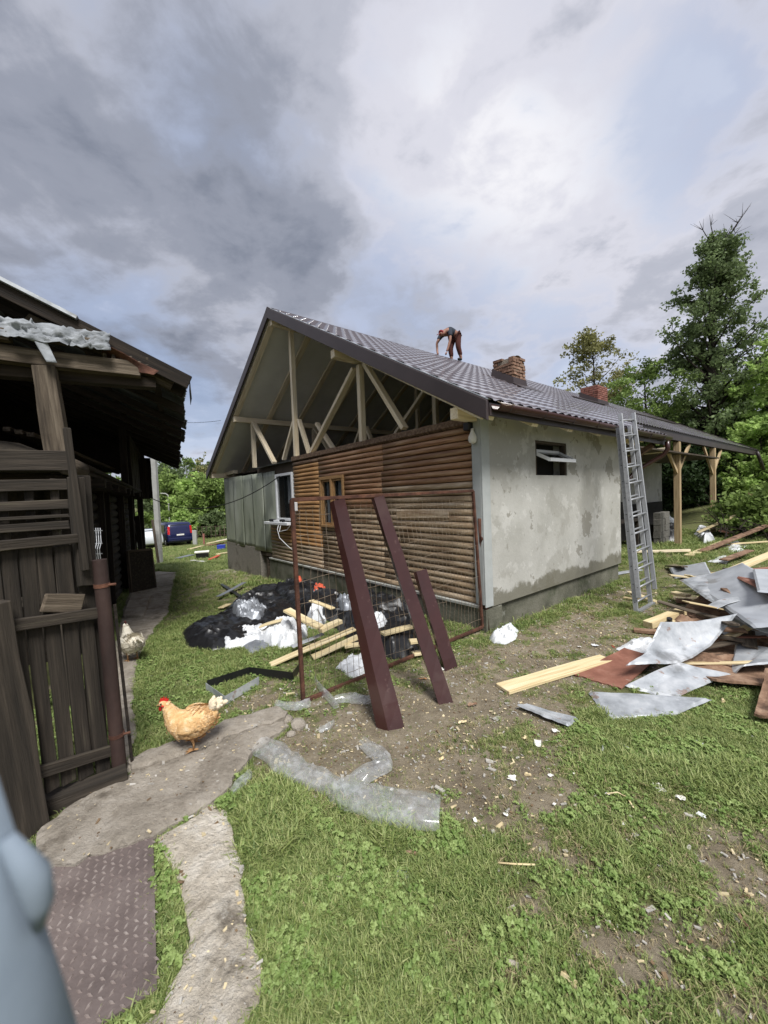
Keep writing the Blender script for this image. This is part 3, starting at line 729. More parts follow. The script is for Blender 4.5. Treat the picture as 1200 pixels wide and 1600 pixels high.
# ------------------------------------------------------------------ concrete slabs and steel plate
def slab(name, poly, top, thick, m, seed, kind='structure', jag=.012, step=.05, tilt=None):
    pts = []
    for i in range(len(poly)):
        a = poly[i]; b = poly[(i + 1) % len(poly)]; L = np.hypot(*(b - a)); n = max(1, int(L / step))
        for k in range(n):
            q = a + (b - a) * k / n; pts.append(q + rng.normal(0, jag, 2) if k else q)
    pts = np.array(pts)
    # triangulated top with inner grid points through bmesh
    import bmesh
    from mathutils.geometry import delaunay_2d_cdt
    gx, gy = np.meshgrid(np.arange(pts[:, 0].min(), pts[:, 0].max(), step * .8), np.arange(pts[:, 1].min(), pts[:, 1].max(), step * .8))
    gp = np.stack([gx.ravel(), gy.ravel()], 1) + rng.normal(0, step * .15, (gx.size, 2)); gp = gp[inside(pts, gp[:, 0], gp[:, 1])]
    allp = [Vector(p) for p in pts] + [Vector(p) for p in gp]
    v, e, f, *_ = delaunay_2d_cdt(allp, [], [list(range(len(pts)))], 1, 1e-5)
    xy = np.array([tuple(q) for q in v]); nb = len(pts)
    z = gh(xy[:, 0], xy[:, 1]) + top + (fbm(xy[:, 0], xy[:, 1], .45, seed) - .5) * .03 + (fbm(xy[:, 0], xy[:, 1], .10, seed + 5, 3) - .5) * .024
    if tilt is not None: z = z + tilt(xy[:, 0], xy[:, 1])
    d = np.min(np.hypot(xy[:, None, 0] - pts[None, :, 0], xy[:, None, 1] - pts[None, :, 1]), 1)
    z = z - .014 * np.exp(-d / .02)
    mb = MB(); mb.v = [(a, b, c) for (a, b), c in zip(xy, z)]; mb.f = [tuple(q) for q in f]
    # skirt
    edges = {}
    for q in f:
        for i in range(len(q)): k = (q[i], q[(i + 1) % len(q)]); edges[k] = 1
    base = {}
    for (a, b) in list(edges):
        if (b, a) in edges: continue
        for k in (a, b):
            if k not in base:
                base[k] = len(mb.v); mb.v.append((mb.v[k][0] + random.uniform(-.008, .008), mb.v[k][1] + random.uniform(-.008, .008), mb.v[k][2] - thick))
        mb.f.append((b, a, base[a], base[b]))
    o = mb.build(name, m, smooth=False); tag(o, kind=kind); return o


slab('path_slab', PATH, .05, .16, MATS['concrete_path'], 11)
slab('kerb_strip', KERB, .07, .16, MATS['concrete_path'], 21)
slab('concrete_strip', STRIP, .03, .14, MATS['concrete'], 31)
slab('barn_walkway', WALK, .03, .14, MATS['concrete_path'], 41, step=.09)
# loose stones at the broken slab edge
for i, (px, py, s, lab) in enumerate(((465, 1137, .06, 'angular grey stone at the end of the broken path slab'), (448, 1128, .05, 'small broken concrete chunk on the path corner'), (205, 1206, .045, 'small pale stone against the foot of the rusty pipe'), (228, 1192, .05, 'pale rubble stone between the pipe and the lawn'), (455, 1150, .035, 'flat grey stone below the path corner'))):
    import bmesh
    p = G(px, py); bm = bmesh.new(); bmesh.ops.create_icosphere(bm, subdivisions=2, radius=s)
    for v in bm.verts:
        v.co *= 1 + .5 * (mnoise.noise(v.co * 14 + Vector((i * 7, 0, 0)))); v.co.z *= .7
    me = bpy.data.meshes.new('stone'); bm.to_mesh(me); bm.free(); me.materials.append(MATS['concrete_path'])
    o = bpy.data.objects.new('stone', me); link(o, None, Matrix.Translation(p + Vector((0, 0, s * .45)))); tag(o, lab, 'stone')

# wooden threshold beam and diamond plate
def make_plate():
    root = empty('steel_plate', (*PLATE.mean(0), 0)); tag(root, 'rusty brown diamond tread steel plate lying on the ground', 'steel plate')
    mb = MB(); pts = [Vector((p[0], p[1], gz(*p) + .028)) for p in PLATE]
    mb.prism([p - Vector((0, 0, .012)) for p in pts], (0, 0, .012)); mb.build('sheet', MATS['plate_steel'], root)
    a = PLATE[0]; ux = Vector((*(PLATE[1] - PLATE[0]), 0)).normalized(); uy = Vector((-ux.y, ux.x, 0))
    # raised lozenges: one mesh of tread bars, too many and too small to pick apart
    mb = MB()
    s = .034
    for i in range(-4, 46):
        for j in range(-34, 34):
            c = Vector((a[0], a[1], 0)) + ux * (i * s) + uy * (j * s) + ux * (s * .5 * (j % 2) * 0)
            if not bool(inside(PLATE, np.array(c.x), np.array(c.y))): continue
            t = math.radians(45) if (i + j) % 2 else math.radians(-45)
            d = ux * math.cos(t) + uy * math.sin(t); n = Vector((-d.y, d.x, 0)); z = gz(c.x, c.y) + .028
            l, w = .0155, .0048
            if min((Vector((p[0], p[1], 0)) - c).length for p in PLATE) < .02: continue
            ring = [c + d * l, c + n * w, c - d * l, c - n * w]
            mb.add([(p.x, p.y, z - .001) for p in ring] + [((c + (p - c) * .55).x, (c + (p - c) * .55).y, z + .0055) for p in ring],
                   [(0, 1, 5, 4), (1, 2, 6, 5), (2, 3, 7, 6), (3, 0, 4, 7), (4, 5, 6, 7)])
    o = mb.build('tread_pattern', MATS['plate_worn'], root); tag(o, kind='stuff')


make_plate()
# ------------------------------------------------------------------ the house (house frame HM)
random.seed(11)
YR, ZR, YE, ZE, YL, ZL = 5.15, 5.92, -.45, 2.74, 10.45, 2.74
XG0, XG1 = -.48, 22.0
def wz(x): return .006 * max(0, x)                       # the ridge climbs a little towards the far end
SL_R = (ZR - ZE) / (YR - YE); SL_L = (ZR - ZL) / (YL - YR)
def roof_z(x, y): return (ZR - (YR - y) * SL_R if y <= YR else ZR - (y - YR) * SL_L) + wz(x)


house = empty('house', M=HM); tag(house, 'single storey house with open timber gable, half log clad, half grey plaster', 'house')


def hb(name, m, fn, parent=house, **k):
    mb = MB(); fn(mb); return mb.build(name, MATS[m], parent, HM, **k)


# footing and walls
hb('footing', 'concrete_base', lambda b: b.box(-.05, .3, -.02, 6.74, -.75, .27))
hb('footing_ledge', 'base_ledge', lambda b: b.box(-.075, .05, .06, 6.73, .272, .315, .004), bevel=.006)
hb('footing', 'concrete_base', lambda b: b.box(.302, 4.33, .045, .3, -.3, .31))
hb('footing', 'concrete_base', lambda b: b.box(4.05, 4.3, .302, 2.0, -.3, .31))


def plaster_wall():
    xs = [0.02, 1.26, 2.19, 4.34]; zs = [.285, 1.99, 2.52, 2.76]; mb = MB()
    for i in range(3):
        for j in range(3):
            if i == 1 and j == 1: continue
            mb.box(xs[i], xs[i + 1], 0.0, .26, zs[j], zs[j + 1])
    return mb


pm = MB()
def face_grid(mb, o, u, v, n, nu, nv, amp, hole=None):
    """slightly uneven plaster face with a real opening"""
    b = len(mb.v)
    for j in range(nv + 1):
        for i in range(nu + 1):
            p = o + u * (i / nu) + v * (j / nv)
            mb.v.append(tuple(p + n * amp * (mnoise.noise(p * 1.1) + .5 * mnoise.noise(p * 3.1))))
    for j in range(nv):
        for i in range(nu):
            if hole and hole[0] <= i < hole[1] and hole[2] <= j < hole[3]: continue
            a = b + j * (nu + 1) + i; mb.f.append((a, a + 1, a + nu + 2, a + nu + 1))
# front face on a grid whose lines fall on the opening
face_grid(pm, Vector((.0, -.012, .285)), Vector((4.34, 0, 0)), Vector((0, 0, 2.475)), Vector((0, -1, 0)), 56, 29, .012, (16, 28, 20, 26))
pw_ob = pm.build('plaster_wall', MATS['plaster'], house, HM, smooth=True)
x0o, x1o = 4.34 * 16 / 56, 4.34 * 28 / 56; z0o, z1o = .285 + 2.475 * 20 / 29, .285 + 2.475 * 26 / 29
def wall_core(b):
    b.box(.31, x0o, .0, .25, .32, 2.74); b.box(x1o, 4.33, .0, .25, .32, 2.74); b.box(x0o, x1o, .0, .25, .32, z0o); b.box(x0o, x1o, .0, .25, z1o, 2.74)
    b.box(.0, 4.34, -.011, .0, .283, .2855)
hb('wall', 'plaster', wall_core)
hb('end_wall', 'plaster', lambda b: b.box(4.08, 4.335, .252, 2.0, .312, 2.9))
hb('rear_wall', 'plaster', lambda b: (b.box(4.34, 14.0, 2.0, 2.25, -.3, 3.1), b.box(13.75, 14.0, 2.252, 10.2, -.8, 3.1)))
hb('corner_trim', 'plaster_trim', lambda b: (b.box(-.062, .10, -.035, -.013, .30, 2.74), b.box(-.062, -.035, -.0125, .125, .33, 2.74)), bevel=.006)
# near-black inner walls stand in for the unlit room behind the plaster
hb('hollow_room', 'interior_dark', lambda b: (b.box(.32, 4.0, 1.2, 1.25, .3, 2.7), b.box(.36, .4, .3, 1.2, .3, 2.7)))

# bathroom hopper window
win = hb('hopper_window', 'interior_dark', lambda b: b.box(x0o + .01, x1o - .01, .20, .22, z0o, z1o))
def sash(b):
    a = Vector((x0o + .03, .10, z1o - .14)); c = Vector((x1o - .03, .10, z1o - .14)); d = Vector((x1o - .02, -.16, z0o + .22)); e = Vector((x0o + .12, -.16, z0o + .22))
    for p, q in ((a, c), (c, d), (d, e), (e, a)): b.beam(p, q, .035, .05)
hb('sash', 'trim_white', sash, win)
hb('pane', 'glass_dark', lambda b: b.add([(x0o + .05, .09, z1o - .15), (x1o - .05, .09, z1o - .15), (x1o - .05, -.15, z0o + .22), (x0o + .13, -.15, z0o + .22)], [(0, 1, 2, 3)]), win)
hb('frame', 'attic_dark', lambda b: (b.box(x0o, x1o, -.005, .08, z1o - .04, z1o - .001), b.box(x0o + .002, x0o + .04, -.004, .08, z0o + .001, z1o - .042), b.box(x1o - .04, x1o - .002, -.004, .08, z0o + .001, z1o - .042)), win)

# ---- log wall
logw = hb('log_wall', 'old_timber', lambda b: (b.box(.0, .25, .13, 5.22, .32, 1.19), b.box(.0, .25, .13, 3.12, 1.19, 2.22), b.box(.0, .25, 4.04, 5.22, 1.19, 2.22), b.box(.0, .25, .13, 5.22, 2.22, 2.62)))
ROWS = 26; LH = (2.63 - .318) / ROWS
def half_log(L, h, d=.043):
    mb = MB(); rings = []; ph = random.random() * 20
    for i in range(5):
        x = L * i / 4; r = []
        wob = .0025 * mnoise.noise(Vector((ph, i * .9, 0)))
        for k in range(7):
            t = math.pi * k / 6; r.append((x, -math.sin(t) ** .75 * d - wob if 0 < k < 6 else 0.0, -math.cos(t) * h * .485))
        rings.append(r)
    return mb.loft(rings)
for r in range(ROWS):
    z = .318 + LH * (r + .5)
    if 1.21 < z < 2.22: segs = [(.13, 2.0, 'log_grey' if z < 1.9 else 'log_brown'), (2.0, 3.12, 'log_brown' if z > 1.6 else 'log_grey'), (4.05, 5.2, 'log_orange')]
    elif z >= 2.22: segs = [(.13, 1.95, 'log_brown'), (1.95, 4.05, 'log_brown'), (4.05, 5.2, 'log_orange' if z < 2.55 else 'old_timber')]
    else: segs = [(.13, 1.6 + .4 * (r % 2), 'log_grey'), (1.6 + .4 * (r % 2), 4.0, 'log_grey'), (4.0, 5.2 if z > .4 else 6.6, 'log_orange' if z > .8 else 'log_grey')]
    if z < 1.15: segs[-1] = (4.0, 6.6, 'log_orange' if z > .75 else 'log_grey')
    for (a, b_, m) in segs:
        a += random.uniform(.002, .008); b_ -= random.uniform(.002, .008)
        L = b_ - a
        # local x runs down -y so the round face looks out of the wall
        R = Matrix(((0, 1, 0), (1, 0, 0), (0, 0, 1))).to_4x4(); R.translation = Vector((-.0005 - random.uniform(0, .004), a, z + random.uniform(-.0025, .0025)))
        half_log(L, LH).build('log', MATS[m], logw, HM @ R, smooth=True)
hb('wall_plate', 'old_timber', lambda b: b.grid(lambda u, v: (.0 + (-.06 if 0.2 < v < .7 else (.22 if v >= .7 else 0.0)), .02 + u * 5.2, 2.632 + (.0 if v < .15 else (.03 if v < .3 else .115 + .012 * mnoise.noise(Vector((u * 30, 0, v)))))), 40, 4), smooth=False)
hb('wall_plate_core', 'old_timber', lambda b: b.box(.0, .2, .05, 5.2, 2.632, 2.72))
plank('nailed_board', (-.05, .55, 1.48), (-.05, 1.62, 1.46), .085, .03, MATS['log_grey'], house, up=(-1, 0, 0), base=HM)

# ---- wooden casement window in the logs
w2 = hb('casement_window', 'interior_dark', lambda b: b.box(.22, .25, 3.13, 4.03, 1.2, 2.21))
for (a, b_, c, d) in ((3.13, 3.19, 1.2, 2.21), (3.97, 4.03, 1.2, 2.21), (3.191, 3.969, 2.15, 2.21), (3.191, 3.969, 1.2, 1.25), (3.55, 3.61, 1.251, 2.149)):
    hb('frame', 'amber_wood', lambda q: q.box(-.06 if c != 1.2 or d > 2 else -.085, .04, a, b_, c, d), w2, bevel=.005)
for (a, b_) in ((3.191, 3.549), (3.611, 3.969)):
    s_ = hb('casement', 'amber_wood', lambda q: (q.box(-.03, .02, a, a + .035, 1.252, 2.148), q.box(-.03, .02, b_ - .035, b_, 1.252, 2.148), q.box(-.03, .02, a + .036, b_ - .036, 2.11, 2.147), q.box(-.03, .02, a + .036, b_ - .036, 1.252, 1.29)), w2)
    hb('pane', 'pane_glass' if 'pane_glass' in MATS else 'glass_dark', lambda q: q.box(-.004, .0, a + .035, b_ - .035, 1.29, 2.11), w2)
for (a, b_) in ((3.64, 3.86), (3.22, 3.36), (3.42, 3.54), (3.9, 3.965)):
    hb('curtain', 'curtain', lambda q: q.grid(lambda u, v: (.10 + .018 * math.sin(u * 22), a + u * (b_ - a), 1.25 + v * .9), 24, 1), w2, smooth=True)

# ---- white window with sill, boards round it
w1 = hb('white_window', 'interior_dark', lambda b: b.box(.22, .25, 5.25, 6.24, 1.28, 2.42))
for (a, b_, c, d) in ((5.27, 5.33, 1.29, 2.42), (6.14, 6.20, 1.29, 2.42), (5.331, 6.139, 2.36, 2.42), (5.331, 6.139, 1.29, 1.35)):
    hb('frame', 'trim_white', lambda q: q.box(-.05, .03, a, b_, c, d), w1, bevel=.005)
hb('pane', 'pane_glass' if 'pane_glass' in MATS else 'glass_dark', lambda q: q.box(-.012, -.006, 5.33, 6.14, 1.35, 2.36), w1)
hb('curtain', 'curtain', lambda q: q.grid(lambda u, v: (.12 + .015 * math.sin(u * 40), 5.36 + u * .5, 1.75 + .06 * math.sin(u * 19) * (1 - v) + v * .6), 40, 6), w1, smooth=True)
hb('sill', 'trim_white', lambda b: b.box(-.24, -.051, 5.22, 6.55, 1.20, 1.262), w1, bevel=.006)
hb('wall_boards', 'attic_dark', lambda b: (b.box(.0, .2, 5.221, 7.4, 2.43, 2.66), b.box(.0, .2, 6.21, 7.4, .32, 2.429), b.box(.002, .2, 5.221, 6.209, .33, 1.27)))
for k in range(8):
    half_log(1.36, LH).build('log', MATS['log_brown'], logw, HM @ (lambda R: (setattr(R, 'translation', Vector((-.001, 5.235, 1.19 - LH * .5 - k * LH))), R)[1])(Matrix(((0, 1, 0), (1, 0, 0), (0, 0, 1))).to_4x4()), smooth=True) if k < 1 else None
hb('tin_strip', 'zinc', lambda b: b.grid(lambda u, v: (-.12 + v * .3, 5.25 + u * 2.0, 2.665 + .03 * v + .008 * mnoise.noise(Vector((u * 14, v * 3, 2)))), 30, 3), solid=.003)

# ---- glazed veranda side: fibreglass sheets over a rough base
hb('veranda_base', 'pebbledash', lambda b: b.box(-.03, .2, 7.42, 10.24, -.9, .50))
hb('doorway_dark', 'interior_dark', lambda b: b.box(.30, .34, 6.74, 7.44, -.7, .6))  # near-black sheet stands in for the shade inside the opening
hb('doorway_post', 'grey_wood', lambda b: b.box(.02, .12, 7.05, 7.13, -.5, .5))
hb('doorway_step', 'concrete_path', lambda b: b.box(-.06, .3, 6.76, 7.4, -.8, -.36, .01))
hb('veranda_frame', 'grey_wood', lambda b: (b.box(.02, .1, 6.3, 10.2, .5, .58), b.box(.02, .1, 6.3, 10.2, 2.46, 2.54), b.box(.02, .1, 10.1, 10.2, .58, 2.46), b.box(.02, .1, 8.2, 8.3, .58, 2.46)))
hb('veranda_back', 'curtain', lambda b: (b.box(.22, .26, 8.7, 9.4, .7, 1.9), b.box(.22, .26, 7.5, 8.0, .6, 1.8), b.box(.22, .26, 9.6, 10.1, .7, 1.8), b.box(.27, .3, 6.3, 10.2, .5, 2.5)))
for i, (a, b_, zo) in enumerate(((9.30, 10.24, .0), (8.55, 9.36, -.012), (7.72, 8.60, .006), (7.0, 7.78, -.006), (6.24, 7.05, .01))):
    hb('fibreglass_sheet', 'fibreglass', lambda q: q.grid(lambda u, v: (-.02 - .012 * (i % 2) - .012 * mnoise.noise(Vector((u * 2 + i * 5, v * 3, 1))), a + u * (b_ - a), .475 + zo - .012 * i + v * (2.09 - zo)), 10, 14), smooth=True, solid=.003)
hb('corner_post', 'grey_wood', lambda b: b.box(.0, .1, 10.205, 10.30, -.9, 2.66))
hb('side_wall', 'attic_dark', lambda b: b.box(.1, 13.7, 10.15, 10.3, -1.0, 2.7))
# cable slung to the corner of the window
# ---- attic floor, ceiling joists
hb('attic_floor', 'attic_dark', lambda b: b.box(.26, 13.7, .2, 10.15, 2.66, 2.70))

# ---- roof timbers
def tim(name, p0, p1, w=.10, t=.10, m='new_wood', up=(1, 0, 0), parent=house): return plank(name, p0, p1, w, t, MATS[m], parent, up=up, base=HM)
frames = hb('truss_frame', 'new_wood', lambda b: b.box(.03, .13, .3, 5.18, 2.725, 2.765))
for X, full in ((.08, True), (2.0, True), (4.0, False), (6.0, False), (8.0, False)):
    r_ = frames
    tim('king_post', (X, 5.22, 2.76), (X, 5.22, roof_z(X, 5.15) - .32), parent=r_)
    for y in (2.64, 7.78): tim('queen_post', (X, y, 2.72), (X, y, roof_z(X, y) - .38), parent=r_)
    tim('brace', (X, 2.80, 4.10), (X, 4.50, 2.78), .07, .12, parent=r_); tim('brace', (X, 2.48, 4.10), (X, 1.52, 2.82), .07, .12, parent=r_)
    if full:
        tim('brace', (X + .06, 5.30, 3.70), (X + .06, 6.02, 2.78), .06, .10, parent=r_); tim('brace', (X + .06, 5.14, 3.60), (X + .06, 4.72, 2.78), .06, .10, parent=r_)
        tim('brace', (X, 7.72, 3.98), (X, 6.45, 2.74), .07, .12, parent=r_)
        if X < 1: tim('brace', (X + .5, 5.1, 3.55), (X + .5, 4.35, 2.8), .07, .10, parent=r_)
    tim('tie_beam', (X, .2, 2.70), (X, 10.2, 2.64), .12, .14, parent=r_) if X > 1 else None
ends = ((2.72, roof_z(0, 2.72) - .30), (7.80, roof_z(0, 7.80) - .30), (.08, roof_z(0, .08) - .31), (10.1, roof_z(0, 10.1) - .30), (5.15, ZR - .26))
for y, z in ends: tim('purlin', (XG0 + .05, y, z), (13.6 if y > 1 else 5.3, y, z + (.08 if y > 1 else .03)), .12, .14, up=(0, 0, 1))
tim('lower_beam', (.05, 9.3, 2.72), (.05, 10.4, 2.70), .10, .14)
for k in range(24):
    x = XG0 + .12 + k * .95
    zo = wz(x)
    for (ya, yb) in ((YE + .06 if x < 5.5 else .42, YR - .03), (YL - .06, YR + .03)):
        tim('rafter', (x, ya, roof_z(x, ya) - .17), (x, yb, roof_z(x, yb) - .17), .06, .14, up=(1, 0, 0))
hb('roof_membrane', 'membrane', lambda b: (b.add([(XG0 + .02, YE + .03, roof_z(XG0, YE + .03) - .085), (5.5, YE + .03, roof_z(5.5, YE + .03) - .085), (5.5, YR, ZR - .085 + wz(5.5)), (XG0 + .02, YR, ZR - .085)], [(0, 1, 2, 3)]), b.add([(5.5, .40, roof_z(5.5, .4) - .085), (XG1 - .05, .40, roof_z(XG1, .4) - .085), (XG1 - .05, YR, ZR - .085 + wz(XG1)), (5.5, YR, ZR - .085 + wz(5.5))], [(0, 1, 2, 3)]),
                                       b.add([(XG0 + .02, YR, ZR - .086), (XG1 - .05, YR, ZR - .086 + wz(XG1)), (XG1 - .05, YL - .02, ZL + wz(XG1) - .08), (XG0 + .02, YL - .02, ZL - .08)], [(0, 1, 2, 3)])))
for y in np.arange(6.0, 10.4, 1.05):
    z = roof_z(0, y) - .088
    hb('membrane_lap', 'membrane', lambda b: b.add([(XG0 + .03, y, z - .004), (13, y, z + .074), (13, y + .1, z + .074 - .1 * SL_L - .003), (XG0 + .03, y + .1, z - .1 * SL_L - .007)], [(0, 1, 2, 3)]))

# ---- tiled metal roof
roof = hb('roof', 'roof_metal', lambda b: b.add([(XG0, YR, ZR - .02), (XG1, YR, ZR - .02 + wz(XG1)), (XG1, YL, ZL - .02 + wz(XG1)), (XG0, YL, ZL - .02)], [(3, 2, 1, 0)]), solid=.02)
def tile_sheet(xa, xb, ye):
    PITCH_W, MOD = .205, .35; d_end = math.hypot(YR - ye, (YR - ye) * SL_R); th = math.atan(SL_R)
    ds = []; k = 0
    while k * MOD < d_end:
        for q in (.0, .5, .93): ds.append(((k + q) * MOD, q, k))
        ds.append(((k + .999) * MOD, 1.0, k)); k += 1
    ds = [d for d in ds if d[0] <= d_end] + [(d_end, .9, k)]
    nx = int(round((xb - xa) / PITCH_W)) * 7; mb = MB()
    for (d, q, k) in ds:
        y = YR - d * math.cos(th); z = ZR - d * math.sin(th)
        for i in range(nx + 1):
            x = xa + (xb - xa) * i / nx; ph = (i / 7.0) % 1.0
            gq = abs(ph - .5) * 2; wv = .034 * min(1.0, gq * 1.9) ** .7 * (.75 + .25 * gq)
            st = .028 * (q if q < 1 else 0.0)
            h = wv + st
            mb.v.append((x, y - math.sin(th) * h, z + math.cos(th) * h + wz(x)))
    n = nx + 1
    for j in range(len(ds) - 1):
        for i in range(nx): a = j * n + i; mb.f.append((a, a + n, a + n + 1, a + 1))
    return mb
edges_ = [XG0 + (5.55 - XG0) * i / 5 for i in range(6)] + [5.55 + (XG1 - 5.55) * i / 12 for i in range(1, 13)]
for a, b_ in zip(edges_[:-1], edges_[1:]):
    tile_sheet(a, b_, YE if b_ < 5.6 else .33).build('roof_sheet', MATS['roof_metal'], roof, HM, smooth=False)
hb('ridge_cap', 'barge_metal', lambda b: b.loft([[(x, YR - .13, ZR - .03 + wz(x)), (x, YR, ZR + .055 + wz(x)), (x, YR + .13, ZR - .03 + wz(x)), (x, YR, ZR + .03 + wz(x))] for x in (XG0 - .02, 5, 10, XG1)]), roof)
def rake(ye, ze, side):
    def f(b):
        p = [(ye, ze), (YR, ZR)]
        a, c = p; hi, lo = .03, -.19
        b.add([(XG0 - .03, a[0], a[1] + hi), (XG0 - .03, c[0], c[1] + hi), (XG0 - .03, c[0], c[1] + lo), (XG0 - .03, a[0], a[1] + lo),
               (XG0 + .01, a[0], a[1] + hi), (XG0 + .01, c[0], c[1] + hi), (XG0 + .01, c[0], c[1] + lo), (XG0 + .01, a[0], a[1] + lo)],
              [(0, 1, 2, 3), (7, 6, 5, 4), (0, 4, 5, 1), (1, 5, 6, 2), (2, 6, 7, 3), (3, 7, 4, 0)])
    return f
hb('barge_board', 'barge_metal', rake(YE, ZE, 1), roof, bevel=.006); hb('barge_board', 'barge_metal', rake(YL, ZL, -1), roof, bevel=.006)
hb('verge_strip', 'zinc_bright', lambda b: b.beam((XG0 + .02, YE, ZE + .045), (XG0 + .02, YR, ZR + .045), .05, .012), roof)
hb('barge_underside', 'new_wood', lambda b: b.beam((XG0 + .03, YE + .1, ZE - .13), (XG0 + .03, YR - .1, ZR - .20), .04, .06), roof)
# gutters
def gutter(b, x0, x1, y, z):
    n = 8; rings = []
    for x in (x0, (x0 + x1) / 2, x1):
        r = [(x, y - .065 * math.cos(math.pi * k / n), z - .075 * math.sin(math.pi * k / n) + wz(x)) for k in range(n + 1)]
        r += [(x, y - .06 * math.cos(math.pi * k / n), z - .07 * math.sin(math.pi * k / n) + wz(x) + .002) for k in range(n, -1, -1)]
        rings.append(r)
    b.loft(rings)
gt = hb('gutter', 'brown_metal', lambda b: gutter(b, -.42, 5.55, YE - .06, ZE - .01), smooth=True)
for x in np.arange(-.2, 5.5, .75): hb('bracket', 'barge_metal', lambda b: b.tube([(x, YE - .127, ZE - .005), (x, YE - .10, ZE - .07), (x, YE - .06, ZE - .092), (x, YE, ZE - .07), (x, YE + .05, ZE - .03)], .007, 6), gt)
hb('bracket_wire', 'wire', lambda b: b.tube([(-.45, YE - .1, ZE + .0), (-.38, YE - .16, ZE - .05), (-.2, YE - .15, ZE - .02)], .005, 6), gt)
hb('downspout', 'brown_metal', lambda b: b.tube([(5.40, YE - .06, ZE - .07), (5.42, YE - .06, ZE - .22), (5.45, YE + .02, ZE - .34), (5.30, .02, ZE - .62), (5.05, .12, ZE - .85), (4.9, .14, ZE - .92)], .045, 10), gt, smooth=True)
hb('fascia', 'barge_metal', lambda b: (b.box(XG0 + .03, 5.54, YE + .005, YE + .03, ZE - .13, ZE + .01), b.beam((5.56, .36, roof_z(5.56, .35) - .08), (XG1, .36, roof_z(XG1, .35) - .08), .025, .24)), roof)
hb('verge_step', 'barge_metal', lambda b: b.beam((5.56, YE, ZE + .05), (5.56, .36, roof_z(5.56, .36) + .03), .04, .05), roof)
hb('far_verge', 'barge_metal', lambda b: (b.beam((XG1 + .02, .3, roof_z(XG1, .3)), (XG1 + .02, YR, ZR + wz(XG1)), .04, .16)), roof)
hb('eave_pipe', 'barge_metal', lambda b: b.tube([(XG1 - .4, .26, roof_z(XG1, .3) - .05), (XG1 - .35, .2, roof_z(XG1, .3) - .3), (XG1 + .1, .1, roof_z(XG1, .3) - .9)], .07, 8), roof, smooth=True)
# rafter tails, bits of timber under the eave over the plaster
for k in range(12):
    x = .15 + k * .37 + random.uniform(-.05, .05)
    tim('eave_block', (x, .02, 2.80), (x, .02 + random.uniform(.1, .2), 2.80), random.uniform(.05, .13), random.uniform(.06, .10), 'old_timber' if random.random() < .6 else 'new_wood', up=(0, 0, 1))

# ---- chimneys
def chimney(x0, y0, wx, wy, ztop, m, broken, seed):
    r = random.Random(seed); zb = roof_z(x0, y0) - .1
    ch = hb('chimney', 'mortar', lambda b: b.box(x0 + .02, x0 + wx - .02, y0 + .02, y0 + wy - .02, zb, ztop - .06), house)
    hb('flashing', 'barge_metal', lambda b: b.add([(x0 - .05, y0 - .05, zb + .02), (x0 + wx + .05, y0 - .05, zb + .02), (x0 + wx + .05, y0 + wy + .05, zb + .1 + SL_R * wy), (x0 - .05, y0 + wy + .05, zb + .1 + SL_R * wy),
         (x0 - .015, y0 - .015, zb + .31), (x0 + wx + .015, y0 - .015, zb + .31), (x0 + wx + .015, y0 + wy + .015, zb + .34 + SL_R * wy), (x0 - .015, y0 + wy + .015, zb + .34 + SL_R * wy)],
        [(0, 1, 5, 4), (1, 2, 6, 5), (2, 3, 7, 6), (3, 0, 4, 7)]), ch)
    hb('apron', 'barge_metal', lambda b: b.add([(x0 - .12, y0 - .3, roof_z(x0, y0 - .3) + .06), (x0 + wx + .3, y0 - .3, roof_z(x0, y0 - .3) + .06), (x0 + wx + .3, y0 - .03, roof_z(x0, y0) + .07), (x0 - .12, y0 - .03, roof_z(x0, y0) + .07)], [(0, 1, 2, 3)]), ch, solid=.01)
    ch_h = .072; z = zb + .16; row = 0
    mesh = {}
    while z + ch_h < ztop:
        off = .5 * (row % 2)
        for face in range(4):
            Lf = wx if face % 2 == 0 else wy; n = max(2, int(round(Lf / .25)))
            for k in range(-1, n + 1):
                a = (k + off) * Lf / n; e = a + Lf / n
                a, e = max(0, a), min(Lf, e)
                if e - a < .05: continue
                if broken and z > ztop - .2 and r.random() < .4: continue
                c = (a + e) / 2; Lb = e - a - .022
                if face == 0: p = (x0 + c, y0 + .05, 0)
                elif face == 1: p = (x0 + wx - .05, y0 + c, math.pi / 2)
                elif face == 2: p = (x0 + c, y0 + wy - .05, 0)
                else: p = (x0 + .05, y0 + c, math.pi / 2)
                key = round(Lb, 2)
                if key not in mesh:
                    q = MB(); q.box(-Lb / 2, Lb / 2, -.058, .058, 0, ch_h - .018, .004); mesh[key] = q.mesh('brick', MATS[m])
                o = bpy.data.objects.new('brick', mesh[key])
                j = .012 if broken else .003
                link(o, ch, HM @ Matrix.Translation((p[0] + r.uniform(-j, j), p[1] + r.uniform(-j, j), z + r.uniform(-j, j) * .4)) @ Matrix.Rotation(p[2] + r.uniform(-j, j) * 2, 4, 'Z'))
        z += ch_h; row += 1
    return ch
c1 = chimney(3.85, 1.97, .50, .52, 4.86, 'brick_old', True, 3)
hb('cap_slab', 'mortar', lambda b: b.grid(lambda u, v: (3.85 + u * .46 + .02, 1.99 + v * .5, 4.78 + .10 * max(0, 1 - (2 * u - 1) ** 2) * (1 - .5 * v) + .03 * mnoise.noise(Vector((u * 5, v * 5, 0)))), 8, 8), c1)
chimney(10.3, 2.8, .80, .58, 5.42, 'brick_red', False, 4)
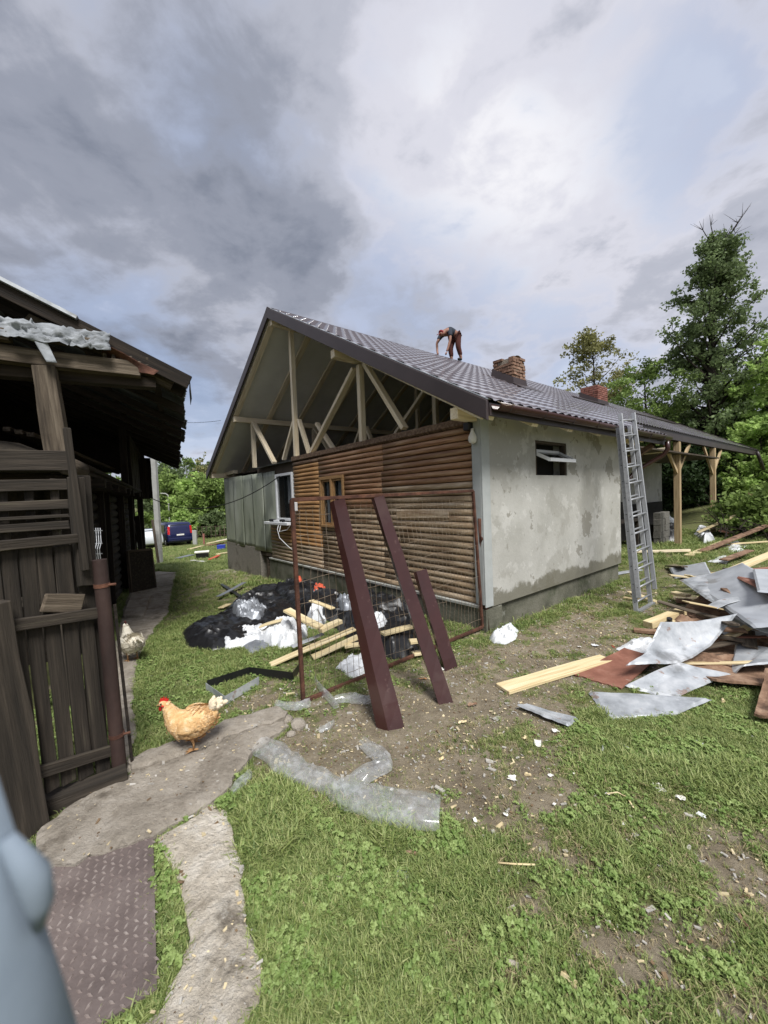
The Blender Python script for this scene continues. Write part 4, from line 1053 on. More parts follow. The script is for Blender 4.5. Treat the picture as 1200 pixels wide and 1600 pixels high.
for (a, b_, yy, lab) in ((8.3, 10.2, 2.65, None), (13.6, 18.5, 2.7, None)):
    o = MB().beam((a, yy, roof_z(a, yy) + .07), (b_, yy, roof_z(b_, yy) + .09), .28, .05, (0, -.5, 1)).build('roof_flashing', MATS['barge_metal'], roof, HM, bevel=.01)

# ---- porch posts and braces
for x in (9.73, 13.9):
    zt = roof_z(x, .35) - .22
    tim('porch_post', (x, .42, -.02), (x, .42, zt), .15, .15, m='grey_pine')
    for s in (-1, 1): tim('brace', (x + s * .05, .42, 2.15), (x + s * 1.25, .42, zt), .06, .10, m='grey_pine')
tim('porch_beam', (5.6, .42, roof_z(6, .35) - .14), (XG1 - .1, .42, roof_z(XG1, .35) - .14), .13, .14, m='dark_wood', up=(0, 0, 1))
for x in (9.73, 13.9, 18.5): tim('porch_post', (x, 3.6, -.3), (x, 3.6, roof_z(x, 3.6) - .2), .16, .16, m='dark_wood')
hb('porch_slab', 'concrete_path', lambda b: b.box(4.5, 14.6, .1, 1.99, -.25, -.005, .01), bevel=.01)
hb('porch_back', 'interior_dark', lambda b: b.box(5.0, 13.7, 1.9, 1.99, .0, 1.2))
# strut under the eave behind the ladder
tim('eave_strut', (5.2, -.3, 2.6), (4.6, .3, 2.05), .10, .10, 'old_timber')

# ---- bulb and small box at the corner
bl = hb('corner_lamp', 'black_plastic', lambda b: b.box(-.14, -.04, .09, .19, 2.56, 2.66), house, bevel=.01)
hb('bulb', 'paper', lambda b: b.loft([[(-.10 + r * math.cos(t), .07 + r * math.sin(t), z) for t in [k * math.pi / 6 for k in range(12)]] for r, z in ((.018, 2.575), (.022, 2.54), (.03, 2.52), (.052, 2.47), (.055, 2.44), (.045, 2.40), (.015, 2.385))]), bl, smooth=True)

# paving slab by the veranda
o = MB().box(-1.0, -.1, 6.7, 9.9, -.62, -.34, .01).build('paving_slab', MATS['concrete_path'], None, HM, bevel=.01); tag(o, kind='structure')
# ------------------------------------------------------------------ the old barn (barn frame BM), left
random.seed(23)
BSL = .46; BZ = 3.08
def bz(y): return BZ + BSL * y
barn = empty('barn', M=BM); tag(barn, 'weathered dark timber barn with corrugated roof and open hay loft', 'barn')
def bb(name, m, fn, parent=barn, **k):
    mb = MB(); fn(mb); return mb.build(name, MATS[m], parent, BM, **k)
def bt(name, p0, p1, w, t, m='dark_wood', up=(0, 0, 1), parent=barn, warp=.006): return plank(name, p0, p1, w, t, MATS[m], parent, up=up, base=BM, warp=warp, rough_ends=.01)

def corr_sheet(x0, x1, y0, y1, dz=0.0, rot=0.0, n=60, amp=.012):
    mb = MB(); rows = 3
    for j in range(rows + 1):
        y = y0 + (y1 - y0) * j / rows
        for i in range(n + 1):
            x = x0 + (x1 - x0) * i / n
            mb.v.append((x + rot * (y - y0), y + (random.uniform(-.012, .012) if j == 0 else 0), bz(y) + dz + amp * math.sin(i / n * (x1 - x0) / .076 * 2 * math.pi)))
    for j in range(rows):
        for i in range(n): a = j * (n + 1) + i; mb.f.append((a, a + 1, a + n + 2, a + n + 1))
    return mb
roofb = bb('roof', 'dark_wood', lambda b: b.add([(0.05, 4.4, bz(4.4) - .06), (10.3, 4.4, bz(4.4) - .06), (10.3, 8.5, bz(4.4) - 2.0), (.05, 8.5, bz(4.4) - 2.0)], [(0, 1, 2, 3)]), solid=.03)
x = 0.0
for k in range(13):
    w = .86
    corr_sheet(x, x + w, random.uniform(-.06, .05) if k else 0.0, 4.45, .03 * (k % 2) + .02, random.uniform(-.01, .01)).build('corrugated_sheet', MATS['corrugated'], roofb, BM, smooth=True)
    x += w - .05
bt('rake_board', (-.02, -.02, bz(0) - .045), (-.02, 4.4, bz(4.4) - .045), .03, .14, up=(0, 0, 1))
bt('rake_board', (.10, .15, bz(.15) - .13), (.10, 1.3, bz(1.3) - .15), .05, .09, 'grey_wood')
bb('rake_capping', 'zinc', lambda b: b.beam((-.03, .9, bz(.9) + .035), (-.03, 4.4, bz(4.4) + .04), .10, .03), roofb)
bb('eave_flap', 'corrugated', lambda b: b.add([(.0, -.02, bz(0) + .01), (.5, -.03, bz(0) + .01), (.5, -.035, bz(0) - .16), (.0, -.03, bz(0) - .20)], [(0, 1, 2, 3)]), roofb, solid=.003)
for k in range(11): bt('rafter', (.25 + k * .98, .03, bz(.03) - .10), (.25 + k * .98, 4.4, bz(4.4) - .10), .08, .10, up=(0, 0, 1))
for y in (.3, .95, 1.6, 2.3, 3.0, 3.7): bt('batten', (.02, y, bz(y) - .03), (10.2, y, bz(y) - .03), .07, .03)
# front tie beam, sagging boards, post
bt('tie_beam', (.02, .42, 3.12), (-.03, 3.2, 3.20), .15, .14, 'grey_wood', warp=.015)
bt('tie_beam', (.12, .30, 3.02), (.12, 3.2, 3.02), .14, .10, 'dark_wood')
bt('top_board', (-.05, .70, 3.30), (-.05, 1.4, 3.33), .12, .07, 'grey_wood')
bt('top_board', (-.06, 1.38, 3.27), (-.06, 2.4, 3.30), .16, .10, 'grey_wood')
bt('top_board', (-.10, 1.55, 3.12), (-.12, 2.4, 3.24), .12, .05, 'grey_wood')
for k in range(6): bt('lath', (-.02, .36 + k * .07, 3.17), (-.02, .36 + k * .07, 3.24), .03, .03, 'grey_wood', up=(1, 0, 0))
bt('post', (.02, 1.12, 2.25), (.0, 1.17, 3.06), .17, .16, 'grey_wood', up=(1, 0, 0), warp=.008)
bt('loft_beam', (-.02, 1.02, 2.20), (-.05, 3.4, 2.16), .16, .18, 'gate_wood', warp=.01)
bb('beam_end', 'grey_wood', lambda b: b.tube([(-.08, 1.05, 2.16), (.5, 1.05, 2.16)], .085, 10), smooth=True)
# loft floor with joists
bb('loft_floor', 'dark_wood', lambda b: b.box(.1, 9.3, 1.25, 6.5, 2.14, 2.2))
for k in range(16): bt('joist', (.4 + k * .57, 1.02 + random.uniform(-.06, .06), 2.07), (.4 + k * .57, 5, 2.07), .09, .11)
for k in range(4): bt('loft_edge', (.15, 1.08 + .04 * k, 2.22 - .05 * k), (9.2, 1.08 + .04 * k, 2.20 - .05 * k), .12, .045)
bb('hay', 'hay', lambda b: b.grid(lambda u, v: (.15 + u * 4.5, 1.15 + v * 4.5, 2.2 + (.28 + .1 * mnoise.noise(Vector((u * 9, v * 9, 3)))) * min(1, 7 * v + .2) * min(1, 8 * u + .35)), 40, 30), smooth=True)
bt('loft_post', (9.2, 1.12, .4), (9.2, 1.12, 3.3), .14, .14, up=(1, 0, 0)); bt('loft_post', (5.5, 1.12, 2.2), (5.5, 1.12, 3.5), .13, .13, up=(1, 0, 0))
for k in range(11): bt('loft_side_board', (6.4 + k * .26, 1.06, 2.1), (6.4 + k * .26, 1.06, 3.45 - .01 * (k % 3)), .235, .02, up=(0, 1, 0))
bt('hanging_board', (9.1, .98, 2.0), (9.1, .98, 3.2), .40, .03, up=(1, 0, 0)); bt('hanging_board', (8.6, 1.0, 2.0), (8.6, 1.0, 3.1), .3, .03, up=(1, 0, 0))
for k in range(3): bt('stored_pole', (1.2, 1.6 + .1 * k, 2.62 + .03 * k), (8.5, 1.35 + .2 * k, 2.66 + .05 * k), .07, .05, 'grey_wood')
# walls: closed behind so the inside stays dark
bb('back_wall', 'dark_wood', lambda b: (b.box(10.2, 10.3, 1.35, 8, -1.2, 2.25), b.box(10.2, 10.3, 3.2, 8, 2.25, 5.2), b.box(10.2, 10.3, 1.0, 3.2, 2.85, 4.6), b.box(10.2, 10.3, .9, 1.5, 2.0, 2.85)))
bb('left_wall', 'dark_wood', lambda b: b.box(.2, 10.3, 6.6, 6.7, -1.2, 4.6))
bb('inner_wall', 'dark_wood', lambda b: b.box(1.3, 1.4, 1.36, 6.6, -.2, 2.1))
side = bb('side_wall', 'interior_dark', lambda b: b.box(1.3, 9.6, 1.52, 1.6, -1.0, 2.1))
for r in range(17):
    z = -.62 + r * .16
    for (a, b_) in ((1.25, 3.6), (4.5, 6.2), (6.9, 9.6)):
        if a > 6 or z > -.3: 
            mb = MB(); mb.tube([(0, 0, 0), ((b_ - a) / 2, 0, .004), (b_ - a, 0, 0)], .083, 10)
            M2 = BM @ Matrix.Translation((a + random.uniform(-.03, .03), 1.44, z)); mb.build('log', MATS['dark_wood'], side, M2, smooth=True)
bt('corner_post', (1.25, 1.34, -.1), (1.25, 1.34, 2.1), .12, .12, up=(1, 0, 0)); bt('door_post', (3.7, 1.34, -.3), (3.7, 1.34, 2.1), .12, .10, up=(1, 0, 0)); bt('door_post', (4.4, 1.34, -.3), (4.4, 1.34, 2.1), .12, .10, up=(1, 0, 0))
bt('door_post', (6.3, 1.30, -.4), (6.3, 1.30, 2.1), .12, .10, up=(1, 0, 0)); bt('door_post', (8.2, 1.28, -.5), (8.2, 1.28, 2.1), .10, .10, up=(1, 0, 0))
bb('footing', 'concrete_base', lambda b: b.box(1.2, 9.7, 1.30, 1.8, -1.1, -.35))
# rag and rusted bent sheet on the front beam
def crumple(name, corners, m, label, cat, amp=.03, nu=28, nv=16, seed=0, sc_=6.0, solid=.002, parent=None, ridged=True, group=None):
    c = [Vector(p) for p in corners]; n = ((c[1] - c[0]).cross(c[3] - c[0])).normalized()
    if n.z < 0: n = -n
    def f(u, v):
        p = c[0] * (1 - u) * (1 - v) + c[1] * u * (1 - v) + c[2] * u * v + c[3] * (1 - u) * v
        q = p * sc_ + Vector((seed * 13.1, seed * 7.7, 0)); h = mnoise.noise(q) + .5 * mnoise.noise(q * 2.3)
        if ridged: h = (1 - abs(h) * 2) * .6 + .4 * mnoise.noise(q * 3.7)
        side = Vector((mnoise.noise(q * .7 + Vector((5, 5, 5))), mnoise.noise(q * .7 + Vector((9, 2, 7))), 0)) * amp * 1.2
        return p + n * amp * h + side
    o = MB().grid(f, nu, nv).build(name, MATS[m], parent, None, smooth=True, solid=solid)
    if label: tag(o, label, cat, group)
    return o
B = lambda x, y, z: BM @ Vector((x, y, z))
crumple('rag', [B(-.08, .66, 3.40), B(-.08, 2.5, 3.46), B(-.16, 2.5, 3.26), B(-.15, .66, 3.22)], 'rag', 'crumpled pale grey sheet draped on the barn front beam', 'sheet', .06, 80, 18, 3, 14)
crumple('rusty_sheet', [B(-.08, .26, 3.10), B(-.08, .74, 3.33), B(.15, .76, 3.22), B(-.12, .30, 3.04)], 'rust', 'bent rusty sheet at the barn eave beside the pale rag', 'metal sheet', .025, 20, 10, 5, 5)
o = crumple('hanging_strip', [B(-.13, 1.16, 3.36), B(-.13, 1.25, 3.36), B(-.17, 1.12, 3.06), B(-.17, 1.04, 3.06)], 'rag', 'narrow torn strip hanging down over the barn front beam', 'strip', .01, 6, 12, 8, 8)

# pen rails in front of the barn
pen = empty('pen_fence', M=BM @ Matrix.Translation((-.35, 1.2, 0))); tag(pen, 'grey plank pen fence under the hay loft, above the gate', 'fence')
for z, w, t in ((1.97, .10, .03), (1.80, .08, .03), (1.70, .03, .05), (1.62, .07, .03), (1.46, .03, .06), (1.0, .08, .03)):
    bt('rail', (-.35, 1.0, z), (-.42, 2.6, z - .02), w, t, 'gate_wood', up=(1, 0, 0), parent=pen)
for y in np.arange(1.1, 2.6, .17): bt('picket', (-.30, y, -.05), (-.30, y, 2.02), .06, .02, 'gate_wood', up=(1, 0, 0), parent=pen)
for y in np.arange(1.75, 2.6, .13): bt('backing_board', (-.24, y, -.05), (-.24, y, 1.5), .11, .02, 'dark_wood', up=(1, 0, 0), parent=pen)

# ------------------------------------------------------------------ wooden gate with its pipe post
GP = Vector((-1.812, 2.558, 0)); GQ = Vector((-2.019, 2.122, 0)); GD = (GQ - GP).normalized(); GN = Vector((-GD.y, GD.x, 0))
if GN.dot(-GP) < 0: GN = -GN                       # towards the camera
def gp(cx, cy, off=0.0): return PL(cx / 2.963, 780 + cy / 2.963, GP + GN * off, GN)
gate = empty('wooden_gate', tuple((GP + GQ) / 2)); tag(gate, 'old picket gate of grey planks hung on the rusty pipe', 'gate')
tops = [-85, 0, 85, 170, 250, 335]; bots = [20, 100, 185, 265, 350, 430, 508]
bnds_t = [-170, -85, 0, 85, 170, 250, 335]
for i, (t0, t1, b0, b1, yb, yt) in enumerate(((-84, -2, 16, 94, 1400, 225), (4, 80, 102, 181, 1372, 222), (89, 164, 190, 261, 1340, 216), (174, 245, 270, 346, 1312, 210), (256, 330, 355, 427, 1286, 212), (340, 398, 436, 508, 1262, 560))):
    ya, yc = 300, 1200
    def xat(a, b, y): return a + (b - a) * (y - ya) / (yc - ya)
    p0 = gp((xat(t0, b0, yb) + xat(t1, b1, yb)) / 2, yb); p1 = gp((xat(t0, b0, yt) + xat(t1, b1, yt)) / 2, yt)
    wq = (gp(xat(t1, b1, 750), 750) - gp(xat(t0, b0, 750), 750)).length
    plank('slat', p0, p1, wq * .90, .022, MATS['gate_wood'], gate, up=GN, warp=.004, rough_ends=.008)
for (a, b_, w) in (((-60, 222), (392, 178), .055), ((-40, 600), (482, 522), .068), ((120, 1282), (560, 1150), .066)):
    plank('rail', gp(*a, .035), gp(*b_, .035), w, .032, MATS['gate_wood'], gate, up=GN, warp=.003, rough_ends=.006)
plank('patch_board', gp(200, 480, .03), gp(384, 482, .03), .105, .02, MATS['grey_wood'], gate, up=GN, rough_ends=.01)
plank('upright', gp(395, 400, .0), gp(350, -100, .0), .075, .05, MATS['gate_wood'], gate, up=GN, warp=.006, rough_ends=.01)
plank('upright', gp(455, 1150, -.02), gp(375, -110, -.06), .10, .03, MATS['gate_wood'], gate, up=GN, warp=.006, rough_ends=.01)
plank('stay', gp(395, 330, .06), gp(310, -330, .03), .035, .03, MATS['gate_wood'], gate, up=GN, warp=.004)
ppb = gp(558, 1272, .05); ppt = gp(460, 280, .05); prad = (gp(495, 280, .05) - gp(425, 280, .05)).length / 2 * .92
pipe = MB().tube([ppb - Vector((0, 0, .1)), (ppb + ppt) / 2, ppt], prad, 24).build('rusty_pipe_post', MATS['rust_pipe'], None, None, smooth=True)
pipe.modifiers.new('edge', 'EDGE_SPLIT').split_angle = math.radians(50)
tag(pipe, 'rusty brown steel pipe post beside the picket gate', 'post')
pd = (ppt - ppb).normalized()
for t in (.885, .19):
    c = ppb + (ppt - ppb) * t
    r = MB().tube([c - pd * .012, c + pd * .012], prad * 1.1, 20).build('clamp', MATS['rust'], pipe, None, smooth=False)
    MB().tube([c + GN * .0 + Vector((prad * 1.0, 0, 0)), c + Vector((prad * 1.9, .02, 0))], .008, 8).build('bolt', MATS['rust'], pipe)
MB().beam(ppb + Vector((prad * 1.25, .05, -.05)), ppt + Vector((prad * 1.05, .05, -.30)), .010, .016).build('hinge_bar', MATS['dark_wood'], pipe)
bp0 = G(48, 1300); bp_up = PL(-60, 955, bp0, GN)
wp = (PL(71, 1286, bp0, GN) - PL(-45, 1300, bp0, GN)).length
bigp = plank('gate_post', bp0 - Vector((0, 0, .1)) - GD * -.0 + (PL(10, 1300, bp0, GN) - bp0), PL(-62, 955, bp0, GN), wp, .12, MATS['gate_wood'], None, up=GN, warp=.006)
tag(bigp, 'thick leaning weathered gate post at the left edge', 'post')
th0, th1 = G(58, 1275), G(200, 1222)
o = plank('threshold_beam', th0 + Vector((0, 0, .045)), th1 + Vector((0, 0, .05)), .10, .10, MATS['gate_wood'], None, warp=.004, rough_ends=.01); tag(o, 'weathered timber threshold beam lying under the picket gate', 'beam')

# out-of-focus leaning post close to the lens
np0 = AT(-6, 1262, .145); np1 = AT(92, 1600, .162)
dn = (np1 - np0).normalized(); off = Vector((-.029, 0, -.008))
npost = empty('leaning_post', tuple(np1 + dn * 1.4 + off)); tag(npost, 'blurred pale blue-grey painted post right beside the viewer', 'post')
MB().tube([np0 + off - dn * .02, np1 + off, np1 + off + dn * .5, np1 + off + dn * 1.45], [.022, .025, .03, .04], 24).build('shaft', MATS['post_paint'], npost, None, smooth=True)
MB().tube([AT(10, 1310, .153), AT(52, 1368, .156), AT(62, 1410, .157), AT(60, 1450, .159)], [.003, .006, .005, .002], 14).build('latch_knob', MATS['post_paint'], npost, None, smooth=True)

# ------------------------------------------------------------------ concrete step and things leaning on the barn
st = empty('concrete_step', M=BM @ Matrix.Translation((2.2, 1.1, -.1))); tag(st, 'two-tier concrete step at the barn door', 'step')
s0 = G(190, 968); s1 = G(252, 966); 
MS, LS = frame_from(s0, G(222, 969))
def stepbox(pxs, h, name):
    a, b_, c, d = [G(*q) for q in pxs]; zb = min(p.z for p in (a, b_, c, d)) - .08
    mb = MB(); mb.prism([Vector((p.x, p.y, zb)) for p in (a, b_, c, d)], (0, 0, h + .08)); return mb.build(name, MATS['concrete_path'], st, None, bevel=.012)
stepbox([(192, 968), (225, 968), (236, 940), (206, 938)], .16, 'upper_tier'); stepbox([(226, 966), (254, 962), (262, 944), (238, 940)], .05, 'lower_tier')
def lean(name, base_px, top_px, back, w, t, m, label, cat, group=None, up=None):
    """something standing on the ground at base_px whose top leans `back` metres behind"""
    a = G(*base_px); b_ = AT(top_px[0], top_px[1], a.y + back)
    o = plank(name, a, b_, w, t, MATS[m], None, up=up or (0, -1, 0.1), warp=.003); tag(o, label, cat, group); return o
lean('leaning_board', (248, 882), (238, 812), .1, .10, .03, 'grey_wood', 'grey board leaning on the far end of the barn', 'board')
lean('leaning_pole', (240, 900), (203, 800), .2, .04, .04, 'grey_wood', 'thin grey pole leaning steeply against the barn door', 'pole')
lean('leaning_pole', (232, 905), (199, 790), .2, .04, .03, 'gate_wood', 'thin dark pole crossing behind the leaning window frame', 'pole')
lean('leaning_board', (252, 872), (244, 838), .2, .07, .03, 'dark_wood', 'short dark board by the concrete utility pole', 'board')
lean('leaning_board', (226, 915), (214, 806), .15, .12, .03, 'gate_wood', 'wide grey board standing behind the old window frame', 'board')
fr = empty('window_frame', tuple(G(215, 925))); tag(fr, 'old grey window frame leaning against the barn wall', 'window frame')
fa, fb = G(205, 928), G(243, 920); fc, fd = AT(236, 858, fb.y + .15), AT(199, 862, fa.y + .15)
for p, q in ((fa, fb), (fb, fc), (fc, fd), (fd, fa)): plank('bar', p, q, .06, .04, MATS['grey_wood'], fr, up=(0, -1, .1))
MB().add([fa, fb, fc, fd], [(0, 1, 2, 3)]).build('panel', MATS['gate_wood'], fr, None, solid=.01)
rk = empty('wire_rack', tuple(G(150, 990))); tag(rk, 'bent white wire rack hanging by the barn corner post', 'rack')
for k in range(7): 
    xx = 136 + k * 3.4
    MB().tube([AT(xx, 825, 3.6), AT(xx + 1.5, 848, 3.55), AT(xx - 1, 858, 3.5), AT(xx + 2, 884, 3.52)], .004, 6).build('wire', MATS['aluminium'], rk)
for yy in (830, 850, 866, 880): MB().tube([AT(134, yy, 3.55), AT(160, yy - 1, 3.55)], .004, 6).build('wire', MATS['aluminium'], rk)
# ------------------------------------------------------------------ wire gate panel and leaning profiles
random.seed(31)
PBL, PBR = Vector((-.759, 3.335, 0)), Vector((1.20, 4.97, 0))
PD = (PBR - PBL).normalized(); PN = Vector((PD.y, -PD.x, 0))
if PN.dot(-PBL) < 0: PN = -PN
pp = lambda px, py, off=0.0: PL(px, py, PBL + PN * off, PN)
panel = empty('wire_mesh_gate', tuple((PBL + PBR) / 2)); tag(panel, 'rusty framed wire mesh gate panel standing in front of the log wall', 'gate')
TL, TR, BL, BR = pp(456, 781), pp(739, 767), PBL + Vector((0, 0, .02)), PBR + Vector((0, 0, .05))
for a, b_ in ((BL, TL), (TL, TR), (TR, BR), (BR, BL)):
    MB().beam(a, b_, .032, .032, PN).build('frame_bar', MATS['rust'], panel, None, bevel=.003)
wm = MB(); NW = 38
for k in range(1, NW):
    t = k / NW; a = BL + (BR - BL) * t + Vector((0, 0, .03)); b_ = TL + (TR - TL) * t - Vector((0, 0, .09 + .01 * math.sin(k)))
    sl = .01 * math.sin(k * 1.7)
    pts = []
    for q in range(9):
        p = a + (b_ - a) * q / 8; pts.append(p + PN * (.006 * math.sin(q * 1.1 + k) + (.035 if q in (2, 6) else 0)) + PD * sl * math.sin(q * .8))
    pts.append(b_ + PN * .03 + Vector((0, 0, .035)))
    wm.tube(pts, .0021, 5)
for k in range(9):
    t = .06 + k * .108; a = BL + (TL - BL) * t; b_ = BR + (TR - BR) * t
    if k in (1, 2): b_ = a + (b_ - a) * (.35 + .4 * (k == 2))
    pts = [a + (b_ - a) * q / 24 + Vector((0, 0, .012 * math.sin(q * .9 + k))) + PN * .004 for q in range(25)]
    wm.tube(pts, .0021, 5)
wm.build('wire_mesh', MATS['wire'], panel)
hp = MB().tube([PBR + Vector((.07, .035, -.1)), PBR + Vector((.035, .03, 1.0)), PBR + Vector((.02, .02, 1.44))], .034, 12).build('hinge_post', MATS['rust'], None, None, smooth=True); tag(hp, 'short rusty pipe post at the house corner', 'post')
MB().tube([PBR + Vector((.0, .01, 1.18)), PBR + Vector((.09, .05, 1.18))], .045, 10).build('hinge', MATS['rust'], hp)

def profile(bots, tops, offs, label):
    b3 = [G(*q) for q in bots]; t3 = [pp(*q, o_) for q, o_ in zip(tops, offs)]
    mb = MB()
    # lipped angle: back lip, narrow flange, fold, wide flange, front lip
    lip0 = (b3[0] - b3[1]) ; inw = (b3[2] - b3[0]).normalized() * .012
    B_ = [b3[0] + inw, b3[0], b3[1], b3[2], b3[2] - inw + Vector((0, .012, 0))]; T_ = [t3[0] + inw, t3[0], t3[1], t3[2], t3[2] - inw + Vector((0, .012, 0))]
    n = 10
    for j in range(n + 1):
        for a, c in zip(B_, T_):
            p = a + (c - a) * (j / n); mb.v.append(tuple(p + PN * .004 * math.sin(j * 2.1)))
    for j in range(n):
        for i in range(4): a = j * 5 + i; mb.f.append((a, a + 1, a + 6, a + 5))
    o = mb.build('metal_profile', MATS['brown_metal'], None, None, solid=.004); tag(o, label, 'metal profile', 'brown metal profiles leaning on the wire gate'); return o
profile([(589, 1139), (607, 1144), (632, 1138)], [(515, 786), (521, 782), (538, 779)], (.03, .09, .03), 'leftmost and widest brown metal profile leaning on the wire gate')
profile([(682, 1092), (686, 1103), (708, 1098)], [(580, 780), (584, 778), (599, 774)], (.03, .07, .03), 'middle long brown metal profile leaning on the wire gate')
profile([(692, 1043), (696, 1049), (715, 1042)], [(646, 894), (650, 893), (666, 889)], (.03, .06, .03), 'short brown metal profile leaning low against the wire gate')

# ------------------------------------------------------------------ heap of plastic sheeting and boards by the log wall
def mound(name, pts_px, height, m, label, cat, seed, step=.025, amp=.05, sc_=2.6, peak=None, group=None, edge=.12):
    poly = poly_px(pts_px); x0, y0 = poly.min(0); x1, y1 = poly.max(0)
    if step <= .02: sc_ = 8.0; edge = min(edge, .09)
    nx, ny = int((x1 - x0) / step) + 2, int((y1 - y0) / step) + 2
    idx = {}; mb = MB()
    X = x0 + np.arange(nx) * step; Y = y0 + np.arange(ny) * step
    gx, gy = np.meshgrid(X, Y); ins = inside(poly, gx, gy)
    # distance to the outline
    segd = np.full(gx.shape, 9.0)
    for i in range(len(poly)):
        a, b_ = poly[i], poly[(i + 1) % len(poly)]; ab = b_ - a; t = np.clip(((gx - a[0]) * ab[0] + (gy - a[1]) * ab[1]) / (ab @ ab), 0, 1)
        segd = np.minimum(segd, np.hypot(gx - a[0] - t * ab[0], gy - a[1] - t * ab[1]))
    def near_edge(x, y):
        best = None
        for i in range(len(poly)):
            a, b_ = poly[i], poly[(i + 1) % len(poly)]; ab = b_ - a; t = float(np.clip(((x - a[0]) * ab[0] + (y - a[1]) * ab[1]) / (ab @ ab), 0, 1)); c = a + ab * t
            d = math.hypot(c[0] - x, c[1] - y)
            if best is None or d < best[0]: best = (d, c)
        return best[1]
    ridge = lambda q, p=1.6: (1 - min(1, 2.2 * abs(mnoise.noise(q)))) ** p
    for j in range(ny):
        for i in range(nx):
            x, y = gx[j, i], gy[j, i]
            if not ins[j, i]:
                if not ins[max(0, j - 1):j + 2, max(0, i - 1):i + 2].any(): continue
                c = near_edge(x, y); n_ = .03 * mnoise.noise(Vector((c[0] * 9, c[1] * 9, seed)))
                idx[(i, j)] = len(mb.v); mb.v.append((c[0] + n_, c[1] + n_, gz(c[0], c[1]) + .006)); continue
            e = min(1, segd[j, i] / edge); e = e * (2 - e)
            q = Vector((x * sc_, y * sc_, seed * 3.3))
            wp_ = q + Vector((mnoise.noise(q * .8), mnoise.noise(q * .8 + Vector((7, 7, 7))), 0)) * .9
            z = gz(x, y) + .012 + e * (height * (.55 + .6 * mnoise.noise(q * .35)) + amp * (ridge(wp_) * 1.0 + .55 * ridge(wp_ * 2.2 + Vector((3, 0, 0))) + .30 * ridge(wp_ * 4.7 + Vector((0, 5, 0))) - .5))
            idx[(i, j)] = len(mb.v); mb.v.append((x, y, max(z, gz(x, y) + .006)))
    for (i, j) in idx:
        k = [(i, j), (i + 1, j), (i + 1, j + 1), (i, j + 1)]
        if all(q in idx for q in k) and any(0 <= q[1] < ny and 0 <= q[0] < nx and ins[q[1], q[0]] for q in k): mb.f.append(tuple(idx[q] for q in k))
    o = mb.build(name, MATS[m], None, None, smooth=True); tag(o, label, cat, group)
    o.modifiers.new('edge', 'EDGE_SPLIT').split_angle = math.radians(34)
    return o
mound('plastic_sheeting', [(282, 992), (298, 976), (345, 960), (372, 935), (400, 922), (440, 917), (470, 928), (500, 950), (470, 985), (430, 1000), (380, 1010), (330, 1018), (292, 1010)], .13, 'black_plastic', 'crumpled black plastic sheeting heaped left of the wire gate', 'plastic sheet', 1, amp=.06, edge=.25)
mound('plastic_sheeting', [(505, 965), (545, 945), (575, 935), (600, 925), (640, 932), (662, 960), (672, 1000), (655, 1024), (615, 1032), (575, 1022), (540, 1000)], .24, 'black_plastic', 'crumpled black plastic sheeting heaped behind the wire gate', 'plastic sheet', 2, amp=.08)
mound('plastic_sheeting', [(425, 930), (450, 920), (495, 925), (530, 940), (560, 960), (520, 975), (470, 965)], .26, 'black_plastic', 'black plastic folds against the footing behind the gate bar', 'plastic sheet', 4, amp=.08)
mound('white_sheet', [(343, 1004), (365, 990), (400, 982), (428, 980), (430, 992), (405, 1003), (380, 1012), (352, 1016)], .10, 'white_plastic', 'flattened white sheet beside the black plastic heap', 'sheet', 5, step=.02, amp=.04)
mound('white_bag', [(424, 1000), (440, 985), (462, 976), (482, 985), (480, 1000), (460, 1012), (436, 1014)], .16, 'white_plastic', 'crumpled white bag with red print by the wire gate', 'bag', 6, step=.018, amp=.05)
mound('white_plastic_scrap', [(524, 1045), (545, 1030), (572, 1026), (576, 1045), (570, 1062), (548, 1060)], .07, 'white_plastic', 'crumpled white plastic scrap under the wire gate', 'plastic scrap', 7, step=.018, amp=.035)
mound('white_sheet', [(398, 1000), (420, 990), (452, 982), (470, 990), (455, 1004), (425, 1012)], .22, 'white_plastic', 'torn white sheet piece lying over the black plastic edge', 'sheet', 41, step=.018, amp=.05)
mound('white_plastic_scrap', [(566, 992), (590, 980), (610, 986), (604, 1000), (580, 1004)], .34, 'white_plastic', 'white wrap on the black plastic behind the profiles', 'plastic scrap', 42, step=.018, amp=.05)
mound('grey_film', [(520, 962), (548, 952), (572, 958), (565, 975), (535, 980)], .34, 'grey_sheet', 'shiny grey film on the heap left of the widest profile', 'plastic film', 43, step=.018, amp=.06)
mound('grey_film', [(360, 965), (392, 950), (420, 955), (410, 972), (375, 978)], .28, 'grey_sheet', 'greyish film fold on top of the left black heap', 'plastic film', 44, step=.018, amp=.06)
mound('white_plastic_scrap', [(478, 972), (498, 962), (515, 968), (505, 982), (485, 985)], .32, 'white_plastic', 'small white wrap between board and gate bar', 'plastic scrap', 45, step=.015, amp=.05)
mound('grey_rag', [(378, 1012), (398, 1003), (425, 1002), (420, 1012), (392, 1024)], .05, 'grey_sheet', 'small grey sheet under the white plastic', 'sheet', 8, step=.02, amp=.02)
def strewn(name, a, b_, w, t, m, label, cat, dz=(.03, .03), group=None, warp=.003, up=(0, 0, 1)):
    p0, p1 = G(a[0], a[1], dz[0]), G(b_[0], b_[1], dz[1])
    o = plank(name, p0, p1, w, t, MATS[m], None, up=up, warp=warp); tag(o, label, cat, group); return o
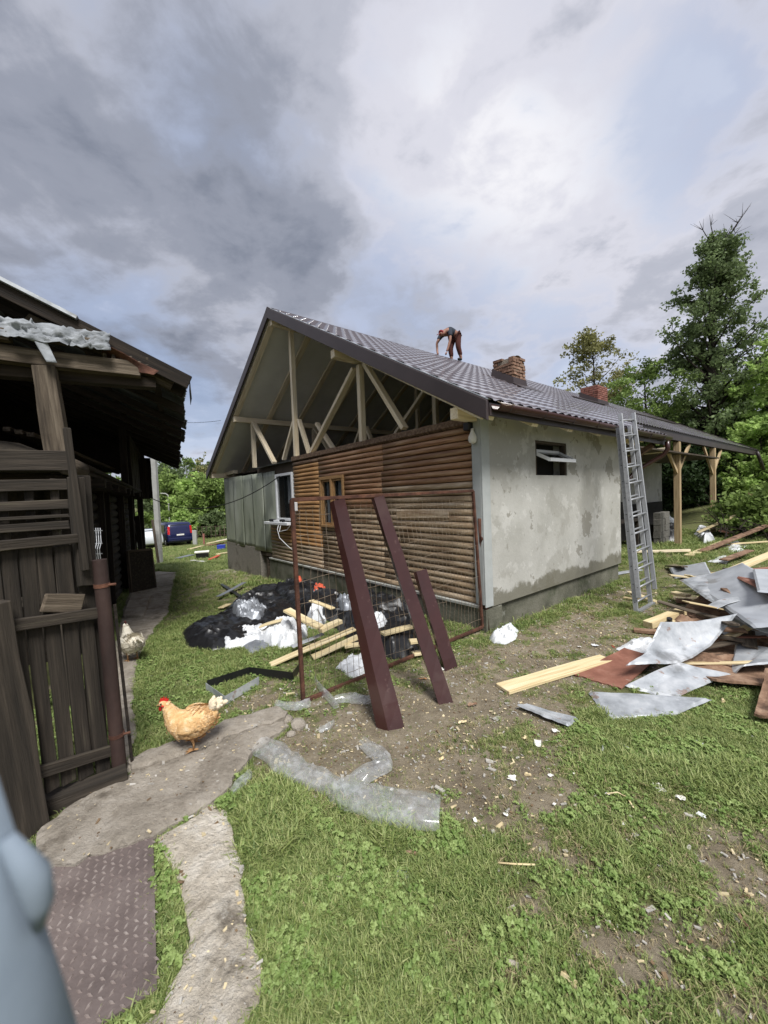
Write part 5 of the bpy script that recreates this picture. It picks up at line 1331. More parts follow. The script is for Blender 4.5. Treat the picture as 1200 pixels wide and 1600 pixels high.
for args in (((422, 1039), (554, 982), .10, .025, 'long pale board lying from the lawn up to the gate', (.02, .22)), ((488, 1027), (560, 995), .11, .025, 'short pale board beside the long one under the gate', (.03, .16)),
             ((448, 953), (500, 980), .12, .03, 'pale board sticking out of the black plastic', (.40, .26)), ((406, 979), (440, 968), .10, .02, 'small pale board end beside the white sheet', (.16, .24)),
             ((500, 985), (532, 970), .09, .05, 'pale square batten on the plastic behind the gate bar', (.22, .26)), ((597, 990), (644, 979), .10, .03, 'pale board end between the two long profiles', (.26, .26)),
             ((486, 938), (520, 951), .08, .02, 'pale lath by the orange cloth near the footing', (.36, .32)), ((640, 1003), (672, 1000), .10, .03, 'pale offcut next to the middle profile', (.2, .2)), ((645, 1022), (676, 1016), .09, .03, 'lower pale offcut next to the middle profile', (.05, .05)),
             ((345, 950), (357, 944), .10, .02, 'tiny pale offcut behind the left plastic heap', (.05, .05)), ((540, 1010), (590, 1003), .08, .03, 'pale batten under the leftmost profile', (.1, .16))):
    strewn('board', args[0], args[1], args[2], args[3], 'fresh_board', args[4], 'board', args[5])
strewn('zinc_strip', (456, 1011), (505, 990), .09, .004, 'zinc', 'narrow zinc strip among the boards by the gate', 'metal strip', (.08, .14))
strewn('trim_strip', (341, 932), (382, 910), .10, .01, 'grey_sheet', 'grey trim strip lying across another behind the heap', 'metal strip', (.08, .12))
strewn('trim_strip', (345, 912), (380, 934), .08, .01, 'black_plastic', 'dark trim strip under the grey one behind the heap', 'metal strip', (.05, .05))
mound('orange_cloth', [(486, 942), (492, 931), (512, 936), (508, 950), (494, 950)], .34, 'orange_cloth', 'small orange cloth on the heap by the footing', 'cloth', 9, step=.015, amp=.04, edge=.05)
mound('orange_scrap', [(464, 928), (472, 924), (478, 932), (468, 935)], .40, 'orange_cloth', 'tiny orange scrap at the top of the black plastic', 'scrap', 10, step=.015, amp=.02, edge=.04)
# bent channels on the lawn
def channel(name, path, w, h, m, label):
    pts = [G(*q, .004) for q in path]; root = None
    mb = MB()
    for a, b_ in zip(pts[:-1], pts[1:]):
        d = (b_ - a).normalized(); s = Vector((-d.y, d.x, 0)) * w
        mb.add([a, b_, b_ + Vector((0, 0, h)), a + Vector((0, 0, h))], [(0, 1, 2, 3)]); mb.add([a, b_, b_ + s, a + s], [(0, 1, 2, 3)])
    o = mb.build(name, MATS[m], None, None, solid=.003); tag(o, label, 'metal strip'); return o
channel('zinc_channel', [(322, 1079), (352, 1101), (405, 1069)], .05, .075, 'zinc', 'bent zinc angle strip lying on the lawn')
channel('black_channel', [(324, 1077), (390, 1055), (458, 1064), (470, 1046)], .03, .085, 'black_plastic', 'long black bent strip lying on the lawn behind the zinc angle')
# clear film
def film(name, path, widths, label, seed, h=.05, m='clear_plastic', n=14):
    mb = MB(); pts = [G(*q, .012) for q in path]
    # resample
    P = []; Wd = []
    for i in range(len(pts) - 1):
        for k in range(9): t = k / 9; P.append(pts[i].lerp(pts[i + 1], t)); Wd.append(widths[i] * (1 - t) + widths[i + 1] * t)
    P.append(pts[-1]); Wd.append(widths[-1]); rings = []
    for i, p in enumerate(P):
        d = (P[min(i + 1, len(P) - 1)] - P[max(i - 1, 0)]); d.z = 0; d.normalize(); s = Vector((-d.y, d.x, 0)); r = []
        for k in range(n * 2):
            t = 2 * math.pi * k / (n * 2); c = math.cos(t) * Wd[i] * .5; u = math.sin(t)
            q = p + s * c; al = i * .07
            wr = (1 - 2 * abs(mnoise.noise(Vector((al, c * 30 + u, seed * 3.1))))) + .5 * (1 - 2 * abs(mnoise.noise(Vector((al * 2.3 + 4, c * 55, seed))))) + .5 * mnoise.noise(Vector((al * 3.1, c * 12, seed + 9)))
            hh = (h * (.85 + .35 * mnoise.noise(Vector((al * 1.3, c * 8, seed)))) * u ** .8 + .016 * wr if u > 0 else .006)
            r.append(q + s * (.03 * mnoise.noise(Vector((al * 1.5, seed, 0))) + .007 * wr) + d * .006 * wr + Vector((0, 0, max(.004, hh))))
        rings.append(r)
    mb.loft(rings, cap=False); mb.f = [t_ for q_ in mb.f for t_ in ((q_[0], q_[1], q_[2]), (q_[0], q_[2], q_[3]))]
    o = mb.build(name, MATS[m], None, None, smooth=True); tag(o, label, 'plastic film'); o.modifiers.new('edge', 'EDGE_SPLIT').split_angle = math.radians(55); return o
film('plastic_film', [(405, 1172), (440, 1192), (480, 1215), (520, 1240), (570, 1258), (630, 1272), (686, 1278)], [.15, .20, .15, .13, .19, .24, .20], 'long crumpled clear plastic film lying on the lawn', 1, .075)
film('plastic_film', [(566, 1164), (590, 1184), (597, 1200), (565, 1218), (532, 1238)], [.07, .10, .13, .13, .10], 'short curled branch of clear film above the long one', 2)
film('plastic_film', [(362, 1246), (378, 1226), (390, 1212)], [.03, .07, .04], 'small clear film scrap at the edge of the path slab', 3, .03)
film('plastic_film', [(430, 1104), (460, 1108), (484, 1102)], [.05, .09, .06], 'clear film scrap at the foot of the gate frame', 4, .04)
film('plastic_film', [(522, 1100), (550, 1095), (580, 1098)], [.05, .12, .06], 'clear film scrap between gate frame and profile', 5, .05)
film('plastic_film', [(492, 1066), (505, 1085), (524, 1108)], [.03, .05, .04], 'twisted clear film ribbon by the gate frame', 6, .06)
film('plastic_film', [(498, 1146), (512, 1140), (522, 1132)], [.03, .06, .03], 'tiny clear film scrap beside the grey stone', 7, .02)

# ------------------------------------------------------------------ ladder
def ladder():
    bl, br = G(997, 958), G(1021, 944)
    tl, tr = HM @ Vector((2.98, -.56, 3.02)), HM @ Vector((3.36, -.56, 3.02))
    tl = PL(966, 648, HM @ Vector((0, -.60, 0)), HU); tr = PL(985, 646, HM @ Vector((0, -.60, 0)), HU)
    root = empty('ladder', tuple((bl + br) / 2)); tag(root, 'aluminium extension ladder leaning against the eave', 'ladder')
    up = ((tl + tr) / 2 - (bl + br) / 2).normalized(); side = (br - bl).normalized(); nrm = side.cross(up).normalized()
    if nrm.y > 0: nrm = -nrm
    for (o_, f0, f1, nm) in ((nrm * -.03, .0, .93, 'base_section'), (nrm * .035 + side * .0, .07, 1.0, 'fly_section')):
        s_ = -.02 if nm == 'fly_section' else .02
        A = lambda e, t: (bl if e == 0 else br).lerp(tl if e == 0 else tr, t) + o_ + side * (s_ if e == 0 else -s_)
        sec = MB().beam(A(0, f0), A(0, f1), .026, .062, nrm).build(nm, MATS['aluminium'], root, None, bevel=.003)
        M_, L_ = frame_from(A(1, f0), A(1, f1), nrm)
        plank('rail', A(1, f0), A(1, f1), .026, .062, MATS['aluminium'], sec, up=nrm)
        n = 11; tt = [f0 + (f1 - f0) * (k + .55) / n for k in range(n)]
        for t in tt: MB().tube([A(0, t), A(1, t)], .014, 10).build('rung', MATS['aluminium'], sec, None, smooth=True)
        for t in tt:
            for e in (0, 1):
                c = A(e, t); MB().tube([c - side * .0135, c + side * .0135], .010, 8).build('rung_socket', MATS['black_rubber'], sec)
    MB().beam(bl + Vector((0, 0, .02)), br + Vector((0, 0, .02)), .05, .03).build('foot_bar', MATS['aluminium'], root)
ladder()

# ------------------------------------------------------------------ scrap metal heap, right
def bent(name, cs, m, label, cat='metal sheet', dz=None, curl=.05, seed=0, n=16, rip=.01, fold=0.0, solid=.003):
    """sheet through picture corners, each with its own height above the ground, buckled and curled"""
    P_ = [G(a, b_, h) for a, b_, h in cs]
    def f(u, v):
        p = P_[0] * (1 - u) * (1 - v) + P_[1] * u * (1 - v) + P_[2] * u * v + P_[3] * (1 - u) * v
        q = p * 3 + Vector((seed * 5, 0, 0))
        z = curl * .25 * mnoise.noise(q * .6) + fold * abs(v - .5 - .1 * math.sin(u * 3)) * 2
        for (cu, cv, du, dv, k) in cre: z += k * max(0.0, (u - cu) * du + (v - cv) * dv)
        if min(u, v, 1 - u, 1 - v) < .01 and solid < .01: z -= .016
        e = .012 * mnoise.noise(q * 7 + Vector((1, 1, 1))) * (1 if min(u, v, 1 - u, 1 - v) < .01 else 0)
        return p + Vector((e, e, z + .004 * mnoise.noise(q * 3)))
    rr_ = random.Random(seed * 7 + 1); cre = []
    for _ in range(9):
        t = rr_.uniform(0, 6.283); cre.append((rr_.uniform(.2, .8), rr_.uniform(.2, .8), math.cos(t), math.sin(t), rr_.uniform(-1, 1.2) * (curl * 1.2 + rip * 6)))
    n = 26
    o = MB().grid(f, n, n).build(name, MATS[m], None, None, smooth=True, solid=solid); tag(o, label, cat)
    o.modifiers.new('edge', 'EDGE_SPLIT').split_angle = math.radians(9); return o
bent('rusty_board', [(896, 1054, .01), (971, 1077, .01), (1030, 1030, .03), (975, 1019, .03)], 'rust_sheet', 'flat rust-red panel at the near edge of the scrap heap', 'panel', curl=.01, seed=1, rip=.004, solid=.012)
bent('zinc_sheet', [(920, 1077, .05), (951, 1122, .03), (1056, 1114, .04), (1112, 1090, .08)], 'zinc', 'pointed loose zinc sheet lying nearest on the lawn', curl=.01, seed=2, rip=.004)
bent('zinc_strip', [(808, 1104, .03), (888, 1136, .03), (903, 1122, .034), (821, 1100, .034)], 'zinc', 'small flat zinc strip lying alone on the lawn', curl=.004, seed=3, rip=.002)
bent('zinc_sheet', [(976, 1068, .04), (1052, 1087, .03), (1142, 1048, .10), (1060, 1036, .12)], 'zinc', 'folded zinc sheet lowest in the scrap heap', curl=.02, seed=4, rip=.006)
bent('zinc_sheet', [(978, 1060, .06), (1062, 1046, .07), (1152, 985, .24), (1032, 1000, .24)], 'zinc', 'crumpled zinc sheet with a sharp upturned fold', curl=.02, seed=5, rip=.008, fold=.07)
bent('zinc_sheet', [(1140, 1040, .12), (1162, 1050, .10), (1260, 1040, .12), (1150, 988, .22)], 'zinc', 'buckled zinc sheet at the right edge of the heap', curl=.03, seed=6, rip=.015)
bent('rot_board', [(1030, 1028, .04), (1120, 1075, .02), (1240, 1085, .02), (1150, 1000, .08)], 'rot_board', 'worn brown board panel under the zinc sheets', 'panel', curl=.01, seed=7, rip=.01, solid=.02)
bent('rot_board', [(1178, 1132, .01), (1215, 1140, .01), (1230, 1050, .16), (1196, 1048, .16)], 'rot_board', 'rotten brown board standing at the right picture edge', 'panel', curl=.01, seed=8, rip=.015, solid=.02)
bent('zinc_sheet', [(1062, 915, .30), (1172, 980, .34), (1300, 1000, .36), (1150, 890, .50)], 'zinc', 'large dull zinc sheet under the topmost sheet', curl=.03, seed=9, rip=.015)
bent('zinc_sheet', [(1075, 906, .36), (1178, 978, .42), (1320, 985, .46), (1160, 888, .58)], 'zinc_bright', 'large pale topmost zinc sheet of the scrap heap', curl=.02, seed=10, rip=.01)
bent('zinc_sheet', [(1080, 960, .16), (1150, 990, .14), (1290, 990, .18), (1170, 945, .30)], 'zinc', 'dark-edged zinc sheet in the middle of the heap', curl=.03, seed=21, rip=.012)
bent('rusty_sheet', [(1128, 895, .46), (1190, 932, .54), (1320, 925, .60), (1210, 876, .62)], 'rust_sheet', 'rust-red sheet on top of the scrap heap', curl=.01, seed=11, rip=.005)
bent('white_sheet', [(1176, 897, .60), (1184, 926, .62), (1300, 930, .66), (1260, 888, .68)], 'zinc_bright', 'pale sheet corner on the rust-red sheet', curl=.01, seed=12, rip=.005)
bent('tilted_white_sheet', [(1046, 890, .06), (1054, 903, .02), (1112, 897, .20), (1102, 878, .28)], 'zinc_bright', 'small tilted white panel behind the scrap heap', 'panel', curl=.004, seed=13, rip=.002)
for a, b_, w, t, m, lab, dz in (((785, 1076), (948, 1029), .17, .03, 'fresh_board', 'single long pale plank lying on the lawn before the wall', (.02, .03)),
        ((1012, 976), (1066, 956), .12, .08, 'fresh_board', 'thick pale timber offcut left of the scrap heap', (.05, .12)), ((990, 984), (1050, 990), .09, .04, 'rot_board', 'brown lath under the timber offcuts', (.03, .04)),
        ((1046, 975), (1108, 990), .14, .09, 'fresh_board', 'pale square timber offcut with its sawn end showing', (.07, .10)), ((1052, 926), (1076, 931), .12, .04, 'fresh_board', 'short pale block stacked behind the timber offcuts', (.12, .12)),
        ((1056, 938), (1082, 940), .12, .05, 'rot_board', 'short brown block under the pale one', (.04, .04)), ((1076, 868), (1132, 846), .20, .03, 'fresh_board', 'weathered board lying before the porch slab', (.03, .04)),
        ((1100, 858), (1138, 852), .12, .03, 'rot_board', 'brown board across the weathered one', (.06, .06)), ((1110, 905), (1215, 862), .16, .04, 'fresh_board', 'long pale plank on the far side of the scrap heap', (.30, .46)),
        ((1088, 903), (1150, 890), .10, .04, 'fresh_board', 'narrow pale batten behind the white panel', (.10, .14)), ((1130, 875), (1172, 860), .16, .03, 'rot_board', 'dark worn plank beyond the pale plank', (.12, .14)),
        ((984, 925), (1030, 942), .10, .025, 'fresh_board', 'pale plank lying at the foot of the ladder', (.015, .015)), ((974, 934), (1002, 938), .08, .03, 'fresh_board', 'small pale plank end behind the ladder foot', (.015, .015)),
        ((1140, 850), (1200, 846), .10, .03, 'fresh_board', 'pale batten near the bank right of the porch', (.1, .12)), ((1095, 862), (1200, 820), .15, .05, 'rot_board', 'dark brown beam sloping up to the bank', (.05, .5)),
        ((955, 898), (1000, 890), .14, .02, 'zinc_bright', 'white strip on the ground past the wall end', (.02, .02)), ((1090, 832), (1150, 805), .16, .05, 'fresh_board', 'pale board propped behind the far porch post', (.2, .75)),
        ((985, 862), (1078, 860), .07, .06, 'new_wood', 'long batten along the edge of the porch slab', (.1, .1))):
    strewn('plank', a, b_, w, t, m, lab, 'plank', dz)
mound('white_bag', [(764, 1000), (775, 990), (795, 978), (810, 985), (806, 1000), (790, 1008), (772, 1006)], .10, 'white_plastic', 'crumpled white bag at the house corner', 'bag', 14, step=.015, amp=.05, edge=.07)
mound('white_plastic_scrap', [(962, 1015), (985, 1003), (1020, 1000), (1036, 1012), (1020, 1024), (985, 1022)], .05, 'white_plastic', 'torn white film under the edge of the scrap heap', 'plastic scrap', 15, step=.018, amp=.035)
mound('white_bag', [(1082, 838), (1090, 828), (1110, 832), (1118, 846), (1100, 850)], .30, 'white_plastic', 'white bag beside the near porch post', 'bag', 16, step=.04, amp=.08)
mound('white_plastic_scrap', [(1130, 855), (1150, 848), (1172, 852), (1165, 862), (1140, 864)], .08, 'white_plastic', 'white plastic sheet among the boards by the porch', 'plastic scrap', 17, step=.03, amp=.05)
mound('white_plastic_scrap', [(1105, 878), (1130, 868), (1142, 872), (1135, 882)], .05, 'white_plastic', 'white torn wrap behind the scrap heap', 'plastic scrap', 18, step=.03, amp=.04)
mound('scrap_rubble', [(1030, 1000), (1070, 950), (1130, 920), (1250, 920), (1290, 990), (1180, 1060), (1090, 1050)], .14, 'rot_board', 'broken board and metal rubble under the zinc sheets', 'rubble', 19, step=.04, amp=.06)
for i in range(26):
    r = random.Random(300 + i); a, b_ = r.uniform(1045, 1215), r.uniform(885, 1040)
    if b_ > 960 and a < 1080: continue
    hgt = .10 + .35 * max(0, 1 - abs(b_ - 935) / 80) * min(1, (a - 1040) / 80); t = r.uniform(0, 6.28)
    p = G(a, b_, hgt); L_ = r.uniform(.12, .5); d = Vector((math.cos(t), math.sin(t), r.uniform(-.3, .35))) * L_
    m_ = r.choice(['rot_board', 'fresh_board', 'rust_sheet', 'zinc', 'rot_board', 'grey_wood'])
    if m_ == 'zinc': o = plank('metal_fragment', p - d, p + d, r.uniform(.05, .2), .004, MATS[m_], None, warp=.02); tag(o, 'torn zinc fragment lying in the scrap heap', 'metal fragment', 'fragments in the scrap heap')
    else: o = plank('board_fragment', p - d, p + d, r.uniform(.04, .13), r.uniform(.012, .03), MATS[m_], None, warp=.004, rough_ends=.02); tag(o, 'broken board fragment lying in the scrap heap', 'board fragment', 'fragments in the scrap heap')
o = MB().tube([G(1046, 982, .02), G(1046, 966, .16)], .03, 10).build('black_pipe', MATS['black_plastic'], None, None); tag(o, 'short black plastic pipe end between the timber offcuts', 'pipe')

# small countable scraps on the lawn
SCR = [(1064, 1246, .035, 'paper'), (938, 1217, .03, 'paper'), (1000, 1200, .05, 'clear_plastic'), (1030, 1230, .05, 'paper'), (1090, 1160, .06, 'white_plastic'), (1122, 1205, .03, 'paper'), (1173, 1149, .03, 'paper'), (975, 1166, .06, 'zinc_bright'), (943, 1174, .05, 'zinc'),
       (800, 1215, .04, 'paper'), (860, 1211, .025, 'paper'), (630, 1366, .04, 'grey_sheet'), (790, 1272, .02, 'paper'), (742, 1281, .02, 'paper'), (866, 1256, .015, 'paper'), (975, 1287, .015, 'paper'), (1096, 1273, .03, 'white_plastic'), (868, 1141, .04, 'paper'), (840, 1160, .05, 'paper'), (820, 1152, .04, 'fresh_board'),
       (825, 1210, .03, 'fresh_board'), (606, 1308, .035, 'fresh_board'), (643, 1332, .045, 'rot_board'), (532, 1372, .03, 'concrete_path'), (612, 1233, .02, 'paper'), (1035, 1178, .05, 'paper'), (1075, 1120, .05, 'fresh_board'), (895, 1208, .02, 'paper'), (690, 1185, .03, 'fresh_board'), (722, 1128, .05, 'fresh_board'), (738, 1100, .06, 'rot_board'), (660, 1060, .06, 'brown_box'), (690, 1045, .05, 'paper'), (950, 1240, .02, 'paper'),
       (905, 1010, .03, 'paper'), (930, 1008, .06, 'white_plastic'), (958, 1010, .03, 'hen_red'), (966, 1041, .035, 'hen_red'), (1130, 1095, .06, 'fresh_board'), (1160, 1440, .04, 'rot_board'), (800, 1505, .035, 'concrete'), (890, 1530, .04, 'fresh_board'), (1110, 1500, .03, 'fresh_board')]
KIND = {'paper': ('paper_scrap', 'small white scrap lying on the patchy lawn', 'scrap'), 'white_plastic': ('plastic_scrap', 'small crumpled white film scrap on the lawn', 'plastic scrap'), 'clear_plastic': ('film_scrap', 'clear film scrap among the lawn litter', 'plastic scrap'),
        'zinc_bright': ('metal_offcut', 'bright curved metal offcut on the lawn', 'metal offcut'), 'zinc': ('metal_offcut', 'bluish metal offcut near the pointed zinc sheet', 'metal offcut'), 'grey_sheet': ('foil_scrap', 'small shiny grey foil scrap in the near grass', 'scrap'),
        'fresh_board': ('wood_splinter', 'pale wood splinter lying in the grass', 'wood splinter'), 'rot_board': ('wood_splinter', 'brown bark splinter lying in the grass', 'wood splinter'), 'concrete_path': ('pebble', 'flat grey pebble in the near grass', 'stone'), 'concrete': ('pebble', 'pale concrete pebble in the near clover', 'stone'), 'brown_box': ('cardboard_scrap', 'brown cardboard scrap under the short profile', 'scrap'), 'hen_red': ('red_scrap', 'tiny red scrap by the rust-red panel', 'scrap')}
for i, (a, b_, s, m) in enumerate(SCR):
    p = G(a, b_, .016); r = random.Random(i); t = r.uniform(0, 6.28); d = Vector((math.cos(t), math.sin(t), r.uniform(-.1, .25))); e = Vector((-d.y, d.x, r.uniform(-.1, .1)))
    l, w = s * .6, s * (.45 if m in ('paper', 'white_plastic', 'clear_plastic', 'grey_sheet') else .16)
    nm, lab, cat = KIND[m]
    def f(u, v): return p + d * (u - .5) * 2 * l * (1 + .2 * math.sin(v * 5 + i)) + e * (v - .5) * 2 * w + Vector((0, 0, .3 * s * mnoise.noise(Vector((u * 2.5, v * 2.5, i * 3.3)))))
    o = MB().grid(f, 5, 4).build(nm, MATS[m], None, None, solid=.002 if m not in ('fresh_board', 'rot_board', 'concrete', 'concrete_path') else .012); tag(o, lab, cat, cat + 's strewn over the lawn')
for path, lab in (([(948, 1240), (965, 1238), (980, 1246), (990, 1262)], 'pale curved stem on the lawn, nearer one'), ([(1140, 1180), (1170, 1195), (1200, 1222)], 'pale curved stem near the right picture edge'), ([(778, 1348), (805, 1350), (836, 1351)], 'pale straight stick in the near grass')):
    o = MB().tube([G(*q, .02) for q in path], .004, 6).build('dry_stem', MATS['fresh_board'], None, None, smooth=True); tag(o, lab, 'stem')

# ------------------------------------------------------------------ hens
def hen(label, loc, heading, s, mats, bodytilt=0.0, tail_up=1.0, neck_fwd=0.0):
    mb_, mneck, mtail, mcomb = mats
    M_ = Matrix.Translation(loc) @ Matrix.Rotation(heading, 4, 'Z') @ Matrix.Scale(s, 4)
    root = empty('hen', M=M_); tag(root, label, 'hen', 'hens in the yard')
    spine = [(-.180, .262, .014, .016), (-.160, .250, .042, .042), (-.122, .226, .076, .074), (-.07, .200, .104, .102), (-.01, .185, .115, .115), (.05, .190, .110, .114), (.095, .212, .088, .096), (.122, .250, .064, .066), (.140, .288, .048, .050), (.155 + neck_fwd, .320, .037, .038), (.168 + neck_fwd, .345, .030, .029), (.186 + neck_fwd, .360, .027, .026), (.205 + neck_fwd, .358, .018, .018), (.212 + neck_fwd, .355, .008, .008)]
    rings = []
    for i, (x, z, ry, rn) in enumerate(spine):
        a = spine[max(0, i - 1)]; b_ = spine[min(len(spine) - 1, i + 1)]; d = Vector((b_[0] - a[0], 0, b_[1] - a[1])).normalized(); n = Vector((-d.z, 0, d.x)); r = []
        for k in range(16):
            t = 2 * math.pi * k / 16; fl = 1 + .06 * mnoise.noise(Vector((x * 30, math.cos(t) * 3, math.sin(t) * 3 + z * 20)))
            r.append(Vector((x, 0, z)) + (n * math.sin(t) * rn + Vector((0, 1, 0)) * math.cos(t) * ry) * fl)
        rings.append(r)
    body = MB().loft(rings).build('body', MATS[mb_], root, M_, smooth=True, sub=1)
    # overlapping feathers on back, breast and neck
    fm = MB(); rr = random.Random(5)
    for i in range(900):
        k = rr.uniform(1.2, 10.4); i0 = int(k); f_ = k - i0; A_, B_ = spine[i0], spine[min(i0 + 1, len(spine) - 1)]
        x, z, ry, rn = [A_[q] * (1 - f_) + B_[q] * f_ for q in range(4)]; t = rr.uniform(0, 6.283)
        d = Vector((B_[0] - A_[0], 0, B_[1] - A_[1])).normalized(); n = Vector((-d.z, 0, d.x)); out = (n * math.sin(t) * rn + Vector((0, 1, 0)) * math.cos(t) * ry)
        c = Vector((x, 0, z)) + out * .985; o_ = out.normalized(); bk = -d; sd = o_.cross(bk); L = .026 * (.6 + .5 * ry / .09); W = L * .42
        p = [c + o_ * .001, c + bk * L * .5 + sd * W + o_ * .005, c + bk * L + o_ * .009, c + bk * L * .5 - sd * W + o_ * .005]; fm.add(p, [(0, 1, 2, 3)])
    fo = fm.build('plumage', MATS[mb_], root, M_); tag(fo, kind='stuff')
    for sgn in (-1, 1):
        def wf(u, v):
            x = .065 - .20 * u; wz_ = .245 - .085 * v - .01 * u + .02 * u * (1 - v); prof = math.sin(min(1, .12 + u * .95) * math.pi) ** .5
            zc = .215; hw = .06 * prof; zz = zc + hw * (1 - 2 * v) + .018 * u
            return (x, sgn * (.112 * math.sqrt(max(.05, 1 - ((zz - .2) / .14) ** 2)) * (1 - .45 * u * u) + .012), zz)
        w_ = MB().grid(wf, 10, 6).build('wing', MATS[mb_], root, M_, smooth=True, solid=.006)
        for q in range(5): MB().tube([(-.03 - .01 * q, sgn * .104, .20 - .011 * q + .02), (-.10, sgn * .088, .205 - .012 * q + .03), (-.165, sgn * .055, .215 - .010 * q + .03)], [.006, .007, .002], 6).build('quill', MATS[mb_], w_, M_, smooth=True)
        # leg
        lg = MB().tube([(-.01, sgn * .045, .125), (-.005, sgn * .045, .085), (-.015, sgn * .045, .055), (-.012, sgn * .045, .012)], [.022, .013, .0075, .007], 8).build('leg', MATS['hen_leg'], root, M_, smooth=True)
        for a in (-.55, 0, .55, math.pi): MB().tube([(-.012, sgn * .045, .010), (-.012 + .03 * math.cos(a), sgn * .045 + .03 * math.sin(a), .010), (-.012 + .055 * math.cos(a) * (.6 if a > 2 else 1), sgn * .045 + .055 * math.sin(a), .004)], [.007, .006, .002], 6).build('toe', MATS['hen_leg'], lg, M_, smooth=True)
        MB().tube([(.192 + neck_fwd, sgn * .022, .366), (.192 + neck_fwd, sgn * .029, .366)], .0055, 8).build('eye', MATS['black_rubber'], root, M_)
        MB().loft([[(.203 + neck_fwd + .010 * math.cos(t) * k2, sgn * .013, .334 - h_ + .012 * math.sin(t) * k2) for t in [q * math.pi / 4 for q in range(8)]] for k2, h_ in ((.6, -.008), (1.0, .006), (.9, .014))]).build('wattle', MATS[mcomb], root, M_, smooth=True)
        MB().tube([(.178 + neck_fwd, sgn * .024, .352), (.182 + neck_fwd, sgn * .029, .346)], .011, 8).build('ear_lobe', MATS[mcomb], root, M_, smooth=True)
    nf = neck_fwd
    cb = [(.150 + nf, .372), (.146 + nf, .392), (.158 + nf, .386), (.162 + nf, .405), (.172 + nf, .390), (.180 + nf, .410), (.187 + nf, .390), (.198 + nf, .404), (.204 + nf, .383), (.213 + nf, .372), (.19 + nf, .368)]
    MB().prism([(x, -.004, z) for x, z in cb], (0, .008, 0)).build('comb', MATS[mcomb], root, M_)
    MB().loft([[(.205 + nf, .009 * math.cos(t), .354 + .009 * math.sin(t)) for t in [k * math.pi / 4 for k in range(8)]], [(.220 + nf, .005 * math.cos(t), .351 + .005 * math.sin(t)) for t in [k * math.pi / 4 for k in range(8)]], [(.234 + nf, .001 * math.cos(t), .345 + .001 * math.sin(t)) for t in [k * math.pi / 4 for k in range(8)]]]).build('beak', MATS['hen_leg'], root, M_)
    for q in range(17):
        lift = 25 + 62 * ((q * 7) % 17) / 16.0; an = math.radians(lift if tail_up > .6 else lift * .45 - 8); ys = ((q % 5) - 2) * .011; Lf = .085 + .035 * math.sin(q * 2.3) ** 2
        dx, dz_ = -math.cos(an), math.sin(an); px_, pz_ = -dz_, dx; b0 = (-.135, ys * .5, .245); mbf = MB()
        for t_, w_2 in ((0, .010), (.45, .019), (.8, .017), (1.0, .006)):
            cx_, cz_ = b0[0] + dx * Lf * t_ * 1.15, b0[2] + dz_ * Lf * t_ * 1.15 - .012 * t_ * t_
            mbf.v += [(cx_ + px_ * w_2, ys * (1 + t_), cz_ + pz_ * w_2), (cx_ - px_ * w_2, ys * (1 + t_) + .004, cz_ - pz_ * w_2)]
        mbf.f += [(0, 1, 3, 2), (2, 3, 5, 4), (4, 5, 7, 6)]
        mbf.build('tail_feather', MATS[mtail], root, M_, smooth=True, solid=.004)
    return root
hp_ = G(303, 1180); hp_.z += .055
hen('buff hen with red comb standing on the kerb strip', hp_, math.radians(192), .95, ('hen_buff', 'hen_buff', 'hen_cream', 'hen_red'))
hq = G(207, 1034); hq.z += .02
hen('white hen with dark comb walking along the barn walkway', hq, math.radians(138), 1.02, ('hen_white', 'hen_white', 'hen_white', 'hen_dark'), tail_up=.25)
# ------------------------------------------------------------------ trees and shrubs
def leaf_mesh(name, pts, size, m, rg, tint, elong=1.7, up_bias=.5):
    n = len(pts); d = rg.normal(0, 1, (n, 3)); d[:, 2] -= .25; d /= np.linalg.norm(d, axis=1)[:, None]
    nn = rg.normal(0, 1, (n, 3)); nn[:, 2] += up_bias; s = np.cross(d, nn); s /= np.linalg.norm(s, axis=1)[:, None] + 1e-9
    sz = (size * rg.uniform(.55, 1.3, n))[:, None]; nrm = np.cross(s, d)
    v = np.stack([pts - d * sz * .5 * elong, pts + s * sz * .5 + nrm * sz * .08, pts + d * sz * .5 * elong, pts - s * sz * .5 + nrm * sz * .08], 1).reshape(-1, 3)
    f = np.arange(n * 4).reshape(-1, 4)
    me = bpy.data.meshes.new(name); me.vertices.add(len(v)); me.vertices.foreach_set('co', v.astype(np.float32).ravel())
    me.loops.add(f.size); me.loops.foreach_set('vertex_index', f.ravel().astype(np.int32)); me.polygons.add(n); me.polygons.foreach_set('loop_start', np.arange(0, f.size, 4, dtype=np.int32)); me.update(calc_edges=True)
    at = me.attributes.new('tint', 'FLOAT', 'POINT'); at.data.foreach_set('value', np.repeat(tint, 4).astype(np.float32)); me.materials.append(m); return me


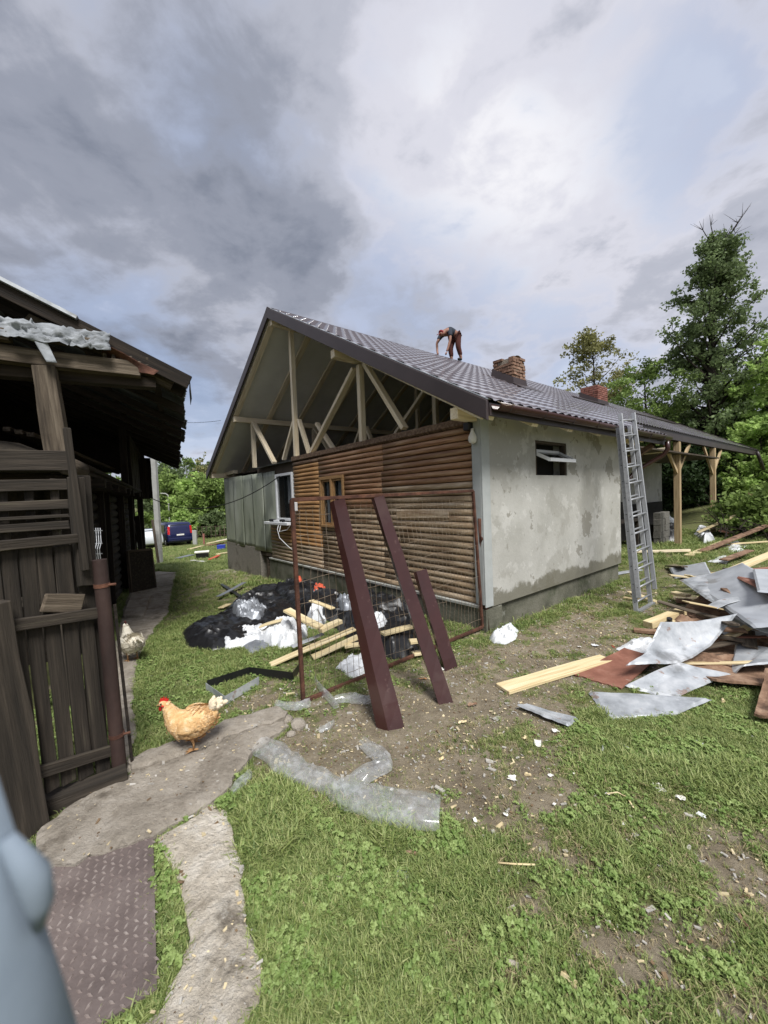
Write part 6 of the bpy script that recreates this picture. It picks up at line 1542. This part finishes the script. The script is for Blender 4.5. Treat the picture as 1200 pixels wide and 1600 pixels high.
def tree(name, label, base, prof, n_leaf, leaf, m, r0, seed, limbs=46, lean=(0, 0), dead_top=False, group=None, clump=.5, cat='tree', first=.18, shell=.35, twig=True):
    """prof: list of (height, radius) of the crown; limbs run from the trunk into it, leaves cluster round their twigs"""
    rg = np.random.default_rng(seed); rr = random.Random(seed); base = Vector(base); H_ = prof[-1][0]
    root = empty(name, tuple(base)); tag(root, label, cat, group)
    hz = [p[0] for p in prof]; hr = [p[1] for p in prof]
    tp = lambda t: base + Vector((lean[0] * t * t + .12 * r0 * 4 * math.sin(t * 5 + seed), lean[1] * t * t + .1 * r0 * 4 * math.cos(t * 4 + seed), H_ * t))
    tr = MB(); N_ = 9; top = .93
    tr.tube([tp(top * i / N_) - Vector((0, 0, .15 if i == 0 else 0)) for i in range(N_ + 1)], [max(.02, r0 * (1 - .93 * (i / N_)) * (1.25 if i == 0 else 1)) for i in range(N_ + 1)], 9)
    C_ = []; lb = MB()
    for k in range(limbs):
        z = rr.uniform(hz[0], H_ * .99); R = np.interp(z, hz, hr) * (shell + (1 - shell) * math.sqrt(rr.random())); a = rr.uniform(0, 6.283)
        cpt = tp(z / H_); end = Vector((cpt.x + R * math.cos(a), cpt.y + R * math.sin(a), base.z + z))
        zs = max(H_ * first, z - R * rr.uniform(.5, 1.0)); st_ = tp(min(.92, zs / H_)); mid = st_.lerp(end, .55) + Vector((0, 0, -.08 * R + .12 * R * rr.random()))
        rb = max(.012, r0 * .32 * (1 - .75 * zs / H_))
        lb.tube([st_, st_.lerp(mid, .5) + Vector((0, 0, .05 * R)), mid, end], [rb, rb * .75, rb * .5, rb * .14], 5, cap=False)
        nt = 5
        for q in range(nt):
            t = .35 + .65 * (q + rr.random()) / nt; p = st_.lerp(end, t) if t < .5 else mid.lerp(end, (t - .5) * 2)
            dd = Vector((rr.gauss(0, 1), rr.gauss(0, 1), rr.gauss(.25, .6))).normalized() * (clump * rr.uniform(.7, 1.6)); e = p + dd
            if twig: lb.tube([p, p.lerp(e, .5) + Vector((0, 0, .03)), e], [rb * .25, rb * .16, .004], 4, cap=False)
            C_.append((p.lerp(e, .6), clump * rr.uniform(.55, 1.0), rr.random())); C_.append((e, clump * rr.uniform(.4, .8), rr.random()))
    if dead_top:
        for k in range(9):
            a = rr.uniform(0, 6.28); s_ = tp(.9); l = H_ * rr.uniform(.08, .17); e = s_ + Vector((math.cos(a) * l * .5 + H_ * .04, math.sin(a) * l * .4, l)); pts = [s_, s_.lerp(e, .4) + Vector((.08, 0, .1)), s_.lerp(e, .75), e]
            lb.tube(pts, [.05, .035, .022, .006], 5)
            for q in range(3): w = pts[2]; lb.tube([w, w + Vector((rr.uniform(-.7, .7), rr.uniform(-.5, .5), rr.uniform(.1, .7)))], [.015, .004], 4)
    tr.build('trunk', MATS['bark'], root, None, smooth=True); lb.build('branches', MATS['bark'], root, None, smooth=True)
    cen = np.array([tuple(c[0]) for c in C_]); rad = np.array([c[1] for c in C_]); tn = np.array([c[2] for c in C_]); ix = rg.integers(0, len(cen), n_leaf)
    off = rg.normal(0, 1, (n_leaf, 3)); off /= np.linalg.norm(off, axis=1)[:, None]; off *= (rad[ix] * rg.random(n_leaf) ** .45)[:, None]; off[:, 2] *= .8
    pts = cen[ix] + off
    o = bpy.data.objects.new('crown', leaf_mesh('crown', pts, leaf, MATS[m], rg, np.clip(tn[ix] * .55 + rg.random(n_leaf) * .5, 0, 1))); link(o, root); return root


def gnd(x, y): return Vector((x, y, gz(x, y)))


def px_base(px, y): d = ray(px, 780); x = d.x / d.y * y; return gnd(x, y)


tree('tall_tree', 'tall dark tree with bare dead tips behind the porch', px_base(1118, 25.5), [(2.8, 2.2), (4.5, 4.0), (6.5, 4.2), (8.5, 3.8), (10.0, 3.3), (11.5, 3.0), (13.0, 2.2), (14.5, 1.6), (16.0, 1.0), (17.0, .4)], 34000, .125, 'leaf_dark', .45, 3, limbs=120, dead_top=True, clump=.62, shell=.15)
tree('olive_tree', 'loose olive-green tree above the red brick chimney', px_base(930, 33), [(3.5, 2.2), (6, 3.8), (9, 4.2), (11.5, 3.6), (13.3, 2.2), (14.4, .8)], 13000, .14, 'leaf_olive', .3, 5, limbs=70, clump=.7, shell=.2)
tree('small_tree', 'mid green tree between the olive tree and the tall dark one', px_base(1010, 27), [(3, 1.8), (5, 3.0), (7.2, 3.0), (9, 1.7), (9.8, .5)], 14000, .125, 'leaf_mid', .22, 6, limbs=60, clump=.55)
tree('pale_tree', 'pale fresh green leafy tree at the right edge', px_base(1222, 22.5), [(1.6, 2.6), (3.4, 3.6), (5.0, 3.9), (6.6, 3.4), (8.0, 2.2), (9.0, .6)], 20000, .15, 'leaf_pale', .2, 7, limbs=70, clump=.62, shell=.3)
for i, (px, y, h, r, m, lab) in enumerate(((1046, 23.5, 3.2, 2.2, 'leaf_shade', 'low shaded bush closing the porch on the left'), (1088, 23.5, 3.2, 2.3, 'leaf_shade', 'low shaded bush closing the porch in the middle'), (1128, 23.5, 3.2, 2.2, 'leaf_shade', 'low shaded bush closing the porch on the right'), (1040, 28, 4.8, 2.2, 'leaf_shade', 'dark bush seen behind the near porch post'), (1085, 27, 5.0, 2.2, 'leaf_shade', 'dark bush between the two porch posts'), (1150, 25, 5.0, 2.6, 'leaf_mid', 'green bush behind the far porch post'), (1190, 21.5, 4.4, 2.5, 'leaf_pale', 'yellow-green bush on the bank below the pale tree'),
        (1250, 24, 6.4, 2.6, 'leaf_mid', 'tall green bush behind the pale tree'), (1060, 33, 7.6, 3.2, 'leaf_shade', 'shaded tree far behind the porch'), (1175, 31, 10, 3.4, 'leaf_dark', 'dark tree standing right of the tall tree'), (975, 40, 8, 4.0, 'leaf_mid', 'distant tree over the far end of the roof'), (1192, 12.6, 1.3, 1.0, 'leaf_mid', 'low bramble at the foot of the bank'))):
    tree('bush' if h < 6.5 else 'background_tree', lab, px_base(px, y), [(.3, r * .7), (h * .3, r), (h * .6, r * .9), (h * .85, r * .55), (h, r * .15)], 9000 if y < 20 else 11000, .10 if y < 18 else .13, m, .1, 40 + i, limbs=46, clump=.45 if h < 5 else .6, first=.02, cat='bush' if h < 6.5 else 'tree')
far = [(262, 52, 7.5, 4.2, 'leaf_mid', 'broad tree left of the van at the wood edge'), (283, 58, 8.5, 4.8, 'leaf_dark', 'tall dark tree behind the van'), (303, 50, 6.4, 4.0, 'leaf_pale', 'bright green tree directly above the van'), (325, 46, 6.6, 4.0, 'leaf_mid', 'green tree right of the van'), (345, 50, 7.2, 4.4, 'leaf_mid', 'leafy tree beside the veranda corner'),
       (318, 66, 11.0, 3.2, 'leaf_olive', 'thin feathery tree rising above the wood'), (246, 60, 9, 5, 'leaf_dark', 'dark tree half hidden by the barn'), (290, 40, 2.6, 2.2, 'leaf_pale', 'pale shrub just behind the van'), (313, 41, 2.3, 2.2, 'leaf_mid', 'green shrub right behind the van'), (332, 40, 2.2, 2.4, 'leaf_dark', 'dark shrub at the garden fence'), (365, 60, 9, 5, 'leaf_dark', 'dark tree hidden behind the house corner'),
       (150, 34, 7.5, 4, 'leaf_mid', 'tree seen through the barn loft'), (110, 34, 7.5, 4, 'leaf_mid', 'tree seen past the barn loft post'), (268, 75, 12, 7, 'leaf_dark', 'large hazy tree high on the far hillside'), (300, 80, 12, 7, 'leaf_mid', 'large green tree on the far hillside'), (340, 78, 12, 7, 'leaf_dark', 'large dark tree on the far hillside')]
for i, (px, y, h, r, m, lab) in enumerate(far):
    thin = h > 10.5 and r < 4
    tree('shrub' if h < 3 else 'far_tree', lab, px_base(px, y), [(.3 if not thin else 3, r * .6), (h * .35, r), (h * .65, r * .85), (h * .88, r * .5), (h, r * .12)], 5200 if not thin else 1800, .28 if y > 45 else .2, m, .12 if h < 3 else .2, 80 + i, limbs=34, clump=.8 if h > 3 else .45, first=.03, cat='shrub' if h < 3 else 'tree', twig=y < 42)

# ------------------------------------------------------------------ roofer bending over the ridge
def skin(name, chain, edges, m, parent, M_, sub=2):
    me = bpy.data.meshes.new(name); me.from_pydata([c[:3] for c in chain], edges, []); me.materials.append(MATS[m])
    o = bpy.data.objects.new(name, me); link(o, parent, M_)
    md = o.modifiers.new('skin', 'SKIN'); md.use_smooth_shade = True
    lay = me.skin_vertices[0].data if len(me.skin_vertices) else None
    if lay is None:
        bpy.context.view_layer.objects.active = o
        lay = me.skin_vertices.new().data if hasattr(me.skin_vertices, 'new') else me.skin_vertices[0].data
    for v, c in zip(lay, chain): v.radius = (c[3], c[3] if len(c) < 5 else c[4]); v.use_root = False
    lay[0].use_root = True
    s_ = o.modifiers.new('sub', 'SUBSURF'); s_.levels = sub; s_.render_levels = sub
    return o


def person():
    M_ = HM @ Matrix.Translation((5.78, YR + .06, ZR + .03 + wz(6))) @ Matrix.Rotation(math.pi, 4, 'Z')      # local +x: towards the gable
    root = empty('person', M=M_); tag(root, 'person in dark shirt, red-brown trousers and cap bending over the ridge', 'person')
    body = [(0.02, 0, .80, .13), (.16, 0, .86, .125), (.32, 0, .87, .135), (.46, 0, .82, .13), (.55, 0, .77, .06), (.63, 0, .73, .085), (.70, 0, .66, .075),
            (-.01, .11, .76, .095), (.03, .13, .42, .065), (-.10, .13, .06, .045), (.02, .13, .02, .04),
            (-.01, -.11, .76, .095), (.10, -.13, .42, .065), (.05, -.13, .06, .045), (.17, -.13, .02, .04),
            (.45, .19, .76, .06), (.50, .22, .50, .042), (.56, .18, .26, .034), (.60, .15, .14, .034),
            (.45, -.19, .76, .06), (.60, -.24, .52, .042), (.66, -.18, .26, .034), (.68, -.14, .12, .034)]
    ed = [(0, 1), (1, 2), (2, 3), (3, 4), (4, 5), (5, 6), (0, 7), (7, 8), (8, 9), (9, 10), (0, 11), (11, 12), (12, 13), (13, 14), (3, 15), (15, 16), (16, 17), (17, 18), (3, 19), (19, 20), (20, 21), (21, 22)]
    skin('body', body, ed, 'skin', root, M_)
    skin('shirt', [(-.02, 0, .81, .142), (.14, 0, .865, .150), (.32, 0, .885, .152), (.45, 0, .84, .148), (.45, .19, .77, .078), (.49, .215, .60, .066), (.45, -.19, .77, .078), (.55, -.23, .62, .066)], [(0, 1), (1, 2), (2, 3), (3, 4), (4, 5), (3, 6), (6, 7)], 'shirt', root, M_)
    skin('trousers', [(.05, 0, .81, .152), (-.01, .11, .75, .115), (.03, .13, .42, .088), (-.09, .13, .14, .07), (-.01, -.11, .75, .115), (.10, -.13, .42, .088), (.05, -.13, .14, .07)], [(0, 1), (1, 2), (2, 3), (0, 4), (4, 5), (5, 6)], 'shorts', root, M_)
    for a in ((-.10, .13), (.05, -.13)): skin('shoe', [(a[0] - .02, a[1], .05, .055), (a[0] + .10, a[1], .035, .048), (a[0] + .17, a[1], .028, .035)], [(0, 1), (1, 2)], 'black_rubber', root, M_, 1)
    skin('cap', [(.60, 0, .775, .07), (.655, 0, .755, .098), (.69, 0, .725, .092)], [(0, 1), (1, 2)], 'cap_red', root, M_)
    MB().prism([(.735, -.07, .70), (.80, -.055, .655), (.80, .055, .655), (.735, .07, .70)], (.004, 0, .012)).build('cap_peak', MATS['cap_red'], root, M_)
    for s in (-1, 1):
        h = (.60, .15, .14) if s > 0 else (.68, -.14, .12)
        for q in range(4): MB().tube([(h[0] + .01, h[1] + (q - 1.5) * .017, h[2] - .02), (h[0] + .035, h[1] + (q - 1.5) * .018, h[2] - .06), (h[0] + .03, h[1] + (q - 1.5) * .017, h[2] - .10)], [.010, .009, .007], 6).build('finger', MATS['skin'], root, M_, smooth=True)
        MB().tube([(h[0] - .01, h[1] - s * .02, h[2] - .01), (h[0] + .0, h[1] - s * .045, h[2] - .05), (h[0] + .015, h[1] - s * .05, h[2] - .075)], [.011, .010, .008], 6).build('thumb', MATS['skin'], root, M_, smooth=True)
        MB().tube([(.655, s * .082, .70), (.665, s * .094, .70)], .022, 8).build('ear', MATS['skin'], root, M_, smooth=True)
    MB().tube([(.735, 0, .675), (.765, 0, .64), (.745, 0, .63)], [.012, .016, .010], 8).build('nose', MATS['skin'], root, M_, smooth=True)


person()
# ridge hooks beside the near chimney
hk = HM @ Matrix.Identity(4)
for x in (8.05, 8.35):
    o = MB().tube([(x, YR, ZR + .05 + wz(x)), (x, YR, ZR + .28 + wz(x)), (x + .06, YR, ZR + .36 + wz(x)), (x + .16, YR, ZR + .33 + wz(x)), (x + .2, YR, ZR + .25 + wz(x))], .014, 6).build('roof_hook', MATS['wire'], None, HM, smooth=True)
    tag(o, 'thin bent metal hook standing on the ridge, %s one' % ('left' if x < 8.2 else 'right'), 'hook', 'hooks on the ridge')

# ------------------------------------------------------------------ under the porch
for i, (x, y, k) in enumerate(((9.95, .95, 5), (10.4, .95, 5), (10.0, 1.25, 3))):
    for q in range(k):
        o = MB().box(-.2, .2, -.1, .1, 0, .19, .004).build('concrete_block', MATS['cinder_block'], None, HM @ Matrix.Translation((x + random.uniform(-.02, .02), y, .0 + q * .195)) @ Matrix.Rotation(random.uniform(-.05, .05), 4, 'Z'), bevel=.008)
        tag(o, 'grey concrete block stacked on the porch slab', 'concrete block', 'concrete blocks stacked on the porch')
t_ = empty('workbench', M=HM @ Matrix.Translation((7.6, 1.3, 0))); tag(t_, 'dark cluttered workbench in the porch shadow', 'workbench')
MB().box(6.7, 8.6, 1.0, 1.7, .82, .88).build('top', MATS['dark_wood'], t_, HM)
for x in (6.8, 8.5):
    for y in (1.08, 1.62): MB().box(x - .04, x + .04, y - .04, y + .04, 0, .818).build('leg', MATS['dark_wood'], t_, HM)
for (x, y, z, s, lab) in ((6.9, 1.3, .88, .32, 'dark crate on the workbench'), (8.2, 1.4, .88, .42, 'tall dark box on the workbench'), (9.2, 1.3, 0, .6, 'dark bin behind the near porch post'), (5.6, 1.2, 0, .7, 'dark barrel-like bin by the wall end')):
    mb = MB(); mb.loft([[(x + s * .5 * f * math.cos(a), y + s * .5 * f * math.sin(a), z + h) for a in [q * math.pi / 6 + .3 for q in range(12)]] for f, h in ((.85, .0), (.95, s * .5), (1, s * 1.1), (1.05, s * 1.12), (.9, s * 1.15))]); o = mb.build('bin', MATS['black_plastic'], None, HM); tag(o, lab, 'bin')
mound('black_sheeting', [(1018, 848), (1022, 826), (1040, 818), (1062, 822), (1068, 848)], .5, 'black_plastic', 'black sheeting heaped on the porch slab', 'plastic sheet', 31, step=.06, amp=.16, edge=.4)
mound('grey_sacks', [(1025, 826), (1040, 815), (1060, 818), (1062, 832)], .75, 'rag', 'pale sacks on the black sheeting under the porch', 'sack', 32, step=.06, amp=.1, edge=.4)
bent('rusty_sheet', [(1122, 838, .1), (1140, 838, .1), (1205, 772, .9), (1170, 770, .9)], 'rust', 'long dark rusty sheet lying on the bank', curl=.1, seed=30, rip=.03)
bent('zinc_strip', [(1140, 822, .3), (1150, 824, .3), (1176, 786, .8), (1168, 788, .8)], 'zinc_bright', 'curved pale strip on the rusty sheet by the bank', 'metal strip', curl=.06, seed=31, rip=.01)
def brush():
    mb = MB(); r = random.Random(9)
    for k in range(260):
        p = G(r.uniform(1125, 1230), r.uniform(800, 850)); p.z += r.uniform(.0, .5); d = Vector((r.uniform(-1, 1), r.uniform(-1, 1), r.uniform(-.15, .6))).normalized() * r.uniform(.5, 1.5)
        mb.tube([p, p + d * .5 + Vector((0, 0, .05)), p + d], [.018, .012, .004], 4, cap=False)
    o = mb.build('brushwood', MATS['bark'], None); tag(o, 'tangle of dead branches on the bank', 'brushwood', kind='stuff')
brush()

# ------------------------------------------------------------------ van, car, pole, cables, far clutter
def rounded(s, z0, z1, hw, r=.16, tumble=.08):
    pts = []
    for sy in (1, -1):
        zz = ([z0, z0 + r * .4, (z0 + z1) * .5, z1 - r, z1 - r * .35, z1] if sy > 0 else [z1, z1 - r * .35, z1 - r, (z0 + z1) * .5, z0 + r * .4, z0])
        for z in zz:
            f = (z - z0) / (z1 - z0); w = hw * (1 - tumble * max(0, f - .45) / .55); w -= r * (.8 if abs(z - z1) < 1e-6 else .25 if abs(z - (z1 - r * .35)) < 1e-6 else 0) + (.05 if abs(z - z0) < 1e-6 else 0)
            pts.append((s, sy * w, z))
    return pts
def vehicle(name, label, loc, heading, prof, hw, paint, van=True):
    M_ = Matrix.Translation(loc) @ Matrix.Rotation(heading, 4, 'Z'); root = empty(name, M=M_); tag(root, label, 'van' if van else 'car')
    MB().loft([rounded(s, a, b_, w) for s, a, b_, w in prof]).build('body', MATS[paint], root, M_, smooth=True, bevel=.0)
    L_ = prof[-1][0]
    for x in (.85, L_ - .9):
        for s in (-1, 1):
            w_ = MB().tube([(x, s * (hw - .22), .32), (x, s * (hw - .01), .32)], .32, 20).build('wheel', MATS['black_rubber'], root, M_); MB().tube([(x, s * (hw - .02), .32), (x, s * (hw + .005), .32)], .19, 16).build('rim', MATS['aluminium'], w_, M_)
    return root, M_
vloc = G(283, 852.8); hdg = math.radians(90 + 42)
vr, vm = vehicle('van', 'dark blue van parked at the far end of the yard', vloc + Vector((0, 0, 0)), hdg, [(0, .42, .95, .86), (.04, .34, 1.12, .93), (.10, .30, 1.45, .94), (.19, .28, 1.82, .94), (.36, .28, 1.91, .95), (3.1, .28, 1.91, .95), (3.55, .28, 1.78, .94), (4.0, .28, 1.16, .92), (4.5, .32, 1.02, .86), (4.75, .4, .85, .7)], .95, 'van_paint')
MB().add([(.075, .70, 1.16), (.075, -.70, 1.16), (.182, -.66, 1.74), (.182, .66, 1.74)], [(0, 1, 2, 3)]).build('rear_window', MATS['glass_dark'], vr, vm, solid=.03)
for s in (-1, 1):
    MB().add([(.06, s * .93, .98), (.04, s * .76, .98), (.13, s * .74, 1.62), (.15, s * .89, 1.62)], [(0, 1, 2, 3)]).build('tail_light', MATS['lamp_red'], vr, vm, solid=.05)
    MB().box(.03, .10, s * .76 - .07 if s > 0 else s * .76 - .07, s * .76 + .09, .86, .99).build('lower_light', MATS['lamp_clear'], vr, vm)
    MB().add([(1.0, s * .955, 1.2), (3.0, s * .955, 1.2), (3.0, s * .91, 1.72), (1.0, s * .91, 1.72)], [(0, 1, 2, 3)]).build('side_window', MATS['glass_dark'], vr, vm, solid=.02)
    MB().box(3.5, 3.62, min(s * .97, s * 1.12), max(s * .97, s * 1.12), 1.15, 1.42).build('mirror', MATS['black_rubber'], vr, vm, bevel=.02)
MB().box(-.06, .10, -.90, .90, .42, .68).build('bumper', MATS['van_paint'], vr, vm, bevel=.04)
MB().box(-.005, .03, -.28, .28, .86, .98).build('number_plate', MATS['paper'], vr, vm)
MB().tube([(.06, 0, 1.02), (.03, 0, 1.02)], .07, 14).build('badge', MATS['aluminium'], vr, vm)
for s in (-.75, .75): MB().tube([(.5, s, 1.97), (3.0, s, 1.97)], .025, 6).build('roof_rail', MATS['black_rubber'], vr, vm)
cl = G(236, 852); cr_, cm_ = vehicle('car', 'white car beside the concrete pole, half hidden by the barn', px_base(233, 30), math.radians(90 + 40), [(0, .4, .85, .72), (.1, .3, 1.0, .83), (.5, .26, 1.3, .85), (1.1, .26, 1.45, .84), (2.3, .26, 1.43, .84), (3.0, .26, 1.05, .85), (3.8, .3, .92, .82), (4.1, .4, .75, .65)], .84, 'car_white', False)
MB().add([(.2, .6, 1.02), (.2, -.6, 1.02), (.62, -.55, 1.36), (.62, .55, 1.36)], [(0, 1, 2, 3)]).build('rear_window', MATS['glass_dark'], cr_, cm_, solid=.03)
pb = G(250, 880); o = MB().beam(pb - Vector((0, 0, .3)), pb + Vector((0, 0, 6.3)), .19, .19, (0, 1, 0)).build('concrete_pole', MATS['cement_pole'], None, None, bevel=.02); tag(o, 'square concrete utility pole at the end of the barn', 'pole')
lp = px_base(263, 48); o = MB().tube([lp, lp + Vector((0, 0, 4.6)), lp + Vector((-.3, 0, 4.8)), lp + Vector((-.9, 0, 4.85))], .07, 8).build('street_lamp', MATS['cement_pole'], None, None); tag(o, 'thin distant street lamp left of the van', 'street lamp')
def cable(a, b_, sag, r, lab):
    a, b_ = Vector(a), Vector(b_); pts = [a.lerp(b_, t / 16) - Vector((0, 0, sag * 4 * (t / 16) * (1 - t / 16))) for t in range(17)]
    o = MB().tube(pts, r, 5).build('cable', MATS['cable'], None); tag(o, lab, 'cable')
cable(BM @ Vector((9.2, .9, 2.05)), HM @ Vector((-.05, 5.9, 2.36)), .55, .012, 'black cable slung from the barn to the white window')
cable(BM @ Vector((10.3, .6, 3.4)), HM @ Vector((-.3, 10.3, 3.0)), .06, .006, 'lower thin overhead wire between barn and roof')
cable(AT(280, 660, 40), AT(345, 657, 40), .1, .02, 'upper thin overhead wire far beyond the roof')
# power strip and leads on the white window's sill
ps = empty('power_strip', M=HM @ Matrix.Translation((-.15, 5.9, 1.265))); tag(ps, 'black and white power strip lying on the white window sill', 'power strip')
MB().box(-.20, -.12, 5.75, 6.05, 1.264, 1.31).build('strip', MATS['trim_white'], ps, HM, bevel=.008); MB().box(-.21, -.11, 6.06, 6.3, 1.264, 1.33).build('adaptor', MATS['black_plastic'], ps, HM, bevel=.015); MB().box(-.2, -.12, 5.55, 5.72, 1.264, 1.33).build('plug', MATS['black_plastic'], ps, HM, bevel=.015)
MB().tube([HM @ Vector(p) for p in ((-.2, 5.7, 1.28), (-.27, 5.68, 1.1), (-.26, 5.6, .9), (-.2, 5.3, .72), (-.12, 5.2, .62))], .008, 6).build('lead', MATS['trim_white'], ps, None, smooth=True)
MB().tube([HM @ Vector(p) for p in ((-.2, 5.6, 1.28), (-.28, 5.55, 1.05), (-.2, 5.3, 1.1), (-.09, 5.12, 1.35), (-.08, 5.1, 1.6))], .008, 6).build('lead', MATS['trim_white'], ps, None, smooth=True)
sb = MB().box(-.12, -.05, 5.02, 5.16, 1.52, 1.72).build('socket_box', MATS['trim_white'], None, HM, bevel=.01); tag(sb, 'small white socket box on the logs by the window', 'socket')
# far clutter near the van
def fbox(px, py, w, d, h, m, label, cat='box', rot=.3, z=0.0, name='box'):
    p = G(px, py); o = MB().loft([[(-w / 2, -d / 2, 0), (w / 2, -d / 2, 0), (w / 2, d / 2, 0), (-w / 2, d / 2, 0)], [(-w / 2 * 1.06, -d / 2 * 1.06, h), (w / 2 * 1.06, -d / 2 * 1.06, h), (w / 2 * 1.06, d / 2 * 1.06, h), (-w / 2 * 1.06, d / 2 * 1.06, h)]]).build(name, MATS[m], None, Matrix.Translation(p + Vector((0, 0, z))) @ Matrix.Rotation(rot, 4, 'Z'), bevel=.01); tag(o, label, cat); return o
fbox(317, 872, .5, .4, .25, 'black_plastic', 'black crate on the grass before the van'); fbox(316, 872, .6, .5, .06, 'paper', 'white lid lying on the black crate', 'lid', .4, .26, 'lid')
fbox(346, 858, .45, .4, .28, 'blue_tub', 'blue tub near the veranda corner', 'tub', .2, 0, 'tub'); fbox(319, 851, .12, .12, .9, 'brick_red', 'short reddish post right of the van', 'post', .2, 0, 'short_post'); fbox(305, 851, .3, .2, 1.2, 'cement_pole', 'pale gate pillar right behind the van', 'pillar', .1, 0, 'pillar')
for i, (a, b_, w, m, lab) in enumerate((((322, 852), (352, 848), .3, 'rust_sheet', 'rust-red panel in the far board pile'), ((325, 849), (354, 843), .3, 'fresh_board', 'pale panel on the far board pile'), ((279, 872), (300, 867), .3, 'grey_sheet', 'grey sheet on the grass before the van'), ((328, 874), (342, 868), .15, 'orange_cloth', 'orange tool lying by the black crate'), ((296, 858), (316, 853), .3, 'fresh_board', 'flat pale board just behind the van'), ((340, 866), (356, 863), .2, 'fresh_board', 'pale lath on the grass by the veranda'), ((300, 876), (322, 878), .15, 'paper', 'white wrap before the black crate'), ((338, 846), (356, 842), .2, 'paper', 'white sheet on top of the far board pile'))):
    strewn('far_board', a, b_, w, .05, m, lab, 'board', (.06, .06) if i not in (1, 7) else (.25, .28))
fn = empty('garden_fence', tuple(px_base(330, 38))); tag(fn, 'low wire garden fence at the end of the yard', 'fence')
for k in range(9): p = px_base(306 + k * 7, 38); MB().tube([p, p + Vector((0, 0, 1.2))], .04, 6).build('post', MATS['grey_wood'], fn)
for h in (.3, .7, 1.15): MB().tube([px_base(304, 38) + Vector((0, 0, h)), px_base(364, 38) + Vector((0, 0, h))], .012, 4).build('wire', MATS['wire'], fn)
